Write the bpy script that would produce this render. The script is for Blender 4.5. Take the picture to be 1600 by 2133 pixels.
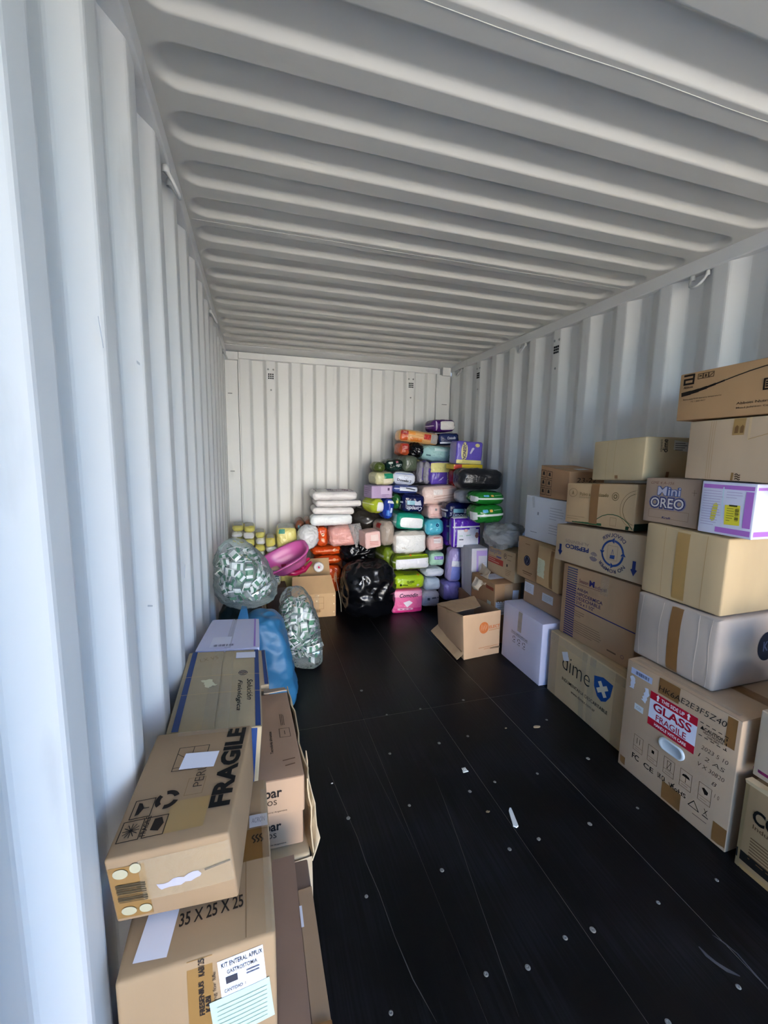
import bpy, math, random
from mathutils import Vector, Matrix, Euler, noise

# ------------------------------------------------------------------ camera, sky, sun, exposure
scene = bpy.context.scene
for _o in list(bpy.data.objects):
    bpy.data.objects.remove(_o)
COL = scene.collection
IW, IH, FPX = 1600.0, 2133.0, 880.0
CAM = Vector((0.238, 0.0, 1.44))
YAW, PITCH, ROLL = math.radians(17.0), math.radians(-7.85), math.radians(0.985)
_f = Vector((math.sin(YAW) * math.cos(PITCH), math.cos(YAW) * math.cos(PITCH), math.sin(PITCH)))
_r0 = Vector((math.cos(YAW), -math.sin(YAW), 0))
_u0 = _r0.cross(_f)
_r = _r0 * math.cos(ROLL) + _u0 * math.sin(ROLL)
_u = -_r0 * math.sin(ROLL) + _u0 * math.cos(ROLL)
cam_data = bpy.data.cameras.new('camera')
cam_data.sensor_fit = 'HORIZONTAL'
cam_data.sensor_width = 36.0
cam_data.lens = FPX / IW * 36.0
cam_data.clip_start = 0.02
cam_data.clip_end = 300
cam = bpy.data.objects.new('camera', cam_data)
COL.objects.link(cam)
cam.matrix_world = Matrix(((_r.x, _u.x, -_f.x, CAM.x), (_r.y, _u.y, -_f.y, CAM.y), (_r.z, _u.z, -_f.z, CAM.z), (0, 0, 0, 1)))
scene.camera = cam

world = bpy.data.worlds.new('sky')
scene.world = world
world.use_nodes = True
_nt = world.node_tree
_bg = _nt.nodes['Background']
_sky = _nt.nodes.new('ShaderNodeTexSky')
_sky.sky_type = 'NISHITA'
_sky.sun_disc = False
_sky.sun_elevation = math.radians(33)
_sky.sun_rotation = math.radians(-15)
_sky.air_density = 1.0
_sky.dust_density = 0.0
_sky.ozone_density = 5.0
_tint = _nt.nodes.new('ShaderNodeMix')
_tint.data_type = 'RGBA'
_tint.blend_type = 'MULTIPLY'
_tint.inputs['Factor'].default_value = 1.0
_tint.inputs['B'].default_value = (0.62, 0.86, 1.18, 1)      # a deep, clean blue sky
_nt.links.new(_sky.outputs[0], _tint.inputs['A'])
_nt.links.new(_tint.outputs['Result'], _bg.inputs[0])
_bg.inputs[1].default_value = 0.18

sun_data = bpy.data.lights.new('sun', 'SUN')
sun_data.energy = 12.0
sun_data.angle = math.radians(0.6)
sun_data.color = (1.0, 0.96, 0.90)
sun = bpy.data.objects.new('sun', sun_data)
COL.objects.link(sun)
sun.rotation_euler = Vector((0.20, -0.82, -0.54)).to_track_quat('-Z', 'Y').to_euler()   # shines from behind the container's closed end

scene.view_settings.view_transform = 'Standard'
scene.view_settings.look = 'None'
scene.view_settings.gamma = 1.0
scene.view_settings.use_curve_mapping = False
scene.view_settings.exposure = 2.8

# ------------------------------------------------------------------ helpers
RND = random.Random(7)


def lin(h):
    h = h.lstrip('#')
    out = []
    for i in (0, 2, 4):
        c = int(h[i:i + 2], 16) / 255.0
        out.append(c / 12.92 if c <= 0.04045 else ((c + 0.055) / 1.055) ** 2.4)
    return (out[0], out[1], out[2], 1.0)


def at(px, py, x=None, y=None, z=None):
    """a point of the place: the sight line through a photo pixel met with a real plane"""
    d = _f * FPX + _r * (px - IW / 2) - _u * (py - IH / 2)
    if x is not None:
        t = (x - CAM.x) / d.x
    elif y is not None:
        t = (y - CAM.y) / d.y
    else:
        t = (z - CAM.z) / d.z
    return CAM + d * t


_MATS = {}


def mat(name, color, rough=0.6, noise_scale=None, noise_amt=0.12, bump=0.0, bump_scale=60.0, bump_detail=4.0, metallic=0.0, coat=0.0, spec=0.5, alpha=None, distort=0.0, stretch=None, bump_dist=0.01, trans=0.0):
    if name in _MATS:
        return _MATS[name]
    m = bpy.data.materials.new(name)
    m.use_nodes = True
    nt = m.node_tree
    b = nt.nodes['Principled BSDF']
    col = lin(color) if isinstance(color, str) else (*color[:3], 1.0)
    b.inputs['Base Color'].default_value = col
    b.inputs['Roughness'].default_value = rough
    b.inputs['Metallic'].default_value = metallic
    b.inputs['Specular IOR Level'].default_value = spec
    b.inputs['Coat Weight'].default_value = coat
    b.inputs['Coat Roughness'].default_value = 0.15
    if alpha is not None:
        b.inputs['Alpha'].default_value = alpha
    if trans:
        b.inputs['Transmission Weight'].default_value = trans
    tc = None
    if noise_scale or bump:
        tc = nt.nodes.new('ShaderNodeTexCoord')
        vec = tc.outputs['Object']
        if stretch:
            mp = nt.nodes.new('ShaderNodeMapping')
            mp.inputs['Scale'].default_value = stretch
            nt.links.new(vec, mp.inputs[0])
            vec = mp.outputs[0]
    if noise_scale:
        n = nt.nodes.new('ShaderNodeTexNoise')
        n.inputs['Scale'].default_value = noise_scale
        n.inputs['Detail'].default_value = 5.0
        nt.links.new(vec, n.inputs['Vector'])
        mx = nt.nodes.new('ShaderNodeMix')
        mx.data_type = 'RGBA'
        d = tuple(max(0.0, c * (1 - noise_amt * 1.6)) for c in col[:3]) + (1,)
        l = tuple(min(1.0, c * (1 + noise_amt)) for c in col[:3]) + (1,)
        mx.inputs['A'].default_value = d
        mx.inputs['B'].default_value = l
        nt.links.new(n.outputs['Fac'], mx.inputs['Factor'])
        nt.links.new(mx.outputs['Result'], b.inputs['Base Color'])
    if bump:
        n2 = nt.nodes.new('ShaderNodeTexNoise')
        n2.inputs['Scale'].default_value = bump_scale
        n2.inputs['Detail'].default_value = bump_detail
        n2.inputs['Distortion'].default_value = distort
        nt.links.new(vec, n2.inputs['Vector'])
        bp = nt.nodes.new('ShaderNodeBump')
        bp.inputs['Strength'].default_value = bump
        bp.inputs['Distance'].default_value = bump_dist
        nt.links.new(n2.outputs['Fac'], bp.inputs['Height'])
        nt.links.new(bp.outputs[0], b.inputs['Normal'])
    _MATS[name] = m
    return m


def card(color):
    """kraft board in one of a few browns: fine fibres, faint flutes"""
    key = 'cardboard_' + color
    c = lin(color)
    g_ = (c[0] + c[1] + c[2]) / 3
    c = tuple(min(0.74, (x * 0.82 + g_ * 0.18) ** 0.84 * 1.22) for x in c[:3])
    return mat(key, c, rough=0.78, noise_scale=9.0, noise_amt=0.09, bump=0.12, bump_scale=40.0, stretch=(1, 1, 0.35), bump_dist=0.004, spec=0.25)


def film(color, rough=0.28, bump=0.55):
    """printed plastic film of a pack, a little crinkled"""
    return mat('film_%s_%d' % (color, int(rough * 100)), color, rough=rough, noise_scale=14.0, noise_amt=0.05, bump=bump, bump_scale=22.0, bump_detail=3.0, distort=1.2, bump_dist=0.012, spec=0.5)


def ink(color):
    return mat('ink_' + color, color, rough=0.7, spec=0.2)


def paper(color='#e9e9ee'):
    return mat('paper_' + color, color, rough=0.6, spec=0.3)


def clear_film(name, tint, opacity, rough=0.12, bump=0.8, scale=18.0, facing=True):
    """thin clear plastic: mostly lets light through, with glossy wrinkles"""
    if name in _MATS:
        return _MATS[name]
    m = bpy.data.materials.new(name)
    m.use_nodes = True
    nt = m.node_tree
    b = nt.nodes['Principled BSDF']
    out = nt.nodes['Material Output']
    b.inputs['Base Color'].default_value = lin(tint)
    b.inputs['Roughness'].default_value = rough
    b.inputs['Specular IOR Level'].default_value = 0.8
    tc = nt.nodes.new('ShaderNodeTexCoord')
    n = nt.nodes.new('ShaderNodeTexNoise')
    n.inputs['Scale'].default_value = scale
    n.inputs['Detail'].default_value = 4
    n.inputs['Distortion'].default_value = 1.5
    nt.links.new(tc.outputs['Object'], n.inputs['Vector'])
    bp = nt.nodes.new('ShaderNodeBump')
    bp.inputs['Strength'].default_value = bump
    bp.inputs['Distance'].default_value = 0.02
    nt.links.new(n.outputs['Fac'], bp.inputs['Height'])
    nt.links.new(bp.outputs[0], b.inputs['Normal'])
    tr = nt.nodes.new('ShaderNodeBsdfTransparent')
    mix = nt.nodes.new('ShaderNodeMixShader')
    fr = nt.nodes.new('ShaderNodeFresnel')
    fr.inputs['IOR'].default_value = 1.35
    nt.links.new(bp.outputs[0], fr.inputs['Normal'])
    ad = nt.nodes.new('ShaderNodeMath')
    ad.operation = 'ADD'
    ad.use_clamp = True
    ad.inputs[1].default_value = opacity
    ad.inputs[0].default_value = 0.0
    if facing:
        nt.links.new(fr.outputs[0], ad.inputs[0])
    nt.links.new(ad.outputs[0], mix.inputs['Fac'])
    nt.links.new(tr.outputs[0], mix.inputs[1])
    nt.links.new(b.outputs[0], mix.inputs[2])
    nt.links.new(mix.outputs[0], out.inputs['Surface'])
    _MATS[name] = m
    return m


def mesh_obj(name, verts, faces, material, parent=None, smooth=False, mesh=None):
    if mesh is None:
        mesh = bpy.data.meshes.new(name)
        mesh.from_pydata([tuple(v) for v in verts], [], faces)
        mesh.update()
        if material:
            mesh.materials.append(material)
        if smooth:
            mesh.polygons.foreach_set('use_smooth', [True] * len(mesh.polygons))
    o = bpy.data.objects.new(name, mesh)
    COL.objects.link(o)
    if parent:
        o.parent = parent
    return o


def empty(name, loc=(0, 0, 0)):
    o = bpy.data.objects.new(name, None)
    o.empty_display_size = 0.05
    COL.objects.link(o)
    o.location = loc
    return o


def tag(o, label=None, cat=None, group=None, kind=None):
    if label:
        o['label'] = label
    if cat:
        o['category'] = cat
    if group:
        o['group'] = group
    if kind:
        o['kind'] = kind
    return o


class MB:
    """collects simple shapes in one mesh"""

    def __init__(s):
        s.v = []
        s.f = []

    def add(s, verts, faces):
        n = len(s.v)
        s.v += [Vector(v) for v in verts]
        s.f += [tuple(i + n for i in f) for f in faces]

    def box(s, x0, x1, y0, y1, z0, z1):
        s.hexa([(x0, y0, z0), (x1, y0, z0), (x1, y1, z0), (x0, y1, z0), (x0, y0, z1), (x1, y0, z1), (x1, y1, z1), (x0, y1, z1)])

    def hexa(s, p):
        s.add(p, [(0, 3, 2, 1), (4, 5, 6, 7), (0, 1, 5, 4), (1, 2, 6, 5), (2, 3, 7, 6), (3, 0, 4, 7)])

    def tube(s, pts, rad, seg=8, closed=False):
        pts = [Vector(p) for p in pts]
        n = len(pts)
        rings = []
        up = None
        for i, p in enumerate(pts):
            a = pts[(i - 1) % n] if closed or i > 0 else p
            b = pts[(i + 1) % n] if closed or i < n - 1 else p
            t = (b - a).normalized()
            if up is None:
                up = t.orthogonal().normalized()
            up = (up - t * up.dot(t)).normalized()
            sd = t.cross(up)
            r = rad[i] if isinstance(rad, (list, tuple)) else rad
            rings.append([p + (up * math.cos(k * 2 * math.pi / seg) + sd * math.sin(k * 2 * math.pi / seg)) * r for k in range(seg)])
        base = len(s.v)
        for rg in rings:
            s.v += rg
        m = n if closed else n - 1
        for i in range(m):
            for k in range(seg):
                a = base + i * seg + k
                b = base + i * seg + (k + 1) % seg
                c = base + ((i + 1) % n) * seg + (k + 1) % seg
                d = base + ((i + 1) % n) * seg + k
                s.f.append((a, b, c, d))
        if not closed:
            s.f.append(tuple(base + k for k in reversed(range(seg))))
            s.f.append(tuple(base + (n - 1) * seg + k for k in range(seg)))

    def lathe(s, prof, c, axis='z', seg=24):
        """prof: (radius, height) pairs turned about an axis through c"""
        base = len(s.v)
        for (r, h) in prof:
            for k in range(seg):
                a = 2 * math.pi * k / seg
                q = (r * math.cos(a), r * math.sin(a), h)
                if axis == 'x':
                    q = (q[2], q[0], q[1])
                elif axis == 'y':
                    q = (q[1], q[2], q[0])
                s.v.append(Vector(q) + Vector(c))
        for i in range(len(prof) - 1):
            for k in range(seg):
                s.f.append((base + i * seg + k, base + i * seg + (k + 1) % seg, base + (i + 1) * seg + (k + 1) % seg, base + (i + 1) * seg + k))

    def build(s, name, material, parent=None, smooth=False):
        return mesh_obj(name, s.v, s.f, material, parent, smooth)


# ------------------------------------------------------------------ lettering
_TXT = {}


def glyphs(text, bold=0.0, shear=0.0):
    key = (text, bold, shear)
    if key in _TXT:
        return _TXT[key]
    cu = bpy.data.curves.new('lettering', 'FONT')
    cu.body = text
    cu.size = 1.0
    cu.offset = bold
    cu.shear = shear
    cu.resolution_u = 3
    o = bpy.data.objects.new('lettering', cu)
    COL.objects.link(o)
    dg = bpy.context.evaluated_depsgraph_get()
    me = bpy.data.meshes.new_from_object(o.evaluated_get(dg))
    vs = [(v.co.x, v.co.y) for v in me.vertices]
    fs = [tuple(p.vertices) for p in me.polygons]
    bpy.data.objects.remove(o)
    bpy.data.curves.remove(cu)
    bpy.data.meshes.remove(me)
    if not vs:
        vs, fs = [(0, 0), (1, 0), (1, 1), (0, 1)], [(0, 1, 2, 3)]
    x0 = min(v[0] for v in vs)
    x1 = max(v[0] for v in vs)
    y0 = min(v[1] for v in vs)
    y1 = max(v[1] for v in vs)
    vs = [((x - x0) / max(x1 - x0, 1e-6) - 0.5, (y - y0) / max(y1 - y0, 1e-6) - 0.5) for x, y in vs]
    _TXT[key] = (vs, fs)
    return _TXT[key]


# ------------------------------------------------------------------ cartons and packs: one rounded, warped, bulging block
class Solid:
    def __init__(s, name, label, cat, corners, material, r=0.004, bulge=0.003, crinkle=0.0, cscale=14.0, seed=0, n=6, group=None, base_name='body', skip=()):
        """corners[(i,j,k)] for i in left/right, j in near/far, k in bottom/top"""
        s.c = {k: Vector(v) for k, v in corners.items()}
        c = s.c
        ax = lambda a, b: (c[b] - c[a]).length
        s.size = Vector((
            sum(ax((0, j, k), (1, j, k)) for j in (0, 1) for k in (0, 1)) / 4,
            sum(ax((i, 0, k), (i, 1, k)) for i in (0, 1) for k in (0, 1)) / 4,
            sum(ax((i, j, 0), (i, j, 1)) for i in (0, 1) for j in (0, 1)) / 4))
        s.r = min(r, min(s.size) * 0.48)
        s.b = bulge if isinstance(bulge, (tuple, list)) else (bulge, bulge, bulge)
        s.cr = crinkle
        s.cs = cscale
        s.off = Vector((RND.uniform(-50, 50), seed * 3.7, RND.uniform(-50, 50)))
        lo = (c[(0, 0, 0)] + c[(1, 0, 0)] + c[(0, 1, 0)] + c[(1, 1, 0)]) / 4
        s.org = lo
        s.root = empty(name, lo)
        tag(s.root, label, cat, group)
        s.inkbuf = {}
        v, f = s._body(n, skip)
        s.body = mesh_obj(base_name, v, f, material, s.root, smooth=True)

    # geometry -----------------------------------------------------
    def tri(s, q):
        u, v, w = q.x / s.size.x, q.y / s.size.y, q.z / s.size.z
        c = s.c
        a = (c[(0, 0, 0)] * (1 - u) + c[(1, 0, 0)] * u) * (1 - v) + (c[(0, 1, 0)] * (1 - u) + c[(1, 1, 0)] * u) * v
        b = (c[(0, 0, 1)] * (1 - u) + c[(1, 0, 1)] * u) * (1 - v) + (c[(0, 1, 1)] * (1 - u) + c[(1, 1, 1)] * u) * v
        return a * (1 - w) + b * w

    def surf(s, q, off=0.0):
        cl = Vector([min(max(q[i], s.r), s.size[i] - s.r) for i in range(3)])
        d = q - cl
        if d.length < 1e-9:
            d = Vector((0, 0, 1))
        n = d.normalized()
        p = cl + n * s.r
        e = [1 - abs(2 * min(max(q[i] / s.size[i], 0), 1) - 1) ** 2.2 for i in range(3)]
        for i in range(3):
            j, k = (i + 1) % 3, (i + 2) % 3
            p[i] += n[i] * s.b[i] * e[j] * e[k]
        if s.cr:
            w = p * s.cs + s.off
            t = noise.noise(w) + 0.6 * (1 - 2 * abs(noise.noise(w * 1.9 + Vector((7, 3, 1)))))
            p = p + n * (s.cr * t)
        return s.tri(p + n * off)

    def _lines(s, L, n):
        r = s.r
        a = [0, r * 0.35, r * 0.7, r] if r > 0.012 else [0, r * 0.5, r]
        m = max(1, n)
        inner = [r + (L - 2 * r) * i / m for i in range(1, m)]
        return a + inner + [L - t for t in reversed(a)]

    def _body(s, n, skip):
        verts, faces, idx = [], [], {}
        names = {(0, 0): 'L', (0, 1): 'R', (1, 0): 'N', (1, 1): 'F', (2, 0): 'B', (2, 1): 'T'}

        def vid(q):
            key = (round(q[0], 6), round(q[1], 6), round(q[2], 6))
            if key not in idx:
                idx[key] = len(verts)
                verts.append(s.surf(Vector(q)) - s.org)
            return idx[key]
        ln = [s._lines(s.size[i], n) for i in range(3)]
        for a in range(3):
            b, c = (a + 1) % 3, (a + 2) % 3
            for sg in (0, 1):
                if names[(a, sg)] in skip:
                    continue
                for i in range(len(ln[b]) - 1):
                    for j in range(len(ln[c]) - 1):
                        qd = []
                        for (di, dj) in ((0, 0), (1, 0), (1, 1), (0, 1)):
                            q = [0, 0, 0]
                            q[a] = s.size[a] * sg
                            q[b] = ln[b][i + di]
                            q[c] = ln[c][j + dj]
                            qd.append(vid(q))
                        faces.append(tuple(qd) if sg else tuple(reversed(qd)))
        return verts, faces

    def dims(s, face):
        x, y, z = s.size
        return {'L': (y, z), 'R': (y, z), 'N': (x, z), 'F': (x, z), 'T': (x, y), 'B': (x, y)}[face]

    def q(s, face, u, v):
        """face point, u rightwards and v upwards in metres as seen from outside"""
        X, Y, Z = s.size
        if face == 'L':
            return Vector((0, Y - u, v))
        if face == 'R':
            return Vector((X, u, v))
        if face == 'N':
            return Vector((u, 0, v))
        if face == 'F':
            return Vector((X - u, Y, v))
        if face == 'T':
            return Vector((u, v, Z))
        return Vector((u, Y - v, 0))

    def pt(s, face, u, v, off):
        return s.surf(s.q(face, u, v), off)

    # what is printed or stuck on ------------------------------------
    def _frame(s, face, cu, cv, rot):
        W, H = s.dims(face)
        ca, sa = math.cos(math.radians(rot)), math.sin(math.radians(rot))
        return lambda x, y: (cu * W + x * ca - y * sa, cv * H + x * sa + y * ca)

    def patch(s, face, cu, cv, w, h, material, name='label', rot=0, off=0.0009, parent=None, cell=0.02, skew=0.0, jag=0.0, shape=None):
        """a stuck-on sheet: centre and size as fractions of the face"""
        W, H = s.dims(face)
        w, h = (w * W, h * H) if rot % 180 < 45 or rot % 180 > 135 else (w * H, h * W)
        fr = s._frame(face, cu, cv, rot)
        nx, ny = max(2, int(w / cell)), max(2, int(h / cell))
        if s.cr:
            nx, ny = max(nx, 8), max(ny, 8)
        vs, fs = [], []
        for j in range(ny + 1):
            for i in range(nx + 1):
                x, y = (i / nx - 0.5), (j / ny - 0.5)
                if shape == 'oval':
                    k = max(abs(x), abs(y)) * 2
                    L = math.hypot(x, y)
                    if L > 1e-6:
                        x, y = x / L * k * 0.5, y / L * k * 0.5
                elif shape == 'round':
                    k = max(abs(x), abs(y)) * 2
                    L = (abs(x) ** 5 + abs(y) ** 5) ** 0.2
                    if L > 1e-6:
                        x, y = x / L * k * 0.5, y / L * k * 0.5
                x = x * w + skew * y * h
                y = y * h
                if jag and j in (0, ny):
                    y += RND.uniform(-jag, jag)
                if jag and i in (0, nx):
                    x += RND.uniform(-jag, jag)
                a, b = fr(x, y)
                vs.append(s.pt(face, a, b, off) - s.org)
        for j in range(ny):
            for i in range(nx):
                a = j * (nx + 1) + i
                fs.append((a, a + 1, a + nx + 2, a + nx + 1))
        return s._sheet(name, vs, fs, material, parent)

    def _sheet(s, name, vs, fs, material, parent=None):
        # every face looks outwards
        o = mesh_obj(name, vs, fs, material, parent or s.root, smooth=True)
        return o

    def _ink(s, key, vs, fs):
        b = s.inkbuf.setdefault(key, ([], []))
        n = len(b[0])
        b[0].extend(vs)
        b[1].extend(tuple(i + n for i in f) for f in fs)

    def text(s, face, string, cu, cv, w, h, color='#1a1512', rot=0, bold=0.0, shear=0.0, off=0.0016, arc=None, parent=None):
        """lettering fitted to a box; arc=(radius, centre angle, sweep) bends it round (cu, cv)"""
        W, H = s.dims(face)
        fr = s._frame(face, cu, cv, rot)
        side = not (rot % 180 < 45 or rot % 180 > 135)
        w, h = (w * H, h * W) if side else (w * W, h * H)
        gv, gf = glyphs(string, bold, shear)
        vs = []
        for (x, y) in gv:
            if arc:
                R0, a0, sw = arc
                ang = math.radians(a0 - x * sw)
                rr = R0 + y * h
                X, Y = rr * math.cos(ang), rr * math.sin(ang)
            else:
                X, Y = x * w, y * h
            a, b = fr(X, Y)
            vs.append(s.pt(face, a, b, off) - s.org)
        s._ink((color, parent), vs, gf)

    def shape(s, face, cu, cv, pts, color='#1a1512', rot=0, off=0.0014, parent=None):
        """a filled convex-ish outline in metres round (cu, cv)"""
        fr = s._frame(face, cu, cv, rot)
        vs = [s.pt(face, *fr(x, y), off) - s.org for x, y in pts]
        mx = sum(p[0] for p in pts) / len(pts)
        my = sum(p[1] for p in pts) / len(pts)
        vs.append(s.pt(face, *fr(mx, my), off) - s.org)
        n = len(pts)
        s._ink((color, parent), vs, [(i, (i + 1) % n, n) for i in range(n)])

    def line(s, face, pts, width, color='#1a1512', off=0.0014, parent=None, closed=False):
        """a drawn stroke; pts are fractions of the face, width in metres"""
        W, H = s.dims(face)
        p = [Vector((a * W, b * H)) for a, b in pts]
        if closed:
            p.append(p[0].copy())
        vs, fs = [], []
        for i in range(len(p) - 1):
            d = p[i + 1] - p[i]
            L = d.length
            if L < 1e-6:
                continue
            d /= L
            nrm = Vector((-d.y, d.x)) * width * 0.5
            m = max(1, int(L / 0.03))
            ext = d * width * 0.4
            b = len(vs)
            for k in range(m + 1):
                c = p[i] - ext + (p[i + 1] - p[i] + ext * 2) * (k / m)
                for sg in (-1, 1):
                    e = c + nrm * sg
                    vs.append(s.pt(face, e.x, e.y, off) - s.org)
            for k in range(m):
                fs.append((b + 2 * k, b + 2 * k + 2, b + 2 * k + 3, b + 2 * k + 1))
        s._ink((color, parent), vs, fs)

    def ring(s, face, cu, cv, r0, r1, color, a0=0, a1=360, off=0.0014, parent=None, sy=1.0):
        fr = s._frame(face, cu, cv, 0)
        n = max(6, int(abs(a1 - a0) / 12))
        vs, fs = [], []
        for i in range(n + 1):
            a = math.radians(a0 + (a1 - a0) * i / n)
            for rr in (r0, r1):
                vs.append(s.pt(face, *fr(rr * math.cos(a), rr * math.sin(a) * sy), off) - s.org)
        for i in range(n):
            fs.append((2 * i, 2 * i + 1, 2 * i + 3, 2 * i + 2))
        s._ink((color, parent), vs, fs)

    def rect(s, face, u0, v0, u1, v1, width, color='#1a1512', **k):
        s.line(face, [(u0, v0), (u1, v0), (u1, v1), (u0, v1)], width, color, closed=True, **k)

    def fineprint(s, face, u0, u1, v, n, dv, color, width=0.002, seed=1):
        rr = random.Random(seed)
        for i in range(n):
            e = u0 + (u1 - u0) * (rr.uniform(0.75, 1.0) if i < n - 1 else rr.uniform(0.4, 0.7))
            s.line(face, [(u0, v - i * dv), (e, v - i * dv)], width, color)

    def barcode(s, face, cu, cv, w, h, color='#222222', n=12, rot90=False, parent=None, seed=3, off=0.0022):
        rr = random.Random(seed)
        for i in range(n):
            t = (i + 0.5) / n - 0.5
            wd = rr.choice((0.25, 0.45, 0.7)) / n
            W, H = s.dims(face)
            if rot90:
                s.line(face, [(cu - w / 2, cv + t * h), (cu + w / 2, cv + t * h)], wd * h * H, color, off=off, parent=parent)
            else:
                s.line(face, [(cu + t * w, cv - h / 2), (cu + t * w, cv + h / 2)], wd * w * W, color, off=off, parent=parent)

    def flaps(s, axis, material, gap=0.004, thick=0.0035, tape=None, tape_w=0.05, over=0.0):
        """two closed top flaps meeting in a seam along the given axis ('x' or 'y')"""
        W, H = s.dims('T')
        for sg in (0, 1):
            vs, fs = [], []
            n = 6
            rng = (0.002, 0.5 - gap / (2 * (W if axis == 'y' else H))) if sg == 0 else (0.5 + gap / (2 * (W if axis == 'y' else H)), 0.998)
            for lay in (0.0002, thick):
                for j in range(n + 1):
                    for i in range(n + 1):
                        t = rng[0] + (rng[1] - rng[0]) * i / n
                        w_ = 0.004 + 0.992 * j / n
                        a, b = (t, w_) if axis == 'y' else (w_, t)
                        lift = over * (i / n if sg == 0 else 1 - i / n)
                        vs.append(s.pt('T', a * W, b * H, lay + lift) - s.org)
            m = (n + 1) * (n + 1)
            flip = axis == 'x'
            for j in range(n):
                for i in range(n):
                    a = j * (n + 1) + i
                    qd = (a, a + 1, a + n + 2, a + n + 1)
                    up = tuple(x + m for x in qd)
                    fs.append(tuple(reversed(up)) if flip else up)
            edge = [i for i in range(n + 1)] + [j * (n + 1) + n for j in range(1, n + 1)] + [n * (n + 1) + i for i in range(n - 1, -1, -1)] + [j * (n + 1) for j in range(n - 1, 0, -1)]
            for k in range(len(edge)):
                a, b = edge[k], edge[(k + 1) % len(edge)]
                fs.append((a, b, b + m, a + m))
            mesh_obj('flap', vs, fs, material, s.root)
        if tape:
            tw = tape_w / (W if axis == 'y' else H)
            if axis == 'y':
                s.patch('T', 0.5, 0.5, tw, 0.995, tape, 'packing_tape', off=thick + 0.0008)
            else:
                s.patch('T', 0.5, 0.5, 0.995, tw, tape, 'packing_tape', off=thick + 0.0008)

    def done(s):
        for (color, parent), (vs, fs) in s.inkbuf.items():
            mesh_obj('printed_mark', vs, fs, ink(color), parent or s.root)['kind'] = 'stuff'
        s.inkbuf = {}
        return s.root


def hexcorners(LN, LF, RN, RF, zb, zt):
    """plan corners (x, y) and heights; a height may be (near, far) """
    zb = zb if isinstance(zb, tuple) else (zb, zb)
    zt = zt if isinstance(zt, tuple) else (zt, zt)
    out = {}
    for (i, j), p in {(0, 0): LN, (0, 1): LF, (1, 0): RN, (1, 1): RF}.items():
        out[(i, j, 0)] = (p[0], p[1], zb[j])
        out[(i, j, 1)] = (p[0], p[1], zt[j])
    return out


def rbox(LF, LN, zb, zt, depth):
    """a carton whose left face runs from LF (far) to LN (near)"""
    d = Vector((LN[0] - LF[0], LN[1] - LF[1]))
    d.normalize()
    n = Vector((-d.y, d.x)) * depth       # to the right of the wall-side
    if n.x < 0:
        n = -n
    return hexcorners(LN, LF, (LN[0] + n.x, LN[1] + n.y), (LF[0] + n.x, LF[1] + n.y), zb, zt)


def ctr(c, size, rot=(0, 0, 0)):
    """corners of a turned block standing round a centre"""
    m = Euler([math.radians(a) for a in rot], 'XYZ').to_matrix()
    out = {}
    for i in (0, 1):
        for j in (0, 1):
            for k in (0, 1):
                out[(i, j, k)] = Vector(c) + m @ Vector(((i - 0.5) * size[0], (j - 0.5) * size[1], (k - 0.5) * size[2]))
    return out


TAPE_BROWN = mat('tape_brown', '#8a6238', rough=0.28, noise_scale=12, noise_amt=0.1, bump=0.15, bump_scale=30, spec=0.5)
TAPE_CLEAR = clear_film('tape_clear', '#d9c9a8', 0.20, rough=0.16, bump=0.4, scale=40, facing=False)
WHITE_PAPER = paper('#e6e6ee')

# ------------------------------------------------------------------ the container
XL, XR, YB, YD, HC = -0.012, 2.325, 4.42, -1.46, 2.40
DEP = 0.036


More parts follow.
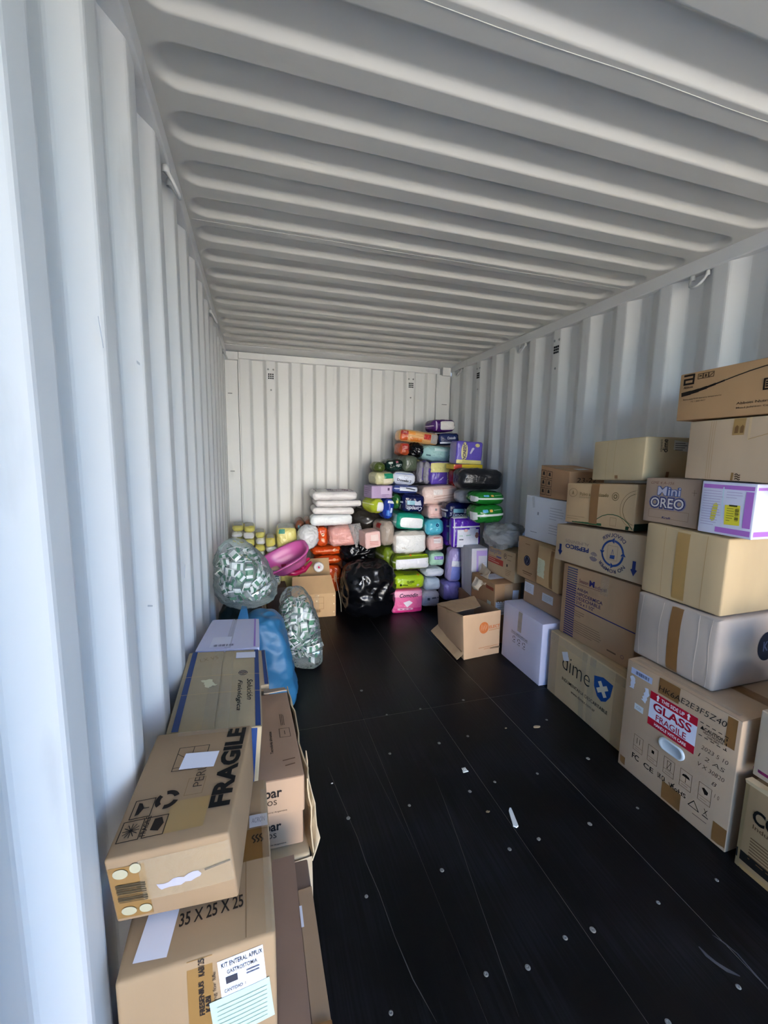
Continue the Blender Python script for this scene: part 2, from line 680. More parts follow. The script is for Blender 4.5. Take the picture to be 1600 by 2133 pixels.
def wall_paint(name, base, blotch, stretch=(1, 1, 1), rough=0.42):
    m = bpy.data.materials.new(name)
    m.use_nodes = True
    nt = m.node_tree
    b = nt.nodes['Principled BSDF']
    b.inputs['Roughness'].default_value = rough
    b.inputs['Specular IOR Level'].default_value = 0.45
    tc = nt.nodes.new('ShaderNodeTexCoord')
    mp = nt.nodes.new('ShaderNodeMapping')
    mp.inputs['Scale'].default_value = stretch
    nt.links.new(tc.outputs['Object'], mp.inputs[0])
    n1 = nt.nodes.new('ShaderNodeTexNoise')
    n1.inputs['Scale'].default_value = 2.2
    n1.inputs['Detail'].default_value = 6
    nt.links.new(mp.outputs[0], n1.inputs['Vector'])
    n2 = nt.nodes.new('ShaderNodeTexNoise')
    n2.inputs['Scale'].default_value = 11.0
    n2.inputs['Detail'].default_value = 8
    nt.links.new(mp.outputs[0], n2.inputs['Vector'])
    cr = nt.nodes.new('ShaderNodeValToRGB')
    cr.color_ramp.elements[0].position = 0.62
    cr.color_ramp.elements[0].color = (0, 0, 0, 1)
    cr.color_ramp.elements[1].position = 0.78
    cr.color_ramp.elements[1].color = (1, 1, 1, 1)
    nt.links.new(n2.outputs['Fac'], cr.inputs[0])
    mx = nt.nodes.new('ShaderNodeMix')
    mx.data_type = 'RGBA'
    c = lin(base)
    mx.inputs['A'].default_value = tuple(x * 0.95 for x in c[:3]) + (1,)
    mx.inputs['B'].default_value = tuple(min(1, x * 1.04) for x in c[:3]) + (1,)
    nt.links.new(n1.outputs['Fac'], mx.inputs['Factor'])
    m2 = nt.nodes.new('ShaderNodeMix')
    m2.data_type = 'RGBA'
    m2.inputs['B'].default_value = lin(blotch)
    ml = nt.nodes.new('ShaderNodeMath')
    ml.operation = 'MULTIPLY'
    ml.inputs[1].default_value = 0.25
    nt.links.new(cr.outputs[0], ml.inputs[0])
    nt.links.new(ml.outputs[0], m2.inputs['Factor'])
    nt.links.new(mx.outputs['Result'], m2.inputs['A'])
    nt.links.new(m2.outputs['Result'], b.inputs['Base Color'])
    n3 = nt.nodes.new('ShaderNodeTexNoise')
    n3.inputs['Scale'].default_value = 5.0
    n3.inputs['Detail'].default_value = 2
    nt.links.new(tc.outputs['Object'], n3.inputs['Vector'])
    bp = nt.nodes.new('ShaderNodeBump')
    bp.inputs['Strength'].default_value = 0.10
    bp.inputs['Distance'].default_value = 0.02
    nt.links.new(n3.outputs['Fac'], bp.inputs['Height'])
    nt.links.new(bp.outputs[0], b.inputs['Normal'])
    return m


PAINT = wall_paint('container_paint', '#dededb', '#8e8f8c', (1, 1, 0.25))
PAINT_ROOF = wall_paint('container_roof_paint', '#d0cec6', '#a9a8a2', (0.3, 1, 1), rough=0.3)
STEEL = mat('ring_steel', '#c4c6c4', rough=0.35, noise_scale=30, noise_amt=0.1, spec=0.5)
BLACK_HOLE = mat('vent_opening_black', '#0c0c0c', rough=0.9)


def corrugation(start, pitch, flat_in, slope, lo, hi):
    """profile points (t, depth 0 = inner crest, 1 = outer trough) from lo to hi"""
    pts = []
    k = math.floor((lo - start) / pitch) - 1
    t = start + k * pitch
    while t < hi + pitch:
        pts += [(t, 0), (t + flat_in, 0), (t + flat_in + slope, 1), (t + pitch - slope, 1)]
        t += pitch
    out = []
    for i in range(len(pts) - 1):
        (a, da), (b, db) = pts[i], pts[i + 1]
        if b <= lo or a >= hi:
            continue
        if a < lo:
            out.append((lo, da + (db - da) * (lo - a) / (b - a)))
        else:
            out.append((a, da))
        if b >= hi:
            out.append((hi, da + (db - da) * (hi - a) / (b - a)))
            break
    return out


def soften(prof, e=0.008):
    """round the bends of a folded profile slightly"""
    out = [prof[0]]
    for i in range(1, len(prof) - 1):
        a, p, b = Vector(prof[i - 1]), Vector(prof[i]), Vector(prof[i + 1])
        for q, s_ in ((a, 0), (b, 1)):
            d = q - p
            sc = Vector((d.x, d.y * DEP)).length
            t = min(0.4, e / max(sc, 1e-6))
            out.append(tuple(p + d * t))
        # middle of the bend
        mid = (Vector(out[-1]) + Vector(out[-2])) / 2
        mid = mid * 0.5 + p * 0.5
        out.insert(len(out) - 1, tuple(mid))
    out.append(prof[-1])
    return out


def side_wall(name, x, sgn, start, pitch, label):
    prof = soften(corrugation(start, pitch, 0.072, 0.068, YD, YB + 0.02))
    vs, fs = [], []
    zs = [0.0, 0.6, 1.2, 1.8, 2.335]
    th = 0.0016
    for lay in (0, 1):
        for (t, d) in prof:
            for z in zs:
                vs.append((x + sgn * (d * DEP + lay * th), t, z))
    n, m = len(prof), len(zs)
    for lay in (0, 1):
        for i in range(n - 1):
            for j in range(m - 1):
                a = lay * n * m + i * m + j
                q = (a, a + m, a + m + 1, a + 1)
                flip = (sgn > 0) != (lay == 1)
                fs.append(tuple(reversed(q)) if flip else q)
    o = mesh_obj(name, vs, fs, PAINT, smooth=False)
    tag(o, label, kind='structure')
    return o


wall_left = side_wall('wall_left', XL, -1, 0.618, 0.284, 'pale grey corrugated steel side wall on the left')
wall_right = side_wall('wall_right', XR, 1, 1.514, 0.2795, 'pale grey corrugated steel side wall on the right')


def slab(name, x0, x1, y0, y1, z0, z1, m, parent=None, label=None, bev=0.006):
    b = MB()
    b.box(x0, x1, y0, y1, z0, z1)
    o = b.build(name, m, parent)
    md = o.modifiers.new('bevel', 'BEVEL')
    md.width = bev
    md.segments = 2
    if label and not parent:
        tag(o, label, kind='structure')
    return o


slab('trim_1', XL - 0.06, XL + 0.012, YD, YB, 2.335, 2.405, PAINT, label='steel top rail along the left wall')
slab('trim_2', XR - 0.006, XR + 0.06, YD, YB, 2.335, 2.405, PAINT, label='steel top rail along the right wall')

# the roof: one pressed sheet with round-ended flutes raised across it
pitch_r, hw, slope_r = 0.2165, 0.050, 0.022
cy = [1.3205 + pitch_r * k for k in range(-13, 15)]
cy = [c for c in cy if YD + 0.1 < c < YB - 0.22]
xs = [XL, XL + 0.012]
x_a, x_b = XL + 0.095, XR - 0.095
for i in range(26):
    xs.append(XL + 0.014 + i * 0.00625)
m_ = 10
for i in range(1, m_):
    xs.append(XL + 0.17 + (XR - XL - 0.34) * i / m_)
for i in range(26):
    xs.append(XR - 0.014 - i * 0.00625)
xs += [XR - 0.006, XR]
xs = sorted(set(round(x, 5) for x in xs))
ys = [YD]
for c in cy:
    for e in (0, .025, .042, .048, .052, .056, .060, .064, .068, .072, .076, .09):
        ys += [c - e, c + e]
ys.append(YB - 0.17)
ys = sorted(set(round(y, 5) for y in ys))
vs, fs = [], []
for y in ys:
    c = min(cy, key=lambda q: abs(q - y))
    for x in xs:
        dx = max(x_a - x, 0, x - x_b)
        d = math.hypot(dx, y - c)
        t = min(max((hw + slope_r - d) / slope_r, 0), 1)
        t = t * 0.8 + 0.2 * t * t * (3 - 2 * t)
        vs.append((x, y, HC + 0.023 * t))
nx = len(xs)
for j in range(len(ys) - 1):
    for i in range(nx - 1):
        a = j * nx + i
        fs.append((a, a + nx, a + nx + 1, a + 1))
ceiling = mesh_obj('ceiling', vs, fs, PAINT_ROOF, smooth=True)
tag(ceiling, 'pale steel roof with rows of round ended flutes', kind='structure')
rb = MB()
rb.box(XL - 0.06, XR + 0.06, YD, YB + 0.1, HC + 0.045, HC + 0.05)
rb.build('outer_skin', PAINT_ROOF, ceiling)
for wy in (0.978, 2.07, -0.12, 3.155):
    wb = MB()
    pts = [(x, wy + 0.002 * math.sin(x * 9), HC - 0.0004) for x in [XL + 0.02 + (XR - XL - 0.04) * i / 30 for i in range(31)]]
    wb.tube(pts, 0.0011, 6)
    wb.build('weld_seam', mat('weld_bead', '#c9c8c0', rough=0.5), ceiling, smooth=True)

# closed end: corrugated panel, posts, corner blocks, header
prof = soften(corrugation(0.362, 0.243, 0.088, 0.026, 0.115, 2.172))
vs, fs = [], []
zs = [0.0, 0.8, 1.6, 2.315]
for (t, d) in prof:
    for z in zs:
        vs.append((t, YB + d * DEP, z))
m_ = len(zs)
for i in range(len(prof) - 1):
    for j in range(m_ - 1):
        a = i * m_ + j
        fs.append((a, a + m_, a + m_ + 1, a + 1))
wall_back = mesh_obj('wall_back', vs, fs, PAINT)
tag(wall_back, 'cream white corrugated steel end wall', kind='structure')
slab('end_skin', -0.08, 2.4, YB + 0.05, YB + 0.056, 0, 2.45, PAINT, wall_back)
slab('end_header', 0.108, 2.178, YB - 0.012, YB + 0.05, 2.315, 2.378, PAINT, wall_back)
slab('corner_post', XL - 0.04, 0.100, YB + 0.005, YB + 0.05, 0, 2.31, PAINT, wall_back)
slab('corner_post', 2.185, XR + 0.04, YB + 0.005, YB + 0.05, 0, 2.31, PAINT, wall_back)
slab('post_edge', 0.104, 0.118, YB - 0.004, YB + 0.05, 0, 2.315, PAINT, wall_back, bev=0.003)
slab('post_edge', 2.166, 2.182, YB - 0.004, YB + 0.05, 0, 2.315, PAINT, wall_back, bev=0.003)
slab('corner_block', XL, 0.108, YB - 0.03, YB + 0.05, 2.298, 2.372, PAINT, wall_back)
slab('corner_block', 2.225, XR, YB - 0.03, YB + 0.05, 2.298, 2.385, PAINT, wall_back)
sb = MB()
sb.hexa([(XL, YB - 0.175, 2.397), (XR, YB - 0.175, 2.397), (XR, YB + 0.03, 2.379), (XL, YB + 0.03, 2.379),
         (XL, YB - 0.175, 2.41), (XR, YB - 0.175, 2.41), (XR, YB + 0.03, 2.41), (XL, YB + 0.03, 2.41)])
sb.build('soffit_plate', PAINT, wall_back)
for (zz) in (1.985, 1.24):
    slab('weld_mark', 0.005, 0.045, YB + 0.001, YB + 0.006, zz, zz + 0.010, mat('scuff', '#8f918f'), wall_back, bev=0.002)
slab('weld_mark', 2.24, 2.30, YB + 0.001, YB + 0.006, 1.99, 1.998, mat('scuff', '#8f918f'), wall_back, bev=0.002)


def vent(parent, c, axis):
    """square of nine holes with rivets above and below, in a wall"""
    b = MB()
    for i in range(3):
        for j in range(3):
            du, dz = (i - 1) * 0.019, (j - 1) * 0.019
            h = MB()
            if axis == 'y':
                h.box(c[0] + du - 0.0065, c[0] + du + 0.0065, c[1] - 0.003, c[1] + 0.002, c[2] + dz - 0.0065, c[2] + dz + 0.0065)
            else:
                h.box(c[0] - 0.003, c[0] + 0.002, c[1] + du - 0.0065, c[1] + du + 0.0065, c[2] + dz - 0.0065, c[2] + dz + 0.0065)
            h.build('vent_hole', BLACK_HOLE, parent)
    for (du, dz) in ((-0.025, 0.065), (0.025, 0.065), (0, -0.13)):
        h = MB()
        p = (c[0] + du, c[1] - 0.001, c[2] + dz) if axis == 'y' else (c[0] - 0.001, c[1] + du, c[2] + dz)
        h.lathe([(0.0, -0.004), (0.006, -0.003), (0.009, 0.001)], p, 'y' if axis == 'y' else 'x', 10)
        h.build('rivet', mat('scuff', '#8f918f'), parent)


vent(wall_back, (0.407, YB, 2.172), 'y')
vent(wall_back, (1.869, YB, 2.176), 'y')
vent(wall_right, (XR, 2.668, 2.20), 'x')
vent(wall_right, (XR, 3.786, 2.205), 'x')

k = 0
ring_txt = {(-1, 1.65): 'steel lashing ring on the left top rail, the one nearest the camera',
            (-1, 3.08): 'steel lashing ring on the left top rail, halfway along',
            (-1, 4.18): 'steel lashing ring on the left top rail at the end wall',
            (1, 1.65): 'steel lashing ring on the right top rail, the one nearest the camera',
            (1, 3.08): 'steel lashing ring on the right top rail, halfway along',
            (1, 4.18): 'steel lashing ring on the right top rail at the end wall'}
for (sgn, y), txt in ring_txt.items():
    x = XL if sgn < 0 else XR
    root = empty('lashing_ring', (x, y, 2.318))
    tag(root, txt, 'ring', 'lashing rings under the top rails')
    inw = -sgn
    b = MB()
    pts = []
    for i in range(9):
        a = math.pi * i / 8
        pts.append((inw * (0.008 + 0.026 * math.sin(a)), 0.038 * math.cos(a), -0.008 - 0.046 * math.sin(a)))
    b.tube([(inw * -0.004, 0.036, 0.0)] + pts + [(inw * -0.004, -0.036, 0.0)], 0.0065, 8)
    b.build('loop', STEEL, root, smooth=True)
    for e in (-1, 1):
        w = MB()
        w.lathe([(0.0, 0.014), (0.010, 0.013), (0.012, 0.0), (0.012, -0.01)], (inw * 0.002, e * 0.036, 0.0), 'z', 10)
        w.build('weld', STEEL, root, smooth=True)

# door end frame behind the camera (open doors are out of sight)
slab('trim_3', XL - 0.1, XR + 0.1, YD - 0.05, YD + 0.02, 2.29, 2.5, PAINT, label='door header beam of the container')
slab('trim_4', XL - 0.1, XL, YD - 0.05, YD + 0.02, 0, 2.3, PAINT, label='left door post of the container')
slab('trim_5', XR, XR + 0.1, YD - 0.05, YD + 0.02, 0, 2.3, PAINT, label='right door post of the container')

# tape scraps and scuffs on the walls
for (px, py, w, h, a) in ((288, 756, 0.006, 0.028, 90), (372, 1186, 0.012, 0.05, 40), (385, 1190, 0.012, 0.05, -35), (336, 1243, 0.02, 0.03, 0), (313, 1262, 0.004, 0.05, 70), (210, 692, 0.004, 0.05, 20)):
    p = at(px, py, x=XL + 0.003)
    ca, sa = math.cos(math.radians(a)), math.sin(math.radians(a))
    vv = []
    for (u_, v_) in ((-1, -1), (1, -1), (1, 1), (-1, 1)):
        U, V = u_ * w / 2, v_ * h / 2
        vv.append((p.x, p.y + U * ca - V * sa, p.z + U * sa + V * ca))
    mesh_obj('tape_scrap', vv, [(0, 1, 2, 3)], mat('tape_scrap_white', '#e8ecf0', rough=0.3), wall_left)

# ------------------------------------------------------------------ floor: dark boards, screws
floor_mat = bpy.data.materials.new('black_floor_board')
floor_mat.use_nodes = True
nt = floor_mat.node_tree
b_ = nt.nodes['Principled BSDF']
b_.inputs['Specular IOR Level'].default_value = 0.22
tc = nt.nodes.new('ShaderNodeTexCoord')
mp = nt.nodes.new('ShaderNodeMapping')
mp.inputs['Scale'].default_value = (60, 1.6, 1)
nt.links.new(tc.outputs['Object'], mp.inputs[0])
n1 = nt.nodes.new('ShaderNodeTexNoise')
n1.inputs['Scale'].default_value = 2.0
n1.inputs['Detail'].default_value = 6
nt.links.new(mp.outputs[0], n1.inputs['Vector'])
n2 = nt.nodes.new('ShaderNodeTexNoise')
n2.inputs['Scale'].default_value = 3.5
n2.inputs['Detail'].default_value = 8
nt.links.new(tc.outputs['Object'], n2.inputs['Vector'])
mul = nt.nodes.new('ShaderNodeMath')
mul.operation = 'MULTIPLY'
nt.links.new(n1.outputs['Fac'], mul.inputs[0])
nt.links.new(n2.outputs['Fac'], mul.inputs[1])
cr = nt.nodes.new('ShaderNodeValToRGB')
cr.color_ramp.elements[0].position = 0.22
cr.color_ramp.elements[0].color = (0.002, 0.002, 0.0024, 1)
cr.color_ramp.elements[1].position = 0.52
cr.color_ramp.elements[1].color = (0.014, 0.014, 0.018, 1)
nt.links.new(mul.outputs[0], cr.inputs[0])
nt.links.new(cr.outputs[0], b_.inputs['Base Color'])
rr = nt.nodes.new('ShaderNodeMapRange')
rr.inputs['To Min'].default_value = 0.30
rr.inputs['To Max'].default_value = 0.55
nt.links.new(n2.outputs['Fac'], rr.inputs[0])
nt.links.new(rr.outputs[0], b_.inputs['Roughness'])
bp = nt.nodes.new('ShaderNodeBump')
bp.inputs['Strength'].default_value = 0.25
bp.inputs['Distance'].default_value = 0.002
nt.links.new(n1.outputs['Fac'], bp.inputs['Height'])
nt.links.new(bp.outputs[0], b_.inputs['Normal'])

fl = MB()
fl.box(XL - 0.05, XR + 0.05, YD, YB + 0.05, -0.12, -0.0012)
floor = fl.build('floor', mat('dusty_joint', '#8a877f', rough=0.9))
tag(floor, 'black painted plywood floor of the container', kind='structure')
seams = [XL - 0.045, 0.385, 0.775, 1.172, 1.555, 1.95, XR + 0.045]
for row, (y0, y1) in enumerate(((YD, 2.066), (2.069, YB + 0.04))):
    for i in range(len(seams) - 1):
        g = 0.0012 if seams[i] > 0.9 else 0.0004
        pb = MB()
        pb.box(seams[i] + g, seams[i + 1] - g, y0, y1, -0.03, 0.0)
        pb.build('plank', floor_mat, floor)
SCREW = mat('dusty_screw', '#77766f', rough=0.8)
sm = MB()
sm.lathe([(0.0085, 0.0), (0.0075, 0.0012), (0.004, 0.0016), (0.0018, 0.0006), (0.0, 0.0006)], (0, 0, 0), 'z', 12)
screw_mesh = bpy.data.meshes.new('screw')
screw_mesh.from_pydata([tuple(v) for v in sm.v], [], sm.f)
screw_mesh.materials.append(SCREW)
c7 = lambda x, y: (600 + x * .4375, 1200 + y * .4375)
c8 = lambda x, y: (1000 + x * .375, 1400 + y * .375)
spots = [c7(*p) for p in ((485, 845), (578, 1092), (287, 1152), (373, 1525), (733, 1400), (943, 1895), (490, 2080), (866, 1025), (985, 980), (1055, 1300), (1195, 1250), (1187, 940), (1320, 1722), (1452, 1685), (470, 660), (630, 632), (835, 590), (350, 545), (720, 795), (856, 762))]
spots += [c8(*p) for p in ((600, 480), (875, 755), (610, 843), (325, 928), (990, 1280), (1315, 1155), (1435, 1748), (625, 1430), (82, 610), (1045, 1945), (265, 1640), (370, 265))]
for (px, py) in spots:
    p = at(px, py, z=0.0)
    o = mesh_obj('screw', None, None, None, floor, mesh=screw_mesh)
    o.location = (p.x, p.y, 0.0)
    o.scale = (RND.uniform(0.7, 1.1),) * 2 + (1,)
# pale scratches in the floor
for (a, b2) in (((925, 1640), (1000, 1705)), ((687, 1600), (726, 1700)), ((726, 1702), (762, 1800)), ((762, 1800), (825, 1960)), ((825, 1960), (912, 2130))):
    pass


def scratch(pts, w, name='scratch', m=None):
    vs, fs = [], []
    P = [at(*p, z=0.0) for p in pts]
    for i, p in enumerate(P):
        d = (P[min(i + 1, len(P) - 1)] - P[max(i - 1, 0)]).normalized()
        nn = Vector((-d.y, d.x, 0)) * w * (0.3 if i in (0, len(P) - 1) else RND.uniform(0.7, 1.2)) / 2
        vs += [(p - nn).xyz + Vector((0, 0, 0.0005)), p + nn + Vector((0, 0, 0.0005))]
    for i in range(len(P) - 1):
        fs.append((2 * i, 2 * i + 2, 2 * i + 3, 2 * i + 1))
    mesh_obj(name, vs, fs, m or mat('scratch_grey', '#54534f', rough=0.8), floor)


scratch([(683, 1598), (700, 1640), (717, 1680), (729, 1708), (745, 1745), (762, 1795), (790, 1860), (822, 1950), (860, 2040), (910, 2130)], 0.0022)
scratch([c8(*p) for p in ((1215, 1525), (1260, 1575), (1310, 1615), (1370, 1655), (1445, 1690))], 0.011, m=mat('scrape_grey', '#46464a', rough=0.8))
scratch([c8(*p) for p in ((1290, 1460), (1350, 1500), (1430, 1565), (1520, 1670), (1600, 1755))], 0.005, m=mat('scrape_grey', '#46464a', rough=0.8))
scratch([c7(*p) for p in ((700, 960), (740, 1060), (770, 1140), (830, 1310), (900, 1520), (985, 1760), (1100, 2100))], 0.0014)
scratch([c7(*p) for p in ((330, 760), (400, 900), (480, 1060), (600, 1300))], 0.0012)

# ground outside the open end
gb = MB()
gb.box(-60, 60, -90, 40, -1.3, -0.25)
ground = gb.build('ground', mat('dark_earth', '#3f3d33', rough=0.95, noise_scale=1.2, noise_amt=0.2))
tag(ground, 'dark earth yard around the container', kind='structure')
ap = MB()  # pale slab invented here to bounce sunlight onto the roof flutes
ap.box(-1.3, 3.7, -11.0, YD - 0.1, -0.25, -0.20)
apron = ap.build('bounce_apron', mat('bounce_apron_pale', '#b0a696', rough=0.9, noise_scale=1.2, noise_amt=0.1))
tag(apron, 'added pale apron bouncing sunlight up into the container door', kind='structure')

# ------------------------------------------------------------------ cartons along the right wall
KR = '#a9835a'      # mid kraft
KP = '#c6a878'      # pale kraft
KD = '#96714c'      # dark kraft
KG = '#a6907a'      # greyish kraft
DK = '#241a12'


def flap_edge(s, face, v, color='#6d5338'):
    s.line(face, [(0.01, v), (0.99, v)], 0.0012, color)


# glass box ------------------------------------------------------
s = Solid('shipping_carton', 'brown carton with a red and white glass fragile sticker, standing on the floor', 'carton',
          rbox((1.861, 1.425), (1.865, 0.943), 0.0, 0.523, 0.44), card('#a5845f'), bulge=(0.004, 0.002, 0.001), seed=1)
# face L: u 0 = far, 1 = near ; v 0 = bottom
st = s.patch('L', 0.483, 0.702, 0.425, 0.292, paper('#dfe1ee'), 'sticker')
st['label'] = 'red and white glass fragile sticker'
RED = paper('#b5122b')
s.patch('L', 0.483, 0.815, 0.425, 0.066, RED, 'red_band', off=0.0015, parent=st)
s.patch('L', 0.483, 0.588, 0.425, 0.064, RED, 'red_band', off=0.0015, parent=st)
s.text('L', 'THIS SIDE UP', 0.483, 0.815, 0.21, 0.030, '#f2eef0', bold=0.02, parent=st, off=0.0022)
s.text('L', 'GLASS', 0.483, 0.735, 0.345, 0.072, '#a8122b', bold=0.025, parent=st, off=0.0022)
s.text('L', 'FRAGILE', 0.483, 0.652, 0.275, 0.052, '#a8122b', bold=0.008, parent=st, off=0.0022)
s.text('L', 'HANDLE WITH CARE', 0.483, 0.588, 0.29, 0.026, '#f2eef0', bold=0.02, parent=st, off=0.0022)
for cu in (0.345, 0.622):
    s.shape('L', cu, 0.817, [(-0.004, -0.013), (0.004, -0.013), (0.004, 0.004), (0.008, 0.004), (0, 0.014), (-0.008, 0.004), (-0.004, 0.004)], '#f2eef0', parent=st, off=0.0022)
s.patch('L', 0.16, 0.925, 0.22, 0.055, paper('#b9c2dc'), 'label')
s.barcode('L', 0.17, 0.925, 0.14, 0.026, '#3a4468', n=18)
s.patch('L', 0.075, 0.82, 0.045, 0.11, paper('#c9cede'), 'torn_label', jag=0.005, cell=0.008)
s.patch('L', 0.225, 0.775, 0.05, 0.12, paper('#d5dae6'), 'torn_label', jag=0.006, cell=0.008, rot=-8)
s.patch('L', 0.17, 0.63, 0.095, 0.055, paper('#cfd6d8'), 'label')
s.text('L', 'CD', 0.17, 0.63, 0.05, 0.02, '#8a93a0')
s.patch('L', 0.43, 0.93, 0.19, 0.13, TAPE_BROWN, 'packing_tape', off=0.0007)
s.patch('L', 0.55, 0.085, 0.17, 0.17, TAPE_BROWN, 'packing_tape', off=0.0007)
s.patch('L', 0.935, 0.88, 0.07, 0.22, TAPE_BROWN, 'packing_tape', off=0.0007)
s.patch('L', 0.945, 0.085, 0.10, 0.17, TAPE_BROWN, 'packing_tape', off=0.0007)
s.patch('L', 0.04, 0.05, 0.08, 0.10, TAPE_BROWN, 'packing_tape', off=0.0007)
s.text('L', 'HK6AE2E3F5Z40', 0.62, 0.915, 0.56, 0.045, '#2a2320', bold=-0.004, shear=0.15, rot=1)
for i in range(9):
    u = 0.715 + i * 0.023
    for v in (0.835, 0.735):
        if i % 2 == 0:
            s.line('L', [(u, v), (u + 0.022, v)], 0.003, DK)
for i in range(6):
    if i % 2 == 0:
        s.line('L', [(0.915, 0.735 + i * 0.018), (0.915, 0.75 + i * 0.018)], 0.003, DK)
s.text('L', 'CAUTION', 0.825, 0.798, 0.15, 0.027, DK, bold=0.02)
s.shape('L', 0.735, 0.798, [(-0.008, -0.007), (0.008, -0.007), (0, 0.009)], DK)
s.text('L', 'HEAVY PACKAGE', 0.82, 0.772, 0.15, 0.015, DK, bold=0.01)
s.text('L', 'OVER 50KG', 0.82, 0.752, 0.09, 0.014, DK, bold=0.01)
for t, v, u in (('2023 5 10', 0.655, 0.845), ('1 2 AS', 0.585, 0.83), ('V X 30820', 0.515, 0.835), ('8', 0.44, 0.87), ('1 0', 0.36, 0.90)):
    s.text('L', t, u, v, 0.2 if len(t) > 3 else 0.035, 0.032, '#54443a', bold=-0.006, shear=0.2)
for i, cu in enumerate((0.203, 0.354, 0.51, 0.659, 0.813)):
    cv = 0.316
    s.rect('L', cu - 0.048, cv - 0.07, cu + 0.048, cv + 0.07, 0.0014, '#5a4634')
    s.line('L', [(cu - 0.048, cv - 0.03), (cu + 0.048, cv - 0.03)], 0.0012, '#5a4634')
    s.line('L', [(cu - 0.03, cv - 0.05), (cu + 0.02, cv - 0.05)], 0.001, '#5a4634')
    if i == 0:
        for d in (-0.014, 0.014):
            s.line('L', [(cu + d, cv), (cu + d, cv + 0.05)], 0.002, DK)
    elif i == 1:
        s.shape('L', cu, cv + 0.03, [(-0.006, -0.008), (0.006, -0.008), (0.006, 0.006), (-0.006, 0.006)], DK)
    elif i == 2:
        s.rect('L', cu - 0.016, cv - 0.02, cu + 0.016, cv + 0.05, 0.0016, DK)
        s.line('L', [(cu - 0.016, cv - 0.02), (cu + 0.016, cv + 0.05)], 0.0014, DK)
    elif i == 3:
        s.shape('L', cu, cv + 0.02, [(-0.016, 0.0), (0.016, 0.0), (0.012, 0.009), (0, 0.013), (-0.012, 0.009)], DK)
        s.line('L', [(cu, cv - 0.02), (cu, cv + 0.03)], 0.002, DK)
    else:
        s.shape('L', cu, cv + 0.02, [(-0.012, 0.008), (-0.004, 0.014), (0.012, 0.004), (0.010, -0.008), (0.0, -0.012)], DK)
s.text('L', 'FC', 0.188, 0.185, 0.075, 0.05, DK, bold=0.02)
s.text('L', 'CE', 0.326, 0.182, 0.10, 0.045, DK, bold=0.015)
s.text('L', 'UK CA', 0.455, 0.19, 0.075, 0.045, DK, bold=0.02)
s.text('L', 'RoHS', 0.61, 0.185, 0.13, 0.036, DK, bold=0.015)
s.line('L', [(0.525, 0.195), (0.54, 0.172), (0.572, 0.215)], 0.003, DK)
s.line('L', [(0.70, 0.145), (0.785, 0.145), (0.742, 0.205), (0.70, 0.145)], 0.003, DK)
s.text('L', 'X', 0.836, 0.185, 0.03, 0.045, DK)
s.line('L', [(0.816, 0.148), (0.856, 0.148)], 0.004, DK)
s.line('L', [(0.74, 0.10), (0.85, 0.105)], 0.002, DK)
s.flaps('y', card('#a5845f'), tape=TAPE_BROWN, tape_w=0.06)
s.patch('T', 0.06, 0.5, 0.05, 0.9, TAPE_CLEAR, 'packing_tape', off=0.006)
# moulded hand grip
g = empty('hand_grip')
g.parent = s.root
p0 = s.pt('L', 0.515 * 0.482, 0.484 * 0.523, 0.0) - s.org
vs, fs = [], []
segs = 28
for (sc, dx) in ((1.0, 0.0015), (1.0, -0.005), (0.88, -0.008), (0.76, -0.004), (0.70, -0.0025)):
    for i in range(segs):
        a = 2 * math.pi * i / segs
        ca, sa = math.cos(a), math.sin(a)
        yy = 0.026 * ca + (0.030 if ca > 0 else -0.030) if abs(ca) > 1e-6 else 0
        zz = 0.026 * sa
        vs.append((p0.x + dx - 0.0012, p0.y - yy * sc, p0.z + zz * sc))
for kk in range(4):
    for i in range(segs):
        a, b = kk * segs + i, kk * segs + (i + 1) % segs
        fs.append((a, b, b + segs, a + segs))
fs.append(tuple(4 * segs + i for i in range(segs)))
gm = mat('grip_plastic', '#c9d2d6', rough=0.3, spec=0.5)
bpy.data.objects.remove(g)
g = mesh_obj('hand_grip', vs, fs, gm, s.root, smooth=True)
g['label'] = 'clear white oval plastic hand grip'
s.done()

# clothing carton on the floor -------------------------------------
s = Solid('shipping_carton', 'tan taped carton with a blue shield and white cross, standing on the floor', 'carton',
          rbox((1.955, 2.062), (1.925, 1.45), 0.0, 0.386, 0.36), card('#b2925f'), bulge=(0.006, 0.002, 0.002), seed=2)
s.text('L', 'dime', 0.40, 0.665, 0.37, 0.24, '#15120f', bold=-0.012)
s.text('L', 'INDUMENTARIA DESCARTABLE', 0.515, 0.385, 0.58, 0.05, '#15120f', bold=0.004)
s.text('L', 'www.dimex.com.ar', 0.515, 0.285, 0.31, 0.045, '#15120f', bold=0.004)
BL = '#1d4a8a'
s.shape('L', 0.728, 0.653, [(-0.062, 0.045), (0.0, 0.066), (0.066, 0.058), (0.056, -0.01), (0.03, -0.05), (0.0, -0.066), (-0.03, -0.052), (-0.056, -0.01)], BL)
for rt in (35, 125):
    s.shape('L', 0.730, 0.658, [(-0.040, -0.012), (0.040, -0.012), (0.040, 0.012), (-0.040, 0.012)], '#ddd0b4', rot=rt, off=0.0022)
s.patch('L', 0.25, 0.75, 0.085, 0.13, paper('#d8dadf'), 'label', rot=25, off=0.002)
for (cu, w_) in ((0.07, 0.12), (0.50, 0.06), (0.60, 0.07), (0.90, 0.1)):
    s.patch('L', cu, 0.5, w_, 0.99, TAPE_CLEAR, 'packing_tape', off=0.0024)
s.patch('L', 0.5, 0.93, 0.96, 0.11, TAPE_CLEAR, 'packing_tape', off=0.0028)
s.patch('T', 0.06, 0.5, 0.11, 0.98, TAPE_CLEAR, 'packing_tape', off=0.0012)
s.done()

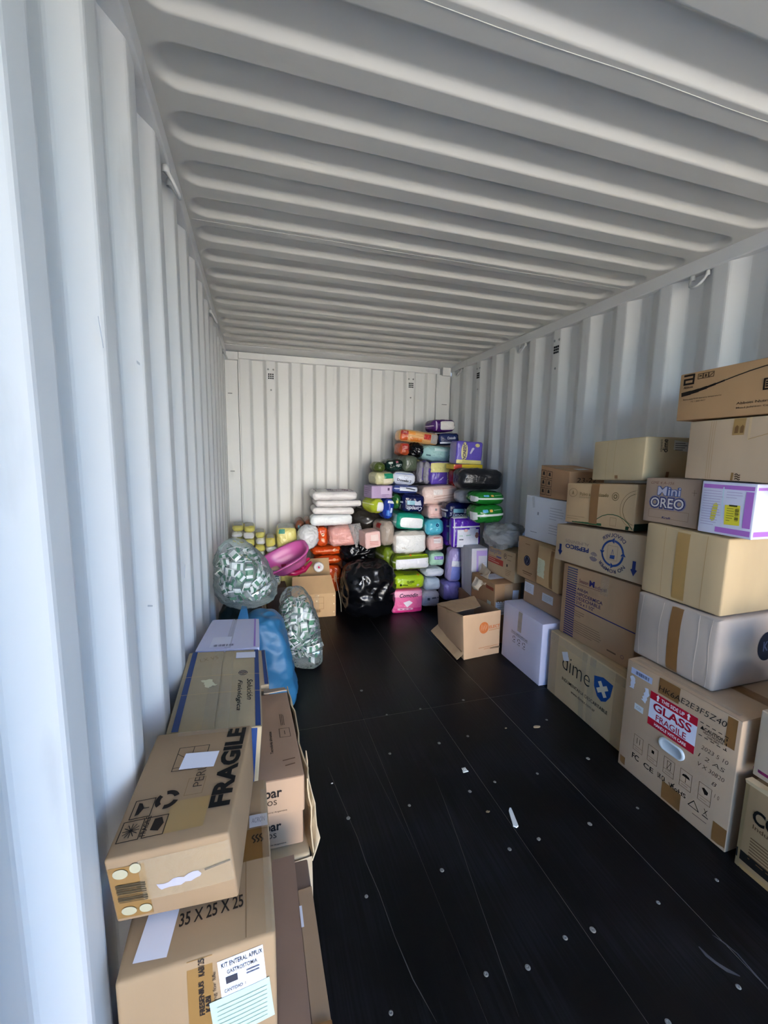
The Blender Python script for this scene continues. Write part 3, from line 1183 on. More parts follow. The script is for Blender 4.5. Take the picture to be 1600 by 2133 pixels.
# needles carton -----------------------------------------------------
s = Solid('shipping_carton', 'brown carton of needles with a striped blue bar, on the shield carton', 'carton',
          rbox((1.995, 2.04), (2.002, 1.52), 0.389, (0.826, 0.812), 0.31), card('#9a7146'), bulge=(0.003, 0.002, 0.001), seed=3)
PB = '#3a3468'
for i in range(30):
    v = 0.02 + i * 0.0325
    s.line('L', [(0.075, v), (0.215, v)], 0.0075, PB)
s.text('L', 'Season', 0.32, 0.83, 0.13, 0.05, '#7a4a48', bold=0.01)
s.text('L', 'M', 0.435, 0.84, 0.07, 0.08, PB, bold=0.03)
s.text('L', 'edical', 0.55, 0.82, 0.15, 0.045, '#6a5060', bold=0.0)
s.line('L', [(0.22, 0.775), (0.57, 0.785)], 0.002, '#7a4a48')
for t, v, w_ in (('AGUJA', 0.715, 0.16), ('HIPODERMICA', 0.655, 0.36), ('DESECHABLE', 0.595, 0.34), ('21G x 1 1/2"', 0.535, 0.26)):
    s.text('L', t, 0.235 + w_ / 2, v - 0.01, w_, 0.045, '#453c5c', bold=0.012)
s.line('L', [(0.18, 0.475), (0.99, 0.455)], 0.006, PB)
s.fineprint('L', 0.22, 0.40, 0.40, 3, 0.03, '#6b533e', 0.0025, 4)
s.fineprint('L', 0.22, 0.62, 0.26, 6, 0.03, '#6b533e', 0.0025, 5)
s.ring('L', 0.88, 0.11, 0.008, 0.010, '#5a4060')
s.line('L', [(0.70, 0.10), (0.80, 0.10)], 0.008, '#6b533e')
s.patch('L', 0.145, 0.87, 0.13, 0.24, TAPE_CLEAR, 'packing_tape', off=0.0024)
s.patch('L', 0.60, 0.87, 0.10, 0.24, TAPE_CLEAR, 'packing_tape', off=0.0024)
s.done()

# snack carton turned upside down -----------------------------------
s = Solid('shipping_carton', 'long grey brown carton upside down with blue arrows and a recycling ring', 'carton',
          rbox((1.965, 2.09), (1.985, 1.485), (0.842, 0.829), (1.079, 1.043), 0.33), card('#a0845f'), bulge=(0.004, 0.002, 0.001), seed=4)
NB = '#232f63'
s.text('L', 'PEPSICO', 0.285, 0.445, 0.29, 0.115, NB, bold=0.03, rot=180)
s.text('L', 'ALIMENTOS', 0.282, 0.582, 0.29, 0.075, '#7d7068', bold=-0.01, rot=180)
for i in range(4):
    s.ring('L', 0.489, 0.35, 0.008 + i * 0.006, 0.011 + i * 0.006, '#45486e', 200, 330)
    s.ring('L', 0.489, 0.33, 0.008 + i * 0.005, 0.010 + i * 0.005, '#45486e', 20, 150)
for (u, v) in ((0.072, 0.30), (0.894, 0.29)):
    s.shape('L', u, v, [(-0.009, 0.036), (0.009, 0.036), (0.009, -0.006), (0.018, -0.006), (0, -0.036), (-0.018, -0.006), (-0.009, -0.006)], NB)
cu, cv = 0.682, 0.515
for a0 in (10, 100, 190, 280):
    s.ring('L', cu, cv, 0.058, 0.069, '#2a4377', a0, a0 + 74)
    a = math.radians(a0 + 80)
    s.shape('L', cu, cv, [(0.064 * math.cos(a) + 0.016 * math.cos(a + b), 0.064 * math.sin(a) + 0.016 * math.sin(a + b)) for b in (math.radians(90), math.radians(-20), math.radians(200))], '#2a4377')
s.rect('L', cu - 0.05, 0.36, cu + 0.05, 0.68, 0.0014, '#7b6c58')
s.shape('L', cu, 0.46, [(-0.014, -0.016), (0.014, -0.016), (0.016, 0.004), (-0.012, 0.002)], '#2a4377')
s.line('L', [(cu - 0.01, 0.49), (cu, 0.60), (cu + 0.012, 0.50)], 0.002, '#2a4377')
s.text('L', 'DEVOLVER', cu, cv, 0.1, 0.085, '#3a3a58', bold=0.01, rot=180, arc=(0.092, 270, -95))
s.text('L', 'NO ROMPER', cu, cv, 0.1, 0.085, '#3a3a58', bold=0.01, rot=180, arc=(0.092, 90, 110))
s.done()

# milk powder carton ------------------------------------------------
s = Solid('shipping_carton', 'tan carton with an oval mark and green curved stripe, brown tape down its side', 'carton',
          rbox((1.985, 2.05), (1.998, 1.59), (1.084, 1.062), (1.315, 1.288), 0.31), card('#b28a56'), bulge=(0.003, 0.003, 0.002), seed=5)
LT = '#7d6a45'
s.ring('L', 0.11, 0.765, 0.030, 0.0325, LT, sy=0.75)
s.text('L', 'A', 0.11, 0.765, 0.04, 0.10, LT, bold=0.02)
s.text('L', 'Polvo aromatizado', 0.44, 0.74, 0.43, 0.085, '#8a744c', bold=0.02)
s.text('L', 'instantaneo', 0.33, 0.665, 0.22, 0.045, '#93805a', bold=0.0)
s.patch('L', 0.455, 0.5, 0.12, 0.99, TAPE_BROWN, 'packing_tape', off=0.002)
s.ring('L', 0.745, 0.72, 0.018, 0.0215, LT)
s.ring('L', 0.745, 0.72, 0.006, 0.012, LT)
s.ring('L', 1.02, 0.46, 0.075, 0.078, LT, 95, 265)
s.ring('L', 1.02, 0.46, 0.092, 0.094, LT, 95, 265)
s.fineprint('L', 0.03, 0.34, 0.17, 2, 0.06, '#8d7850', 0.002, 6)
GR = '#2f5a38'
pp = []
for i in range(9):
    t = i / 8
    u = 0.13 + 0.44 * t
    pp.append((u, 0.05 + 0.10 * t ** 4 - 0.01))
for i in range(8):
    s.line('L', [(pp[i][0], 0.03 + 0.02 * (i / 8)), (pp[i + 1][0], 0.03 + 0.022 * (i / 8))], 0.006 + 0.008 * i / 8, GR)
s.ring('L', 0.72, -0.35, 0.150, 0.154, GR, 35, 140)
s.line('L', [(0.92, 0.05), (0.995, 0.04)], 0.018, '#14331f')
s.patch('N', 0.5, 0.08, 0.98, 0.15, mat('dark_green_print', '#12301d', rough=0.6), 'green_stripe')
s.rect('L', 0.70, 0.06, 0.78, 0.24, 0.0014, LT)
s.done()

# plain pale carton with vertical mark on near side ------------------
s = Solid('shipping_carton', 'pale kraft carton on the green striped one, small dark lettering up its near side', 'carton',
          rbox((2.0, 1.885), (1.985, 1.555), (1.336, 1.318), (1.541, 1.522), 0.30), card('#b29766'), bulge=(0.005, 0.006, 0.002), r=0.006, seed=6)
s.patch('L', 0.52, 0.06, 0.06, 0.12, TAPE_BROWN, 'packing_tape')
s.text('N', 'dime', 0.36, 0.80, 0.30, 0.10, '#1b1714', rot=90, bold=0.015)
s.text('N', 'indumentaria', 0.28, 0.80, 0.28, 0.05, '#2b2724', rot=90, bold=0.0)
s.patch('N', 0.68, 0.80, 0.30, 0.22, paper('#cfc9bd'), 'label', rot=-6)
s.fineprint('N', 0.56, 0.80, 0.86, 4, 0.05, '#5b564e', 0.003, 8)
s.patch('N', 0.46, 0.10, 0.06, 0.2, TAPE_BROWN, 'packing_tape')
for u in (0.3, 0.46):
    s.line('L', [(u, 0.02), (u + 0.01, 0.97)], 0.0015, '#b39768')
s.done()

# middle stack --------------------------------------------------------
s = Solid('shipping_carton', 'crumpled grey brown carton with a dark round mark, on the glass carton', 'carton',
          rbox((1.929, 1.465), (1.932, 1.103), 0.532, 0.827, 0.37), card('#9a8877'), bulge=(0.012, 0.014, 0.0), r=0.012, crinkle=0.0016, cscale=9, seed=7, n=14)
s.patch('L', 0.54, 0.5, 0.14, 0.99, TAPE_BROWN, 'packing_tape', cell=0.012)
for u, w_ in ((0.36, 0.003), (0.80, 0.004), (0.93, 0.003), (0.08, 0.003)):
    pts = [(u + 0.008 * math.sin(7 * t + u * 20), 0.03 + 0.94 * t) for t in [i / 10 for i in range(11)]]
    s.line('L', pts, w_, '#d3c3b2')
s.ring('N', 0.72, 0.56, 0.0, 0.060, '#141b2c')
s.text('N', 'KO', 0.73, 0.57, 0.18, 0.14, '#45506c', bold=0.03, off=0.0028)
b = s.patch('T', 0.0, 0.5, 0.12, 1.0, card('#9a8877'), 'flap', off=0.002)
s.done()

s = Solid('shipping_carton', 'large plain pale kraft carton with a brown tape strip, under the biscuit carton', 'carton',
          rbox((1.945, 1.47), (1.952, 1.12), 0.833, (1.141, 1.151), 0.36), card('#a98a58'), bulge=(0.004, 0.010, 0.0), r=0.008, seed=8)
s.patch('L', 0.50, 0.5, 0.155, 0.99, mat('tape_pale', '#a9854f', rough=0.35), 'packing_tape')
s.line('L', [(0.77, 0.02), (0.775, 0.98)], 0.002, '#a78a5a')
s.line('L', [(0.28, 0.02), (0.27, 0.98)], 0.0016, '#a78a5a')
s.ring('N', 0.83, 0.56, 0.0, 0.068, '#17243f')
s.text('N', 'KO', 0.82, 0.57, 0.20, 0.13, '#5d6c90', bold=0.03, off=0.0028)
s.line('N', [(0.70, 0.26), (0.99, 0.28)], 0.006, '#5a452c')
s.line('N', [(0.70, 0.22), (0.9, 0.235)], 0.004, '#5a452c')
s.done()

s = Solid('biscuit_carton', 'greyish brown carton with big white and navy biscuit lettering', 'carton',
          rbox((1.965, 1.515), (1.972, 1.268), 1.153, (1.359, 1.352), 0.33), card('#917257'), bulge=(0.004, 0.002, 0.001), seed=9)
NV, LV = '#2c2f5e', '#b9b4c0'
s.text('L', 'Mini', 0.475, 0.72, 0.44, 0.21, '#4c5a86', bold=0.085)
s.text('L', 'Mini', 0.475, 0.72, 0.42, 0.185, LV, bold=0.01, off=0.0022)
s.text('L', 'OREO', 0.455, 0.46, 0.70, 0.30, '#7a7488', bold=0.12)
s.text('L', 'OREO', 0.455, 0.46, 0.66, 0.26, NV, bold=0.075, off=0.002)
s.text('L', 'OREO', 0.455, 0.46, 0.62, 0.215, '#cfc6c0', bold=0.015, off=0.0027)
s.text('L', 'GME 4 A-156', 0.33, 0.895, 0.44, 0.06, '#6a3f30', bold=-0.012, shear=0.2)
s.rect('L', 0.12, 0.12, 0.86, 0.30, 0.0012, '#7d6248')
s.text('L', 'Kraft', 0.47, 0.14, 0.17, 0.05, NV, bold=0.02, shear=0.2)
s.line('L', [(0.875, 0.72), (0.955, 0.72)], 0.0012, '#5d4a3a')
s.line('L', [(0.915, 0.66), (0.915, 0.78)], 0.0012, '#5d4a3a')
s.done()

s = Solid('medicine_carton', 'white carton with lilac borders and a yellow sticker on its side', 'carton',
          rbox((1.95, 1.247), (1.95, 1.05), 1.1525, 1.355, 0.35), mat('white_carton', '#d9d8e8', rough=0.5, noise_scale=8, noise_amt=0.03), bulge=(0.003, 0.003, 0.001), seed=10)
LI = mat('lilac_print', '#b06fc4', rough=0.5)
s.patch('L', 0.5, 0.91, 0.92, 0.075, LI, 'lilac_band')
s.patch('L', 0.895, 0.52, 0.13, 0.66, LI, 'lilac_band')
s.patch('L', 0.66, 0.095, 0.62, 0.10, LI, 'lilac_band')
s.fineprint('L', 0.06, 0.44, 0.82, 14, 0.05, '#b7acc9', 0.0022, 11)
s.fineprint('L', 0.50, 0.80, 0.82, 3, 0.05, '#b7acc9', 0.0022, 12)
yl = s.patch('L', 0.635, 0.40, 0.27, 0.37, paper('#e3d43a'), 'sticker', rot=3)
yl['label'] = 'yellow printed sticker'
s.barcode('L', 0.72, 0.42, 0.05, 0.26, '#4a4520', n=10, rot90=True)
s.fineprint('L', 0.54, 0.67, 0.52, 6, 0.045, '#6b6428', 0.002, 13)
s.line('L', [(0.58, 0.575), (0.70, 0.575)], 0.006, '#3b3818')
s.patch('L', 0.30, 0.42, 0.10, 0.36, paper('#d8cb45'), 'tape_strip', rot=-8, shape='round')
s.line('L', [(0.43, 0.9), (0.44, 0.6), (0.46, 0.35)], 0.004, '#c6dfe4')
s.patch('N', 0.5, 0.91, 0.98, 0.05, LI, 'lilac_band')
s.patch('N', 0.5, 0.095, 0.96, 0.09, LI, 'lilac_band')
s.done()

s = Solid('shipping_carton', 'plain pale kraft carton directly under the topmost long carton', 'carton',
          rbox((1.95, 1.325), (1.952, 0.78), 1.361, (1.60, 1.590), 0.36), card('#b0906a'), bulge=(0.005, 0.002, 0.001), seed=11)
s.patch('L', 0.345, 0.86, 0.075, 0.26, mat('tape_pale', '#a9854f'), 'packing_tape')
for d in (-0.012, 0.022):
    s.shape('L', 0.345 + d, 0.82, [(-0.006, -0.014), (0.006, -0.014), (0.006, 0.010), (0.0, 0.016), (-0.006, 0.008)], '#7d5c38', off=0.002)
s.line('L', [(0.41, 0.98), (0.415, 0.66)], 0.008, '#cdb18a')
s.line('L', [(0.415, 0.66), (0.60, 0.78)], 0.002, '#a48355')
for i in range(3):
    s.line('L', [(0.358 + 0.006 * t_, 0.035 + i * 0.035 + 0.012 * math.sin(t_ * 1.2)) for t_ in range(6)], 0.0035, '#4b3a2a')
s.line('L', [(0.335, 0.02), (0.34, 0.12)], 0.008, '#8d6c42')
for u in (0.16, 0.175, 0.19):
    s.line('L', [(u, 0.02), (u, 0.98)], 0.0012, '#b08f62')
s.done()

s = Solid('shipping_carton', 'topmost long kraft carton with a black curved swoosh and square logo', 'carton',
          rbox((1.95, 1.39), (1.95, 0.72), (1.604, 1.598), (1.803, 1.787), 0.32), card('#a4753f'), bulge=(0.004, 0.002, 0.001), seed=12)
# mark: rounded square letter a
u0, v0 = 0.075, 0.74
s.line('L', [(0.03, 0.95), (0.088, 0.95), (0.088, 0.77), (0.032, 0.77), (0.032, 0.865), (0.078, 0.865)], 0.008, DK)
s.text('L', 'Abbott', 0.06, 0.70, 0.06, 0.05, DK, bold=0.02)
for i in range(3):
    c_ = 0.128 + i * 0.032
    s.rect('L', c_ - 0.014, 0.84, c_ + 0.014, 0.94, 0.0024, '#4a3420')
s.shape('L', 0.128, 0.885, [(-0.006, 0), (0.006, 0), (0.004, 0.005), (-0.004, 0.005)], '#4a3420')
s.shape('L', 0.160, 0.885, [(-0.004, -0.005), (0.004, -0.005), (0.003, 0.006), (-0.003, 0.006)], '#4a3420')
s.line('L', [(0.182, 0.855), (0.203, 0.92)], 0.003, '#4a3420')
pts = [(0.03, 0.56), (0.07, 0.575), (0.12, 0.60), (0.17, 0.635), (0.22, 0.675), (0.27, 0.715), (0.33, 0.765), (0.39, 0.81), (0.46, 0.85), (0.60, 0.91)]
for i in range(len(pts) - 1):
    s.line('L', [pts[i], pts[i + 1]], max(0.0035, 0.017 - i * 0.0028), DK)
s.text('L', 'Store away from extreme temperatures', 0.15, 0.44, 0.23, 0.035, '#3a281a', bold=0.01)
s.text('L', 'TC 1-800-4637', 0.13, 0.385, 0.09, 0.03, '#3a281a')
s.text('L', 'Abbott Nutrition', 0.45, 0.24, 0.20, 0.045, '#3a281a', bold=0.005)
s.text('L', 'Mead Johnson Columbus', 0.46, 0.15, 0.22, 0.04, '#3a281a', bold=0.005)
s.rect('L', 0.475, 0.44, 0.535, 0.62, 0.006, DK)
for v in (0.49, 0.53, 0.57):
    s.line('L', [(0.485, v), (0.525, v)], 0.005, DK)
s.done()

# near right edge -------------------------------------------------------
s = Solid('open_carton', 'dark brown torn carton with large black lettering at the right edge of the floor', 'carton',
          rbox((1.858, 0.905), (1.858, 0.42), 0.0, 0.325, 0.44), card('#94703f'), bulge=(0.004, 0.003, 0.0), seed=13, skip=('T',))
s.text('L', 'CO', 0.155, 0.70, 0.17, 0.16, '#17120d', bold=0.03)
s.text('L', 'Industria', 0.18, 0.575, 0.2, 0.05, '#5b4228', bold=0.0)
s.fineprint('L', 0.08, 0.5, 0.43, 8, 0.035, '#6b4d2e', 0.004, 15)
s.line('L', [(0.03, 0.16), (0.99, 0.16)], 0.036, '#1c1712')
s.line('L', [(0.0, 0.03), (0.99, 0.03)], 0.016, '#b28f5d')
s.line('L', [(0.012, 0.02), (0.012, 0.97)], 0.014, '#a58a60')
vs, fs = [], []
rr_ = random.Random(4)
for i in range(13):
    y = 0.905 - 0.485 * i / 12
    vs += [Vector((1.858, y, 0.322)), Vector((1.852 - rr_.uniform(0, .006), y, 0.345 + rr_.uniform(-.008, .01))), Vector((1.885, y, 0.338 + rr_.uniform(-.004, .004)))]
for i in range(12):
    a = 3 * i
    fs += [(a, a + 3, a + 4, a + 1), (a + 1, a + 4, a + 5, a + 2)]
mesh_obj('torn_flap', [v - s.org for v in vs], fs, card('#c8a872'), s.root)
s.done()
s = Solid('shipping_carton', 'pale carton with a thin purple stripe, lying on the torn carton at the right edge', 'carton',
          rbox((1.882, 0.905), (1.885, 0.43), 0.35, 0.592, 0.40), card('#b39a78'), bulge=0.003, seed=14)
s.line('L', [(0.0, 0.10), (0.99, 0.10)], 0.011, '#7d2450')
s.fineprint('L', 0.12, 0.6, 0.82, 5, 0.045, '#7d6a52', 0.003, 16)
s.fineprint('L', 0.12, 0.5, 0.55, 5, 0.045, '#7d6a52', 0.003, 17)
s.done()
s = Solid('shipping_carton', 'small dark kraft carton above the purple striped one at the right edge', 'carton',
          rbox((1.915, 0.90), (1.92, 0.5), 0.598, 0.672, 0.3), card('#8c6a44'), bulge=0.002, seed=15)
s.line('L', [(0.03, 0.4), (0.3, 0.4)], 0.008, '#2c2018')
s.done()

# far right group ------------------------------------------------------
WH = mat('white_carton_board', '#cdcbe0', rough=0.55, noise_scale=6, noise_amt=0.04, bump=0.1, bump_scale=20)
s = Solid('shipping_carton', 'large white carton with three recycling marks, standing on the floor', 'carton',
          rbox((1.934, 2.545), (1.923, 2.10), 0.0, 0.405, 0.36), WH, bulge=(0.004, 0.002, 0.002), seed=16)
s.flaps('y', WH, tape=clear_film('tape_white', '#d4d2dd', 0.25, 0.2, 0.4, 40, False))
s.patch('L', 0.47, 0.82, 0.10, 0.36, mat('tape_grey', '#9a9590', rough=0.3, noise_scale=30, noise_amt=0.25), 'packing_tape')
s.text('L', 'FRAGILE HANDLE WITH CARE', 0.48, 0.58, 0.42, 0.035, '#332f38', bold=0.0)
s.line('L', [(0.26, 0.55), (0.69, 0.55)], 0.002, '#332f38')
for cu in (0.346, 0.48, 0.609):
    for kk in range(3):
        s.ring('L', cu, 0.48, 0.011, 0.016, '#2b2730', kk * 120 + 10, kk * 120 + 95)
    s.text('L', 'PAP', cu, 0.41, 0.07, 0.025, '#2b2730')
s.text('N', 'S', 0.36, 0.62, 0.14, 0.15, '#1d4a4a', bold=0.06)
s.rect('N', 0.24, 0.16, 0.34, 0.24, 0.0016, '#8a88a0')
s.patch('T', 0.6, 0.12, 0.12, 0.03, paper('#77758a'), 'label', off=0.006)
s.done()

s = Solid('shipping_carton', 'low dark brown carton with two white labels, on the white carton', 'carton',
          rbox((2.06, 2.50), (2.06, 2.07), 0.4155, 0.5775, 0.24), card('#8f6a48'), bulge=0.002, seed=17)
s.patch('L', 0.14, 0.68, 0.24, 0.44, paper('#cfd0da'), 'label', skew=0.0)
s.fineprint('L', 0.05, 0.22, 0.8, 5, 0.07, '#8d8f9c', 0.002, 18)
s.patch('L', 0.60, 0.60, 0.25, 0.34, paper('#c5c6ca'), 'label')
s.fineprint('L', 0.50, 0.70, 0.68, 4, 0.06, '#84868c', 0.002, 19)
s.done()

s = Solid('shipping_carton', 'kraft carton with a dark round logo, beside the one with a pale label', 'carton',
          rbox((2.06, 2.60), (2.06, 2.345), 0.58, (0.868, 0.868), 0.24), card('#9b7243'), bulge=0.003, seed=18)
s.ring('L', 0.47, 0.46, 0.0, 0.036, '#232436')
s.line('L', [(0.38, 0.54), (0.47, 0.40), (0.54, 0.55)], 0.003, '#8a8ca0', off=0.002)
s.ring('L', 0.47, 0.46, 0.026, 0.028, '#8a8ca0', off=0.002)
s.line('L', [(0.35, 0.86), (0.55, 0.86)], 0.004, '#7d5a34')
s.line('L', [(0.30, 0.17), (0.70, 0.17)], 0.006, '#6d4b2c')
s.line('L', [(0.33, 0.12), (0.66, 0.12)], 0.004, '#6d4b2c')
s.done()

s = Solid('dented_carton', 'dented kraft carton with a pale green label, between the logo carton and upside down carton', 'carton',
          rbox((2.03, 2.335), (2.032, 2.12), (0.585, 0.60), (0.858, 0.86), 0.24), card('#a98048'), bulge=(0.010, 0.004, 0.0), r=0.008, crinkle=0.0015, cscale=10, n=10, seed=19)
s.patch('L', 0.23, 0.44, 0.37, 0.46, paper('#cfcfae'), 'label', jag=0.003, cell=0.01)
s.fineprint('L', 0.09, 0.24, 0.62, 8, 0.045, '#a5a58a', 0.002, 20)
s.patch('L', 0.70, 0.5, 0.14, 0.98, TAPE_BROWN, 'packing_tape')
fb = MB()
q0 = Vector((2.03, 2.335, 0.862)) - s.org
fb.hexa([(q0.x, q0.y, q0.z), (q0.x, q0.y - 0.22, q0.z - 0.002), (q0.x + 0.07, q0.y - 0.22, q0.z + 0.006), (q0.x + 0.07, q0.y, q0.z + 0.006),
         (q0.x, q0.y, q0.z + 0.004), (q0.x, q0.y - 0.22, q0.z + 0.002), (q0.x + 0.07, q0.y - 0.22, q0.z + 0.010), (q0.x + 0.07, q0.y, q0.z + 0.010)])
fb.build('flap', card('#a98048'), s.root)
s.done()

s = Solid('shipping_carton', 'white carton with small grey print, under the kraft carton with handling symbols', 'carton',
          rbox((2.06, 2.535), (2.06, 2.12), 0.876, (1.168, 1.172), 0.25), mat('white_carton_cool', '#d4d6dc', rough=0.5, noise_scale=6, noise_amt=0.03), bulge=0.003, seed=20)
s.shape('L', 0.34, 0.62, [(-0.008, -0.010), (0.008, -0.010), (0.008, 0.010), (-0.008, 0.010)], '#8b8d94')
s.line('L', [(0.16, 0.17), (0.33, 0.17)], 0.003, '#6f7178')
s.fineprint('L', 0.62, 0.95, 0.80, 5, 0.06, '#9a9ca4', 0.003, 21)
s.fineprint('L', 0.62, 0.90, 0.42, 4, 0.06, '#9a9ca4', 0.003, 22)
s.patch('L', 0.20, 0.86, 0.06, 0.26, clear_film('tape_white', '#d4d2dd', 0.25, 0.2, 0.4, 40, False), 'packing_tape', rot=12)
s.done()

s = Solid('shipping_carton', 'kraft carton with six black handling symbols and a handwritten number', 'carton',
          rbox((2.05, 2.385), (2.035, 2.10), 1.1755, (1.352, 1.382), 0.25), card('#99693d'), bulge=0.003, seed=21)
s.flaps('x', card('#a57a4c'), tape=TAPE_CLEAR)
for i in range(2):
    for j in range(3):
        cu, cv = 0.13 + i * 0.22, 0.20 + j * 0.28
        s.rect('L', cu - 0.09, cv - 0.11, cu + 0.09, cv + 0.11, 0.003, DK)
        s.shape('L', cu, cv, [(-0.012, -0.008), (0.012, -0.008), (0.006, 0.014), (-0.008, 0.012)], DK)
s.text('N', '23-22', 0.48, 0.72, 0.55, 0.15, '#20160f', bold=-0.008, shear=0.1)
s.line('N', [(0.38, 0.50), (0.62, 0.52)], 0.004, '#20160f')
s.patch('T', 0.50, 0.20, 0.36, 0.16, paper('#cdd2d2'), 'label', rot=10, off=0.006)
s.done()

# open crushed carton with the orange logo ----------------------------
s = Solid('open_carton', 'crushed open kraft carton with an orange round logo, on the floor', 'carton',
          {(0, 0, 0): (1.622, 2.53, 0), (1, 0, 0): (1.925, 2.56, 0), (0, 1, 0): (1.615, 2.94, 0), (1, 1, 0): (1.925, 2.95, 0),
           (0, 0, 1): (1.598, 2.525, 0.333), (1, 0, 1): (1.922, 2.56, 0.333), (0, 1, 1): (1.592, 2.95, 0.262), (1, 1, 1): (1.925, 2.95, 0.30)},
          card('#b58a5e'), bulge=(0.010, 0.003, 0), r=0.006, crinkle=0.0015, cscale=8, n=12, seed=22, skip=('T',))
OR = '#c8703a'
s.ring('N', 0.54, 0.66, 0.0, 0.040, OR)
for i in range(6):
    s.line('N', [(0.45 + 0.03 * i, 0.60 + 0.03 * (i % 2)), (0.48 + 0.03 * i, 0.74 - 0.02 * (i % 3))], 0.002, '#d8b088', off=0.0022)
s.text('N', 'ELECT', 0.83, 0.655, 0.30, 0.07, OR, bold=0.03)
s.line('N', [(0.68, 0.585), (0.98, 0.59)], 0.006, '#c08a5e')
s.line('N', [(0.40, 0.21), (0.95, 0.22)], 0.003, '#b0703f')
s.line('N', [(0.55, 0.17), (0.85, 0.18)], 0.003, '#b0703f')
inner = MB()
inner.box(1.61, 1.92, 2.55, 2.94, 0.05, 0.06)
o = inner.build('inner_floor', card('#6f5233'), s.root)
o.location = -s.org
fb = MB()


def sheet(name, P, n, m_, thick, material, parent, org, wob=0.0, seed=1):
    """a sheet of board between four corners with thickness and a slight wobble"""
    rr = random.Random(seed)
    of = Vector((rr.uniform(0, 9), rr.uniform(0, 9), 0))
    P = [Vector(p) for p in P]
    nrm = (P[1] - P[0]).cross(P[3] - P[0]).normalized()
    vs, fs = [], []
    for lay in (0, 1):
        for j in range(m_ + 1):
            for i in range(n + 1):
                u, v = i / n, j / m_
                p = (P[0] * (1 - u) + P[1] * u) * (1 - v) + (P[3] * (1 - u) + P[2] * u) * v
                p = p + nrm * (wob * noise.noise(p * 14 + of) + thick * lay)
                vs.append(p - org)
    N = (n + 1) * (m_ + 1)
    for j in range(m_):
        for i in range(n):
            a = j * (n + 1) + i
            qd = (a, a + 1, a + n + 2, a + n + 1)
            fs.append(tuple(reversed(qd)))
            fs.append(tuple(x + N for x in qd))
    edge = [i for i in range(n + 1)] + [j * (n + 1) + n for j in range(1, m_ + 1)] + [m_ * (n + 1) + i for i in range(n - 1, -1, -1)] + [j * (n + 1) for j in range(m_ - 1, 0, -1)]
    for k_ in range(len(edge)):
        a, b = edge[k_], edge[(k_ + 1) % len(edge)]
        fs.append((a, b, b + N, a + N))
    return mesh_obj(name, vs, fs, material, parent)


KF = card('#a98558')
sheet('flap', [(1.592, 2.95, 0.268), (1.600, 2.64, 0.318), (1.86, 2.74, 0.298), (1.918, 2.945, 0.305)], 8, 8, 0.004, KF, s.root, s.org, 0.012, 3)
sheet('flap', [(1.598, 2.528, 0.333), (1.63, 2.60, 0.20), (1.60, 2.80, 0.19), (1.593, 2.80, 0.285)], 8, 6, 0.004, KF, s.root, s.org, 0.01, 4)
sheet('flap', [(1.566, 2.99, 0.03), (1.575, 2.54, 0.004), (1.622, 2.535, 0.05), (1.612, 2.95, 0.10)], 8, 4, 0.004, KF, s.root, s.org, 0.008, 5)
s.done()

s = Solid('parcel_carton', 'small brown parcel carton with shipping labels and a crumpled flap, behind the orange logo carton', 'carton',
          hexcorners((1.951, 2.70), (1.945, 3.05), (2.178, 2.70), (2.17, 3.04), 0.0, 0.478), card('#8d6136'), bulge=(0.003, 0.003, 0.001), seed=23)
s.patch('N', 0.28, 0.72, 0.40, 0.045, TAPE_BROWN, 'packing_tape')
s.patch('N', 0.52, 0.82, 0.30, 0.32, TAPE_CLEAR, 'packing_tape')
s.patch('N', 0.80, 0.80, 0.24, 0.15, WHITE_PAPER, 'label', rot=-3)
s.patch('N', 0.25, 0.60, 0.40, 0.22, WHITE_PAPER, 'label')
s.fineprint('N', 0.10, 0.40, 0.68, 4, 0.03, '#7d7d86', 0.003, 23)
s.barcode('N', 0.25, 0.52, 0.24, 0.03, '#2a2a30', n=14)
s.patch('L', 0.80, 0.62, 0.15, 0.13, paper('#b9c0b2'), 'label')
s.patch('L', 0.80, 0.90, 0.30, 0.05, paper('#8c3a26'), 'label')
s.patch('T', 0.42, 0.55, 0.62, 0.40, WHITE_PAPER, 'label', rot=4)
s.fineprint('T', 0.2, 0.6, 0.68, 4, 0.06, '#9a9aa6', 0.003, 24)
sheet('crumpled_flap', [(1.935, 2.98, 0.40), (1.935, 2.82, 0.44), (2.02, 2.87, 0.52), (2.05, 3.05, 0.54)], 10, 10, 0.004, card('#b39a78'), s.root, s.org, 0.03, 6)
sheet('crumpled_flap', [(1.925, 2.97, 0.36), (1.93, 2.89, 0.37), (1.935, 2.86, 0.46), (1.93, 2.98, 0.46)], 8, 8, 0.003, card('#c3b093'), s.root, s.org, 0.03, 7)
s.done()

s = Solid('shipping_carton', 'kraft carton with a red stripe and blue outlined lettering, under the clear bag', 'carton',
          rbox((2.10, 3.07), (2.10, 2.68), 0.4815, (0.713, 0.690), 0.21), card('#b58f5c'), bulge=0.002, seed=24)
s.text('L', 'Rasprin', 0.26, 0.86, 0.48, 0.20, '#565a86', bold=0.03)
s.text('L', 'Rasprin', 0.26, 0.86, 0.46, 0.17, '#c9b896', bold=-0.005, off=0.0022)
s.text('L', '7000', 0.43, 0.68, 0.20, 0.07, '#4a568c', bold=0.05, shear=0.2)
s.patch('L', 0.31, 0.50, 0.58, 0.21, paper('#b8402f'), 'red_stripe')
s.line('L', [(0.04, 0.56), (0.30, 0.54)], 0.004, '#e0c0a8', off=0.002)
s.line('L', [(0.04, 0.48), (0.45, 0.46)], 0.004, '#e0c0a8', off=0.002)
s.line('L', [(0.02, 0.66), (0.50, 0.64)], 0.003, '#b8402f')
s.ring('L', 0.66, 0.80, 0.017, 0.021, '#4a4038')
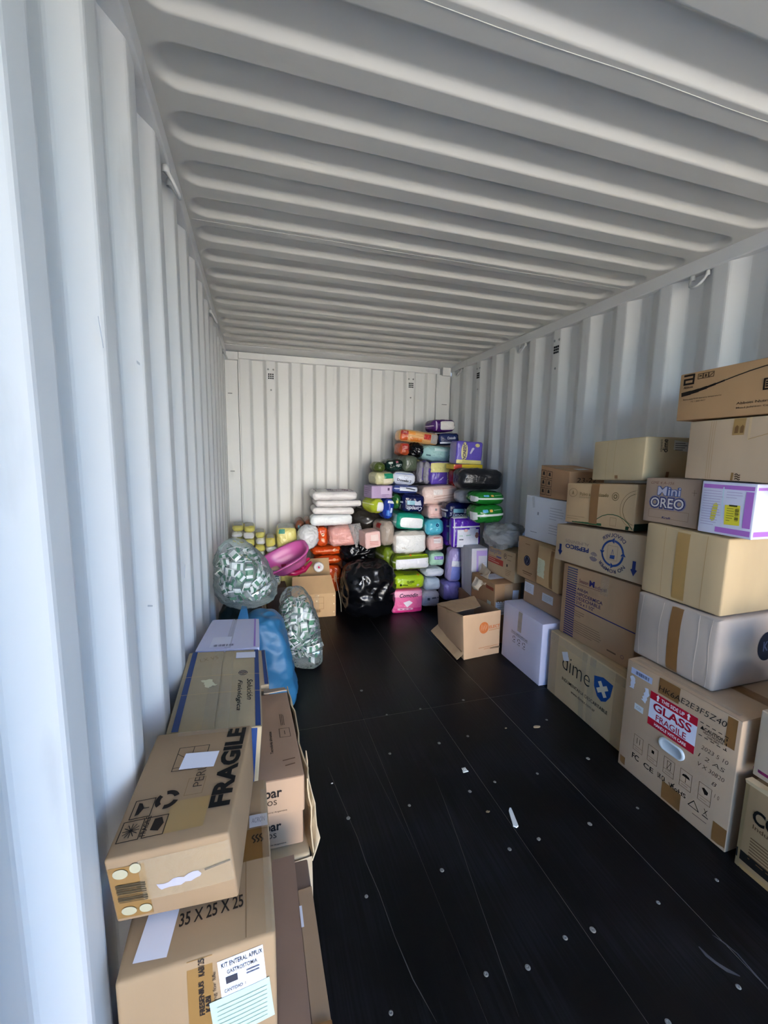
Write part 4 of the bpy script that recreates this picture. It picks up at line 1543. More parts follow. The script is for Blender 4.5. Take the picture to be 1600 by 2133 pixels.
s.text('L', 'P', 0.66, 0.80, 0.04, 0.09, '#4a4038', bold=0.03)
s.shape('L', 0.74, 0.50, [(-0.008, -0.010), (0.008, -0.010), (0.008, 0.010), (-0.008, 0.010)], '#3a2f28')
s.fineprint('L', 0.74, 0.92, 0.86, 2, 0.16, '#8d744e', 0.004, 25)
s.fineprint('L', 0.70, 0.90, 0.34, 4, 0.06, '#8d744e', 0.003, 26)
s.done()

s = Solid('supply_carton', 'plain brown carton underneath the tall white and lilac carton', 'carton',
          hexcorners((1.965, 3.08), (1.99, 3.36), (2.13, 3.08), (2.15, 3.36), 0.0, 0.244), card('#6d4f34'), bulge=0.002, seed=25)
s.done()
s = Solid('medicine_carton', 'tall white carton with a lilac border, beside the red striped carton', 'carton',
          {(0, 0, 0): (1.975, 3.10, 0.246), (1, 0, 0): (2.115, 3.09, 0.246), (0, 1, 0): (2.005, 3.33, 0.246), (1, 1, 0): (2.14, 3.32, 0.246),
           (0, 0, 1): (1.962, 3.10, 0.664), (1, 0, 1): (2.108, 3.09, 0.664), (0, 1, 1): (1.985, 3.35, 0.652), (1, 1, 1): (2.14, 3.33, 0.655)},
          mat('white_carton_grey', '#c9c6ce', rough=0.55, noise_scale=6, noise_amt=0.05), bulge=0.002, seed=26)
s.patch('N', 0.64, 0.90, 0.70, 0.11, mat('lilac_pale', '#b49ad2', rough=0.5), 'lilac_band')
s.patch('N', 0.36, 0.55, 0.12, 0.80, mat('lilac_pale', '#b49ad2', rough=0.5), 'lilac_band')
s.fineprint('N', 0.65, 0.9, 0.70, 6, 0.04, '#a9a6b4', 0.003, 27)
s.line('L', [(0.35, 0.02), (0.40, 0.98)], 0.003, '#8b8890')
s.line('L', [(0.70, 0.3), (0.72, 0.98)], 0.002, '#9b98a0')
s.done()

# ------------------------------------------------------------------ cartons along the left wall
s = Solid('base_carton', 'long brown carton on the floor under the kit carton, its top flaps showing', 'carton',
          hexcorners((0.02, 0.36), (0.02, 0.99), (0.352, 0.36), (0.345, 0.985), 0.0, 0.385), card('#6f5440'), bulge=0.002, seed=30)
W_, H_ = s.dims('T')
sheet('flap', [(0.255, 0.36, 0.387), (0.315, 0.36, 0.387), (0.312, 1.0, 0.387), (0.255, 1.0, 0.387)], 3, 10, 0.004, card('#7d5d45'), s.root, s.org, 0.001, 8)
sheet('flap', [(0.317, 0.36, 0.385), (0.354, 0.36, 0.381), (0.346, 0.908, 0.383), (0.313, 0.905, 0.385)], 3, 10, 0.004, card('#8f6d48'), s.root, s.org, 0.002, 9)
s.patch('T', 0.945, 0.38, 0.10, 0.16, TAPE_BROWN, 'packing_tape', off=0.008)
s.patch('T', 0.905, 0.77, 0.018, 0.075, WHITE_PAPER, 'label', off=0.0075)
s.done()

s = Solid('kit_carton', 'taped kraft carton nearest the camera with white and green paper labels', 'carton',
          hexcorners((0.016, 0.625), (0.012, 0.985), (0.253, 0.63), (0.245, 0.99), 0.396, 0.638), card('#8c6c44'), bulge=(0.003, 0.003, 0.002), r=0.007, seed=31)
# near face: u 0 = left
w1 = s.patch('N', 0.77, 0.79, 0.30, 0.30, WHITE_PAPER, 'label', rot=4)
w1['label'] = 'white printed paper label'
s.text('N', 'KIT ENTERAL APPLIX', 0.77, 0.905, 0.27, 0.035, '#2c2c34', rot=4, bold=0.01, off=0.0022)
s.text('N', 'GASTROSTOMIA', 0.77, 0.845, 0.20, 0.030, '#2c2c34', rot=4, bold=0.01, off=0.0022)
s.shape('N', 0.70, 0.775, [(-0.009, -0.006), (0.009, -0.006), (0.009, 0.006), (-0.009, 0.006)], '#3c3c46', rot=4, off=0.0022)
s.text('N', 'CANTIDAD: 1', 0.72, 0.70, 0.14, 0.026, '#2c2c34', rot=4, bold=0.01, off=0.0022)
s.line('N', [(0.80, 0.80), (0.88, 0.805)], 0.002, '#6a6a78', off=0.0022)
s.line('N', [(0.80, 0.775), (0.88, 0.78)], 0.002, '#6a6a78', off=0.0022)
w2 = s.patch('N', 0.765, 0.49, 0.40, 0.34, paper('#b9cdbf'), 'label', rot=5, off=0.0017)
w2['label'] = 'pale green delivery form'
for i in range(8):
    s.line('N', [(0.60, 0.345 + i * 0.035), (0.93, 0.375 + i * 0.035)], 0.0008, '#6d8376', off=0.0026)
s.text('N', 'FRESENIUS', 0.505, 0.70, 0.26, 0.035, '#2a2320', rot=90, bold=0.03)
s.text('N', 'KABI', 0.545, 0.64, 0.12, 0.035, '#2a2320', rot=90, bold=0.03)
s.text('N', 'caring for life', 0.59, 0.72, 0.30, 0.03, '#4a3a2a', rot=90, bold=0.0)
s.text('N', 'KABI 25', 0.51, 0.93, 0.12, 0.04, '#2a2320', rot=90, bold=0.02)
s.patch('N', 0.50, 0.5, 0.16, 0.99, mat('tape_kraft', '#94703f', rough=0.35), 'packing_tape', off=0.0006)
# top face: u 0 = left, v 0 = near
w3 = s.patch('T', 0.215, 0.20, 0.21, 0.30, WHITE_PAPER, 'label', rot=-7, off=0.0016)
s.text('T', '35 X 25 X 25', 0.56, 0.19, 0.44, 0.062, '#2c241c', rot=2, bold=0.015)
s.text('T', 'N 1', 0.57, 0.305, 0.16, 0.06, '#1f1914', rot=2, bold=0.06)
s.patch('T', 0.60, 0.50, 0.78, 0.20, mat('tape_dark', '#765326', rough=0.3), 'packing_tape', off=0.0012)
for i in range(3):
    s.line('T', [(0.865 + i * 0.032 + 0.012 * math.sin(t_ * 1.1), 0.505 + 0.008 * t_) for t_ in range(7)], 0.003, '#2c241c', off=0.002)
s.patch('T', 0.91, 0.655, 0.16, 0.09, paper('#b9b9bd'), 'label', off=0.002)
s.text('T', 'ACRON', 0.91, 0.655, 0.12, 0.035, '#6a6a72', bold=-0.01, shear=0.2, off=0.003)
s.patch('T', 0.965, 0.45, 0.06, 0.88, TAPE_CLEAR, 'packing_tape', off=0.003)
s.line('T', [(0.80, 0.02), (0.80, 0.42)], 0.001, '#7d5f3a')
s.done()

s = Solid('fragile_carton', 'flat kraft carton with big black fragile lettering, lying on the kit carton', 'carton',
          {(0, 0, 0): (-0.001, 0.705, 0.655), (1, 0, 0): (0.192, 0.70, 0.647), (0, 1, 0): (0.012, 1.0, 0.655), (1, 1, 0): (0.218, 0.985, 0.650),
           (0, 0, 1): (-0.008, 0.690, 0.790), (1, 0, 1): (0.1805, 0.688, 0.792), (0, 1, 1): (0.0085, 1.005, 0.790), (1, 1, 1): (0.2155, 0.985, 0.790)},
          card('#876741'), bulge=(0.002, 0.004, 0.002), r=0.005, seed=32)
s.text('T', 'FRAGILE', 0.855, 0.585, 0.76, 0.195, '#17130f', rot=90, bold=0.045)
s.rect('T', 0.30, 0.57, 0.60, 0.80, 0.0014, '#2b2118')
s.line('T', [(0.30, 0.60), (0.60, 0.60)], 0.0012, '#2b2118')
s.line('T', [(0.30, 0.74), (0.60, 0.57)], 0.0012, '#2b2118')
s.line('T', [(0.45, 0.60), (0.45, 0.80)], 0.0012, '#2b2118')
w = s.patch('T', 0.545, 0.645, 0.34, 0.155, WHITE_PAPER, 'label', rot=-4, off=0.0022)
s.text('T', 'PERU', 0.60, 0.50, 0.20, 0.085, '#3f3024', rot=90, bold=-0.012)
s.rect('T', 0.50, 0.34, 0.66, 0.48, 0.0008, '#7d5f3a')
for (cu, cv) in ((0.13, 0.155), (0.16, 0.30), (0.33, 0.155)):
    s.rect('T', cu - 0.085, cv - 0.065, cu + 0.085, cv + 0.065, 0.0016, DK)
s.shape('T', 0.16, 0.30, [(-0.010, 0.014), (-0.010, -0.014), (-0.004, -0.012), (0.002, 0.0), (-0.004, 0.012)], DK)
s.line('T', [(0.13, 0.30), (0.21, 0.30)], 0.0018, DK)
for a in range(0, 180, 30):
    r_ = 0.013
    W_, H_ = s.dims('T')
    s.line('T', [(0.13 - r_ * math.cos(math.radians(a)) / W_, 0.155 - r_ * math.sin(math.radians(a)) / H_), (0.13 + r_ * math.cos(math.radians(a)) / W_, 0.155 + r_ * math.sin(math.radians(a)) / H_)], 0.0014, DK)
s.text('T', 'FRAGILE', 0.245, 0.165, 0.13, 0.045, DK, rot=90, bold=0.02)
s.shape('T', 0.345, 0.165, [(-0.008, 0.012), (-0.010, -0.010), (0.004, -0.014), (0.010, 0.0), (0.004, 0.013)], DK)
for kk in range(3):
    s.ring('T', 0.355, 0.335, 0.012, 0.021, DK, kk * 120 + 20, kk * 120 + 105)
s.patch('T', 0.58, 0.20, 0.34, 0.22, mat('tape_kraft2', '#a3824f', rough=0.35), 'packing_tape', off=0.0008)
s.patch('N', 0.62, 0.62, 0.74, 0.60, TAPE_CLEAR, 'packing_tape', off=0.002, cell=0.01)
s.patch('N', 0.55, 0.50, 0.34, 0.10, paper('#b9b9d2'), 'torn_label', rot=8, off=0.0012, jag=0.003, cell=0.008)
s.patch('N', 0.87, 0.60, 0.22, 0.03, mat('slit_dark', '#3b2b22', rough=0.8), 'flap_slit', rot=8, off=0.0012)
s.patch('N', 0.16, 0.47, 0.28, 0.80, mat('tape_kraft3', '#96713f', rough=0.4), 'packing_tape', off=0.0008)
s.barcode('N', 0.17, 0.47, 0.22, 0.30, '#4c402c', n=9, rot90=True)
for (u, v, w_) in ((0.11, 0.78, 0.12), (0.23, 0.83, 0.09), (0.12, 0.19, 0.12), (0.25, 0.19, 0.10)):
    s.patch('N', u, v, w_, 0.14, paper('#b5ae90'), 'glue_spot', shape='oval', off=0.0024, cell=0.004)
s.patch('T', 0.5, 0.97, 0.55, 0.07, TAPE_CLEAR, 'packing_tape', off=0.002)
s.done()

# saline carton
s = Solid('saline_carton', 'kraft carton with blue edge stripes and handwriting on its taped lid', 'carton',
          {(0, 0, 0): (0.0, 1.14, 0.51), (1, 0, 0): (0.225, 1.125, 0.51), (0, 1, 0): (-0.006, 1.61, 0.51), (1, 1, 0): (0.232, 1.585, 0.51),
           (0, 0, 1): (-0.003, 1.142, 0.696), (1, 0, 1): (0.24, 1.11, 0.696), (0, 1, 1): (-0.010, 1.618, 0.696), (1, 1, 1): (0.237, 1.581, 0.696)},
          card('#a08a60'), bulge=(0.001, 0.002, 0.002), r=0.005, seed=33)
BS = mat('blue_stripe', '#1d3f78', rough=0.55)
s.flaps('y', card('#a08a60'), gap=0.006, tape=None)
s.patch('T', 0.085, 0.5, 0.07, 0.985, BS, 'blue_stripe', off=0.0046)
s.patch('T', 0.955, 0.5, 0.055, 0.985, BS, 'blue_stripe', off=0.0046)
s.patch('N', 0.90, 0.5, 0.10, 0.98, BS, 'blue_stripe', off=0.0012)
s.patch('R', 0.12, 0.5, 0.16, 0.98, BS, 'blue_stripe', off=0.0012)
s.patch('T', 0.50, 0.5, 0.28, 0.985, TAPE_CLEAR, 'packing_tape', off=0.0056)
s.patch('T', 0.805, 0.90, 0.27, 0.10, WHITE_PAPER, 'label', off=0.0058)
s.text('T', 'Solución', 0.865, 0.40, 0.26, 0.07, '#120e0c', rot=-90, bold=0.006, shear=0.3, off=0.006)
s.text('T', 'Fisiológica', 0.735, 0.34, 0.36, 0.07, '#120e0c', rot=-90, bold=0.006, shear=0.3, off=0.006)
for i in range(3):
    s.ring('T', 0.775, 0.62, 0.003 + i * 0.0045, 0.005 + i * 0.0045, '#4a4652', sy=1.2, off=0.006)
s.patch('T', 0.36, 0.50, 0.13, 0.10, card('#d9bd8c'), 'torn_spot', rot=25, jag=0.006, cell=0.006, off=0.0062)
s.text('T', 'LX VS', 0.30, 0.86, 0.26, 0.05, '#8d7550', rot=20, bold=-0.02, shear=0.2, off=0.006)
for v in (0.37, 0.595):
    s.line('T', [(0.02, v), (0.99, v + 0.01)], 0.002, '#cdb284', off=0.0064)
s.done()

s = Solid('supply_carton', 'white carton with a lilac edge, beyond the saline carton', 'carton',
          {(0, 0, 0): (0.010, 1.63, 0.51), (1, 0, 0): (0.228, 1.61, 0.51), (0, 1, 0): (0.045, 1.92, 0.51), (1, 1, 0): (0.232, 1.89, 0.51),
           (0, 0, 1): (0.008, 1.628, 0.695), (1, 0, 1): (0.238, 1.605, 0.695), (0, 1, 1): (0.043, 1.93, 0.695), (1, 1, 1): (0.238, 1.895, 0.695)},
          mat('white_carton_lilac', '#c9c8de', rough=0.5, noise_scale=5, noise_amt=0.03), bulge=0.001, seed=34)
s.flaps('y', mat('white_carton_lilac', '#c9c8de'), gap=0.005)
s.patch('T', 0.92, 0.5, 0.03, 0.97, mat('lilac_edge', '#9a76c8', rough=0.5), 'lilac_band', off=0.0046)
s.patch('T', 0.49, 0.5, 0.10, 0.97, clear_film('tape_white', '#d4d2dd', 0.25, 0.2, 0.4, 40, False), 'packing_tape', off=0.0052)
s.patch('T', 0.36, 0.20, 0.32, 0.30, paper('#d6d6e4'), 'label', off=0.0056)
s.barcode('T', 0.42, 0.09, 0.34, 0.05, '#55556a', n=16, off=0.0064)
s.fineprint('T', 0.27, 0.45, 0.30, 3, 0.06, '#7d7d90', 0.002, 29)
s.done()

s = Solid('saline_carton', 'kraft carton with a blue stripe underneath the white lilac edged carton', 'carton',
          hexcorners((0.02, 1.66), (0.03, 1.98), (0.272, 1.66), (0.262, 1.98), 0.0, 0.507), card('#a88c60'), bulge=0.002, seed=35)
s.patch('T', 0.96, 0.5, 0.06, 0.96, BS, 'blue_stripe')
s.patch('R', 0.2, 0.5, 0.2, 0.96, BS, 'blue_stripe')
s.done()

# two printed cartons inside a torn open one
outer = Solid('open_carton', 'tall torn kraft carton on the floor holding the two lettered brown cartons', 'carton',
              hexcorners((0.045, 1.10), (0.05, 1.635), (0.368, 1.115), (0.352, 1.635), 0.0, 0.262), card('#b39668'), bulge=(0.006, 0.004, 0), crinkle=0.002, cscale=9, r=0.008, n=10, seed=36)
sheet('flap', [(0.372, 1.11, 0.255), (0.352, 1.64, 0.255), (0.342, 1.64, 0.50), (0.366, 1.16, 0.47)], 12, 8, 0.004, card('#b39668'), outer.root, outer.org, 0.014, 11)
sheet('flap', [(0.372, 1.10, 0.25), (0.40, 1.13, 0.29), (0.374, 1.30, 0.46), (0.362, 1.30, 0.25)], 10, 8, 0.004, card('#bb9f72'), outer.root, outer.org, 0.012, 12)
sheet('flap', [(0.26, 1.10, 0.255), (0.372, 1.11, 0.255), (0.362, 0.99, 0.17), (0.27, 1.0, 0.175)], 8, 6, 0.004, card('#c7ab7e'), outer.root, outer.org, 0.012, 13)
outer.done()
for i, (zb, zt, txt, nm) in enumerate(((0.268, 0.382, 'lower brown carton with black lettering, inside the torn carton', 'lower'), (0.385, 0.500, 'upper brown carton with black lettering and a printed square on its lid', 'upper'))):
    s = Solid('lettered_carton', txt, 'carton', hexcorners((0.085, 1.155 - 0.01 * i), (0.09, 1.605), (0.352 + 0.004 * i, 1.15 - 0.01 * i), (0.338, 1.60), zb, zt), card('#a27650' if i == 0 else '#8f6a4a'), bulge=0.002, seed=37 + i, group='lettered cartons in the torn carton')
    s.patch('N', 0.5, 0.5, 0.97, 0.96, card('#a8805a'), 'front_panel', off=0.0006)
    s.text('N', 'bar', 0.67, 0.68, 0.18, 0.27, '#2b2420', bold=0.025)
    s.text('N', 'os', 0.655, 0.41, 0.10, 0.14, '#4c3a2c', bold=0.0)
    s.text('N', 'Industria Argentina', 0.68, 0.13, 0.26, 0.05, '#3a2c22', bold=0.01)
    if i:
        s.rect('T', 0.80, 0.40, 0.93, 0.50, 0.0016, '#3a2a1e')
        s.line('T', [(0.865, 0.43), (0.865, 0.47)], 0.002, '#3a2a1e')
        s.line('T', [(0.835, 0.54), (0.835, 0.68)], 0.002, '#3a2a1e')
        s.line('T', [(0.855, 0.54), (0.855, 0.68)], 0.002, '#3a2a1e')
        s.line('T', [(0.875, 0.54), (0.875, 0.67)], 0.002, '#3a2a1e')
        s.text('T', 'Tecnologia alimentos', 0.69, 0.36, 0.24, 0.045, '#2b2018', rot=90, bold=0.02)
        s.line('T', [(0.80, 0.16), (0.93, 0.17)], 0.004, '#6d4f38')
        s.line('T', [(0.82, 0.11), (0.92, 0.12)], 0.004, '#6d4f38')
        sheet('flap', [(0.25, 1.60, 0.502), (0.338, 1.60, 0.502), (0.330, 1.645, 0.49), (0.25, 1.645, 0.495)], 6, 4, 0.004, card('#a08a6c'), s.root, s.org, 0.004, 15)
    s.done()

# ------------------------------------------------------------------ soft packs heaped at the closed end
def heap_y(px, py):
    """how far back the sloping front of the heap lies"""
    tab = ((880, 3.90), (950, 3.80), (1000, 3.70), (1050, 3.60), (1100, 3.55), (1200, 3.50), (1300, 3.46))
    y = tab[0][1] if py < tab[0][0] else tab[-1][1]
    for (p0, y0), (p1, y1) in zip(tab, tab[1:]):
        if p0 <= py <= p1:
            y = y0 + (y1 - y0) * (py - p0) / (p1 - p0)
    return y - max(0, px - 935) * 0.0069


def place(box, y, depth, yaw, yb, zmin, fix):
    """low and high corner of a pack whose near face fills a photo box at a real distance y; yb = distance of what carries it"""
    x0, y0, x1, y1 = box
    if 757 <= (x0 + x1) / 2 <= 1060 and not fix:
        y = heap_y((x0 + x1) / 2, (y0 + y1) / 2)
        yb = heap_y((x0 + x1) / 2, y1 + 8)
        depth = max(0.13, depth * 0.75)
    a = at(x0, (y0 + y1) / 2, y=y)
    b = at(x1, (y0 + y1) / 2, y=y)
    t = at((x0 + x1) / 2, y0, y=y)
    u = at((x0 + x1) / 2, y1, y=yb if yb else y)
    zb = max(u.z, zmin) if zmin is not None else u.z
    return [[a.x, y, zb], [min(b.x, XR - 0.012), min(y + depth, YB - 0.01), t.z]]


def pack(name, label, lohi, material, yaw=-8, roll=0, pitch=0, yb=None, r=0.03, bulge=(0.012, 0.012, 0.010), crinkle=0.004, cscale=16, n=9, seed=0, group='packs heaped against the end wall', cat='pack', zmin=None, fix=False):
    lo, hi = Vector(lohi[0]), Vector(lohi[1])
    sz = hi - lo
    c = (lo + hi) / 2
    rj = random.Random(seed * 7 + 1)
    soft = r >= 0.02
    yaw = yaw * 0.4 + (rj.uniform(-2.5, 2.5) if soft else 0)
    roll = roll * 0.7 + (rj.uniform(-2, 2) if soft else 0)
    if soft:
        r = r * 0.9
        crinkle = crinkle * 1.05
        cscale = cscale * 1.5
        n = max(n, 12)
        bb = bulge if isinstance(bulge, (tuple, list)) else (bulge,) * 3
        sz = Vector([max(sz[i] * 0.85, sz[i] - 1.15 * bb[i] - 0.9 * crinkle) for i in range(3)])
    if isinstance(bulge, (tuple, list)):
        bulge = tuple(b * 0.8 for b in bulge)
    return Solid(name, label, cat, ctr(c, tuple(sz), (pitch, roll, yaw)), material, r=min(r, sz.z * 0.42, sz.x * 0.42, sz.y * 0.45), bulge=bulge, crinkle=crinkle, cscale=cscale, n=n, seed=seed, group=group, base_name='wrapper')


WHITE_F = film('#e9e7e6')
NAVY = film('#10164a', rough=0.2)
LIME = film('#a9c81e')
OLIVE = film('#6f8420')
TEAL = film('#1f9a80')
PINKP = film('#eec4bd')

def build_heap(pack, raw, real):
    """lays out every pack of the heap; run once to measure and settle them, once to build them"""
    # bottom rows ------------------------------------------------------
    s = pack('pad_pack', 'hot pink pack with dark script lettering at the foot of the heap', (820, 1228, 880, 1279), 3.46, 0.22, film('#ee6aa0'), yaw=-10, r=0.018, bulge=(0.006, 0.012, 0.002), zmin=0.002, seed=40)
    s.patch('N', 0.5, 0.86, 0.97, 0.26, film('#f7a9c4'), 'pale_top', off=0.002)
    s.patch('N', 0.5, 0.12, 0.97, 0.20, film('#e03a86'), 'deep_band', off=0.002)
    s.text('N', 'Comodín', 0.53, 0.80, 0.62, 0.17, '#2b1838', bold=0.02, shear=0.25, off=0.005)
    s.shape('N', 0.5, 0.43, [(-0.045, 0.012), (0.012, 0.03), (0.045, 0.008), (-0.006, -0.035)], '#f4e9ef', off=0.005)
    s.patch('N', 0.42, 0.19, 0.52, 0.10, film('#f6b7cf'), 'pale_strip', off=0.004, shape='round')
    for u in (0.28, 0.42, 0.56):
        s.line('N', [(u - 0.03, 0.19), (u + 0.03, 0.19)], 0.006, '#8b3a64', off=0.006)
    s.done()
    s = pack('nappy_pack', 'bright lime pack lying on the hot pink pack', (821, 1196, 893, 1231), 3.47, 0.36, LIME, yaw=-6, roll=3, yb=3.46, r=0.035, bulge=(0.01, 0.02, 0.006), seed=41)
    s.shape('N', 0.20, 0.35, [(0.011 * math.cos(a * 0.6), 0.011 * math.sin(a * 0.6)) for a in range(10)], '#2b3a10', off=0.005)
    s.line('N', [(0.26, 0.36), (0.42, 0.33)], 0.007, '#3f5212', off=0.005)
    s.text('N', 'CLASSIC', 0.52, 0.58, 0.26, 0.16, '#3f5212', bold=0.05, off=0.005)
    s.line('N', [(0.42, 0.45), (0.56, 0.43)], 0.004, '#3f5212', off=0.005)
    s.patch('N', 0.77, 0.30, 0.10, 0.18, paper('#d9d8c4'), 'size_badge', shape='oval', off=0.005)
    s.patch('T', 0.80, 0.12, 0.06, 0.14, film('#e0702a'), 'orange_tab', off=0.004)
    s.patch('T', 0.55, 0.14, 0.42, 0.12, film('#5c7a24'), 'green_strip', off=0.003)
    s.done()
    for i, (bx, y, lab) in enumerate((((822, 1151, 899, 1199), 3.50, 'white fronted lime pack in the middle of the heap, lower of two'),
                                      )):
        s = pack('nappy_pack', 'big lime sided pack with a plain white front above the lime pack', bx, y, 0.42, OLIVE, yaw=-2, yb=3.47, r=0.04, bulge=(0.008, 0.02, 0.008), crinkle=0.006, seed=42)
        s.patch('N', 0.5, 0.40, 0.98, 0.78, film('#efeef2'), 'white_front', off=0.003)
        s.patch('T', 0.5, 0.06, 0.9, 0.10, LIME, 'lime_edge', off=0.003)
        s.patch('T', 0.45, 0.10, 0.05, 0.16, film('#e0702a'), 'orange_tab', off=0.005)
        s.patch('L', 0.55, 0.62, 0.9, 0.10, film('#c7cdb4'), 'strap', off=0.004, rot=-6)
        s.patch('L', 0.55, 0.10, 0.9, 0.08, film('#c7cdb4'), 'strap', off=0.004, rot=-6)
        s.done()
    s = pack('nappy_pack', 'olive green long pack leaning behind the black sacks', (796, 1140, 836, 1196), 3.66, 0.40, OLIVE, yaw=4, yb=3.6, r=0.04, seed=43, fix=True)
    s.patch('L', 0.5, 0.62, 0.94, 0.10, film('#c7cdb4'), 'strap', off=0.004)
    s.done()
    s = pack('nappy_pack', 'olive green long pack standing on the floor behind the black sacks', (800, 1196, 836, 1250), 3.72, 0.36, OLIVE, yaw=4, r=0.04, seed=44, zmin=0.003, yb=3.52, fix=True)
    s.patch('L', 0.5, 0.55, 0.94, 0.08, film('#c7cdb4'), 'strap', off=0.004)
    s.done()
    s = pack('nappy_pack', 'pale grey white pack with small black codes on the floor beside the pink pack', (881, 1232, 922, 1266), 3.53, 0.30, film('#c7c0c6'), yaw=-8, r=0.03, zmin=0.002, seed=45, crinkle=0.003)
    s.shape('N', 0.36, 0.56, [(-0.012, -0.012), (0.012, -0.012), (0.012, 0.012), (-0.012, 0.012)], '#55525c', off=0.005)
    s.line('N', [(0.58, 0.62), (0.92, 0.64)], 0.014, '#6b6872', off=0.005)
    s.line('N', [(0.05, 0.26), (0.95, 0.28)], 0.003, '#a9a4ac', off=0.005)
    s.done()
    s = pack('nappy_pack', 'pale sky blue pack between two whitish packs at the foot of the heap', (880, 1205, 924, 1233), 3.53, 0.30, film('#bcc9d8'), yaw=-8, yb=3.53, r=0.03, seed=46)
    s.done()
    s = pack('nappy_pack', 'crinkled plain white pack above the sky blue one', (886, 1178, 933, 1207), 3.53, 0.30, film('#dfe2ea'), yaw=-8, yb=3.53, r=0.03, crinkle=0.007, seed=47)
    s.done()
    s = pack('wipe_pack', 'mint green pack with a violet label', (896, 1152, 930, 1180), 3.53, 0.26, film('#a9d3b8'), yaw=-8, yb=3.53, r=0.02, seed=48)
    s.patch('N', 0.58, 0.66, 0.66, 0.28, film('#7d62bf'), 'violet_label', off=0.004)
    s.text('N', 'BABY', 0.58, 0.66, 0.40, 0.16, '#c9bce6', bold=0.02, off=0.006)
    s.done()
    s = pack('wipe_pack', 'pale pink pack under the cyan one', (893, 1117, 931, 1151), 3.53, 0.28, PINKP, yaw=-8, yb=3.53, r=0.022, seed=49)
    s.patch('N', 0.55, 0.72, 0.52, 0.32, paper('#f1e4e2'), 'label', off=0.004)
    s.line('N', [(0.3, 0.92), (0.7, 0.92)], 0.006, '#c86a6a', off=0.005)
    s.line('N', [(0.3, 0.74), (0.7, 0.70)], 0.004, '#b59a9c', off=0.006)
    s.line('N', [(0.42, 0.22), (0.95, 0.30)], 0.004, '#c98e8a', off=0.005)
    s.done()
    s = pack('nappy_pack', 'large pack with a crumpled white front, below the teal and white pack', (812, 1108, 897, 1160), 3.52, 0.40, film('#cfc6bd'), yaw=-2, yb=3.5, r=0.045, bulge=(0.01, 0.02, 0.008), crinkle=0.009, seed=50)
    s.patch('N', 0.5, 0.44, 0.99, 0.86, film('#f0efec', bump=0.8), 'white_front', off=0.004)
    s.done()
    s = pack('nappy_pack', 'brownish clear wrapped pack with a red corner, left of the teal and white pack', (789, 1087, 832, 1140), 3.62, 0.34, film('#a89a8e'), yaw=24, yb=3.58, r=0.045, crinkle=0.006, seed=51)
    s.patch('L', 0.65, 0.85, 0.3, 0.22, film('#9c2424'), 'red_corner', off=0.004)
    s.patch('L', 0.35, 0.45, 0.2, 0.35, film('#7d7d7a'), 'grey_panel', off=0.004)
    s.done()
    s = pack('wipe_pack', 'small pale pink carton shaped pack beside the black sacks', (759, 1108, 794, 1142), 3.66, 0.24, PINKP, yaw=18, roll=-6, r=0.014, bulge=0.003, seed=52)
    for v in (0.18, 0.28, 0.38):
        s.line('N', [(0.25, v + 0.04), (0.8, v)], 0.006, '#d08a80', off=0.004)
    s.patch('N', 0.58, 0.62, 0.5, 0.40, film('#f4dcd4'), 'pale_panel', off=0.003)
    s.done()
    s = pack('nappy_pack', 'teal pack with a large white front panel', (826, 1066, 888, 1106), 3.56, 0.36, TEAL, yaw=-4, roll=4, yb=3.52, r=0.045, bulge=(0.01, 0.018, 0.008), seed=53)
    s.patch('N', 0.55, 0.45, 0.80, 0.66, film('#f1f2f4'), 'white_panel', off=0.004, shape='round')
    s.patch('L', 0.5, 0.5, 0.98, 0.92, film('#8db3ac'), 'side_panel', off=0.002)
    s.patch('L', 0.5, 0.42, 0.98, 0.09, film('#d9e6e2'), 'strap', off=0.004)
    s.done()
    s = pack('nappy_pack', 'bright cyan pack with a small dark round mark', (886, 1080, 930, 1117), 3.56, 0.30, film('#56bfd6'), yaw=-10, roll=-5, yb=3.53, r=0.04, seed=54)
    s.ring('N', 0.62, 0.68, 0.006, 0.015, '#123a6a', off=0.006)
    s.line('N', [(0.55, 0.45), (0.72, 0.46)], 0.004, '#2a8aa8', off=0.006)
    s.patch('L', 0.75, 0.5, 0.4, 0.5, film('#9ad4de'), 'pale_panel', off=0.003)
    s.done()
    for i, (bx, y, lab) in enumerate((((925, 1079, 950, 1140), 3.55, 'narrow violet pack with white straps, left of the wide violet one'), ((944, 1078, 1002, 1142), 3.50, 'wide violet pack with a white printed front panel'))):
        s = pack('nappy_pack', lab, bx, y, 0.30, film('#5a27b0', rough=0.22), yaw=-10, yb=3.5, r=0.026, bulge=(0.006, 0.010, 0.006), crinkle=0.003, seed=55 + i)
        s.patch('T', 0.5, 0.5, 0.94, 0.94, film('#e4e2ea'), 'white_top', off=0.003)
        if i:
            s.patch('N', 0.54, 0.30, 0.76, 0.62, film('#eceaf2'), 'white_panel', off=0.004)
            s.patch('N', 0.5, 0.70, 0.98, 0.05, film('#eceaf2'), 'strap', off=0.005)
            s.patch('N', 0.70, 0.54, 0.22, 0.24, paper('#dedce8'), 'label', off=0.007)
            s.patch('N', 0.86, 0.40, 0.14, 0.20, film('#a8706a'), 'picture', shape='oval', off=0.006)
            s.patch('N', 0.46, 0.58, 0.14, 0.10, film('#d8a8a0'), 'picture', shape='oval', off=0.006)
            s.line('N', [(0.24, 0.27), (0.36, 0.27)], 0.008, '#55525f', off=0.007)
            s.line('N', [(0.24, 0.40), (0.34, 0.40)], 0.008, '#a9c8b8', off=0.007)
            s.line('N', [(0.48, 0.41), (0.62, 0.42)], 0.008, '#a9c8b8', off=0.007)
            s.patch('N', 0.06, 0.5, 0.03, 0.96, film('#d9d4e4'), 'strap', off=0.004)
        else:
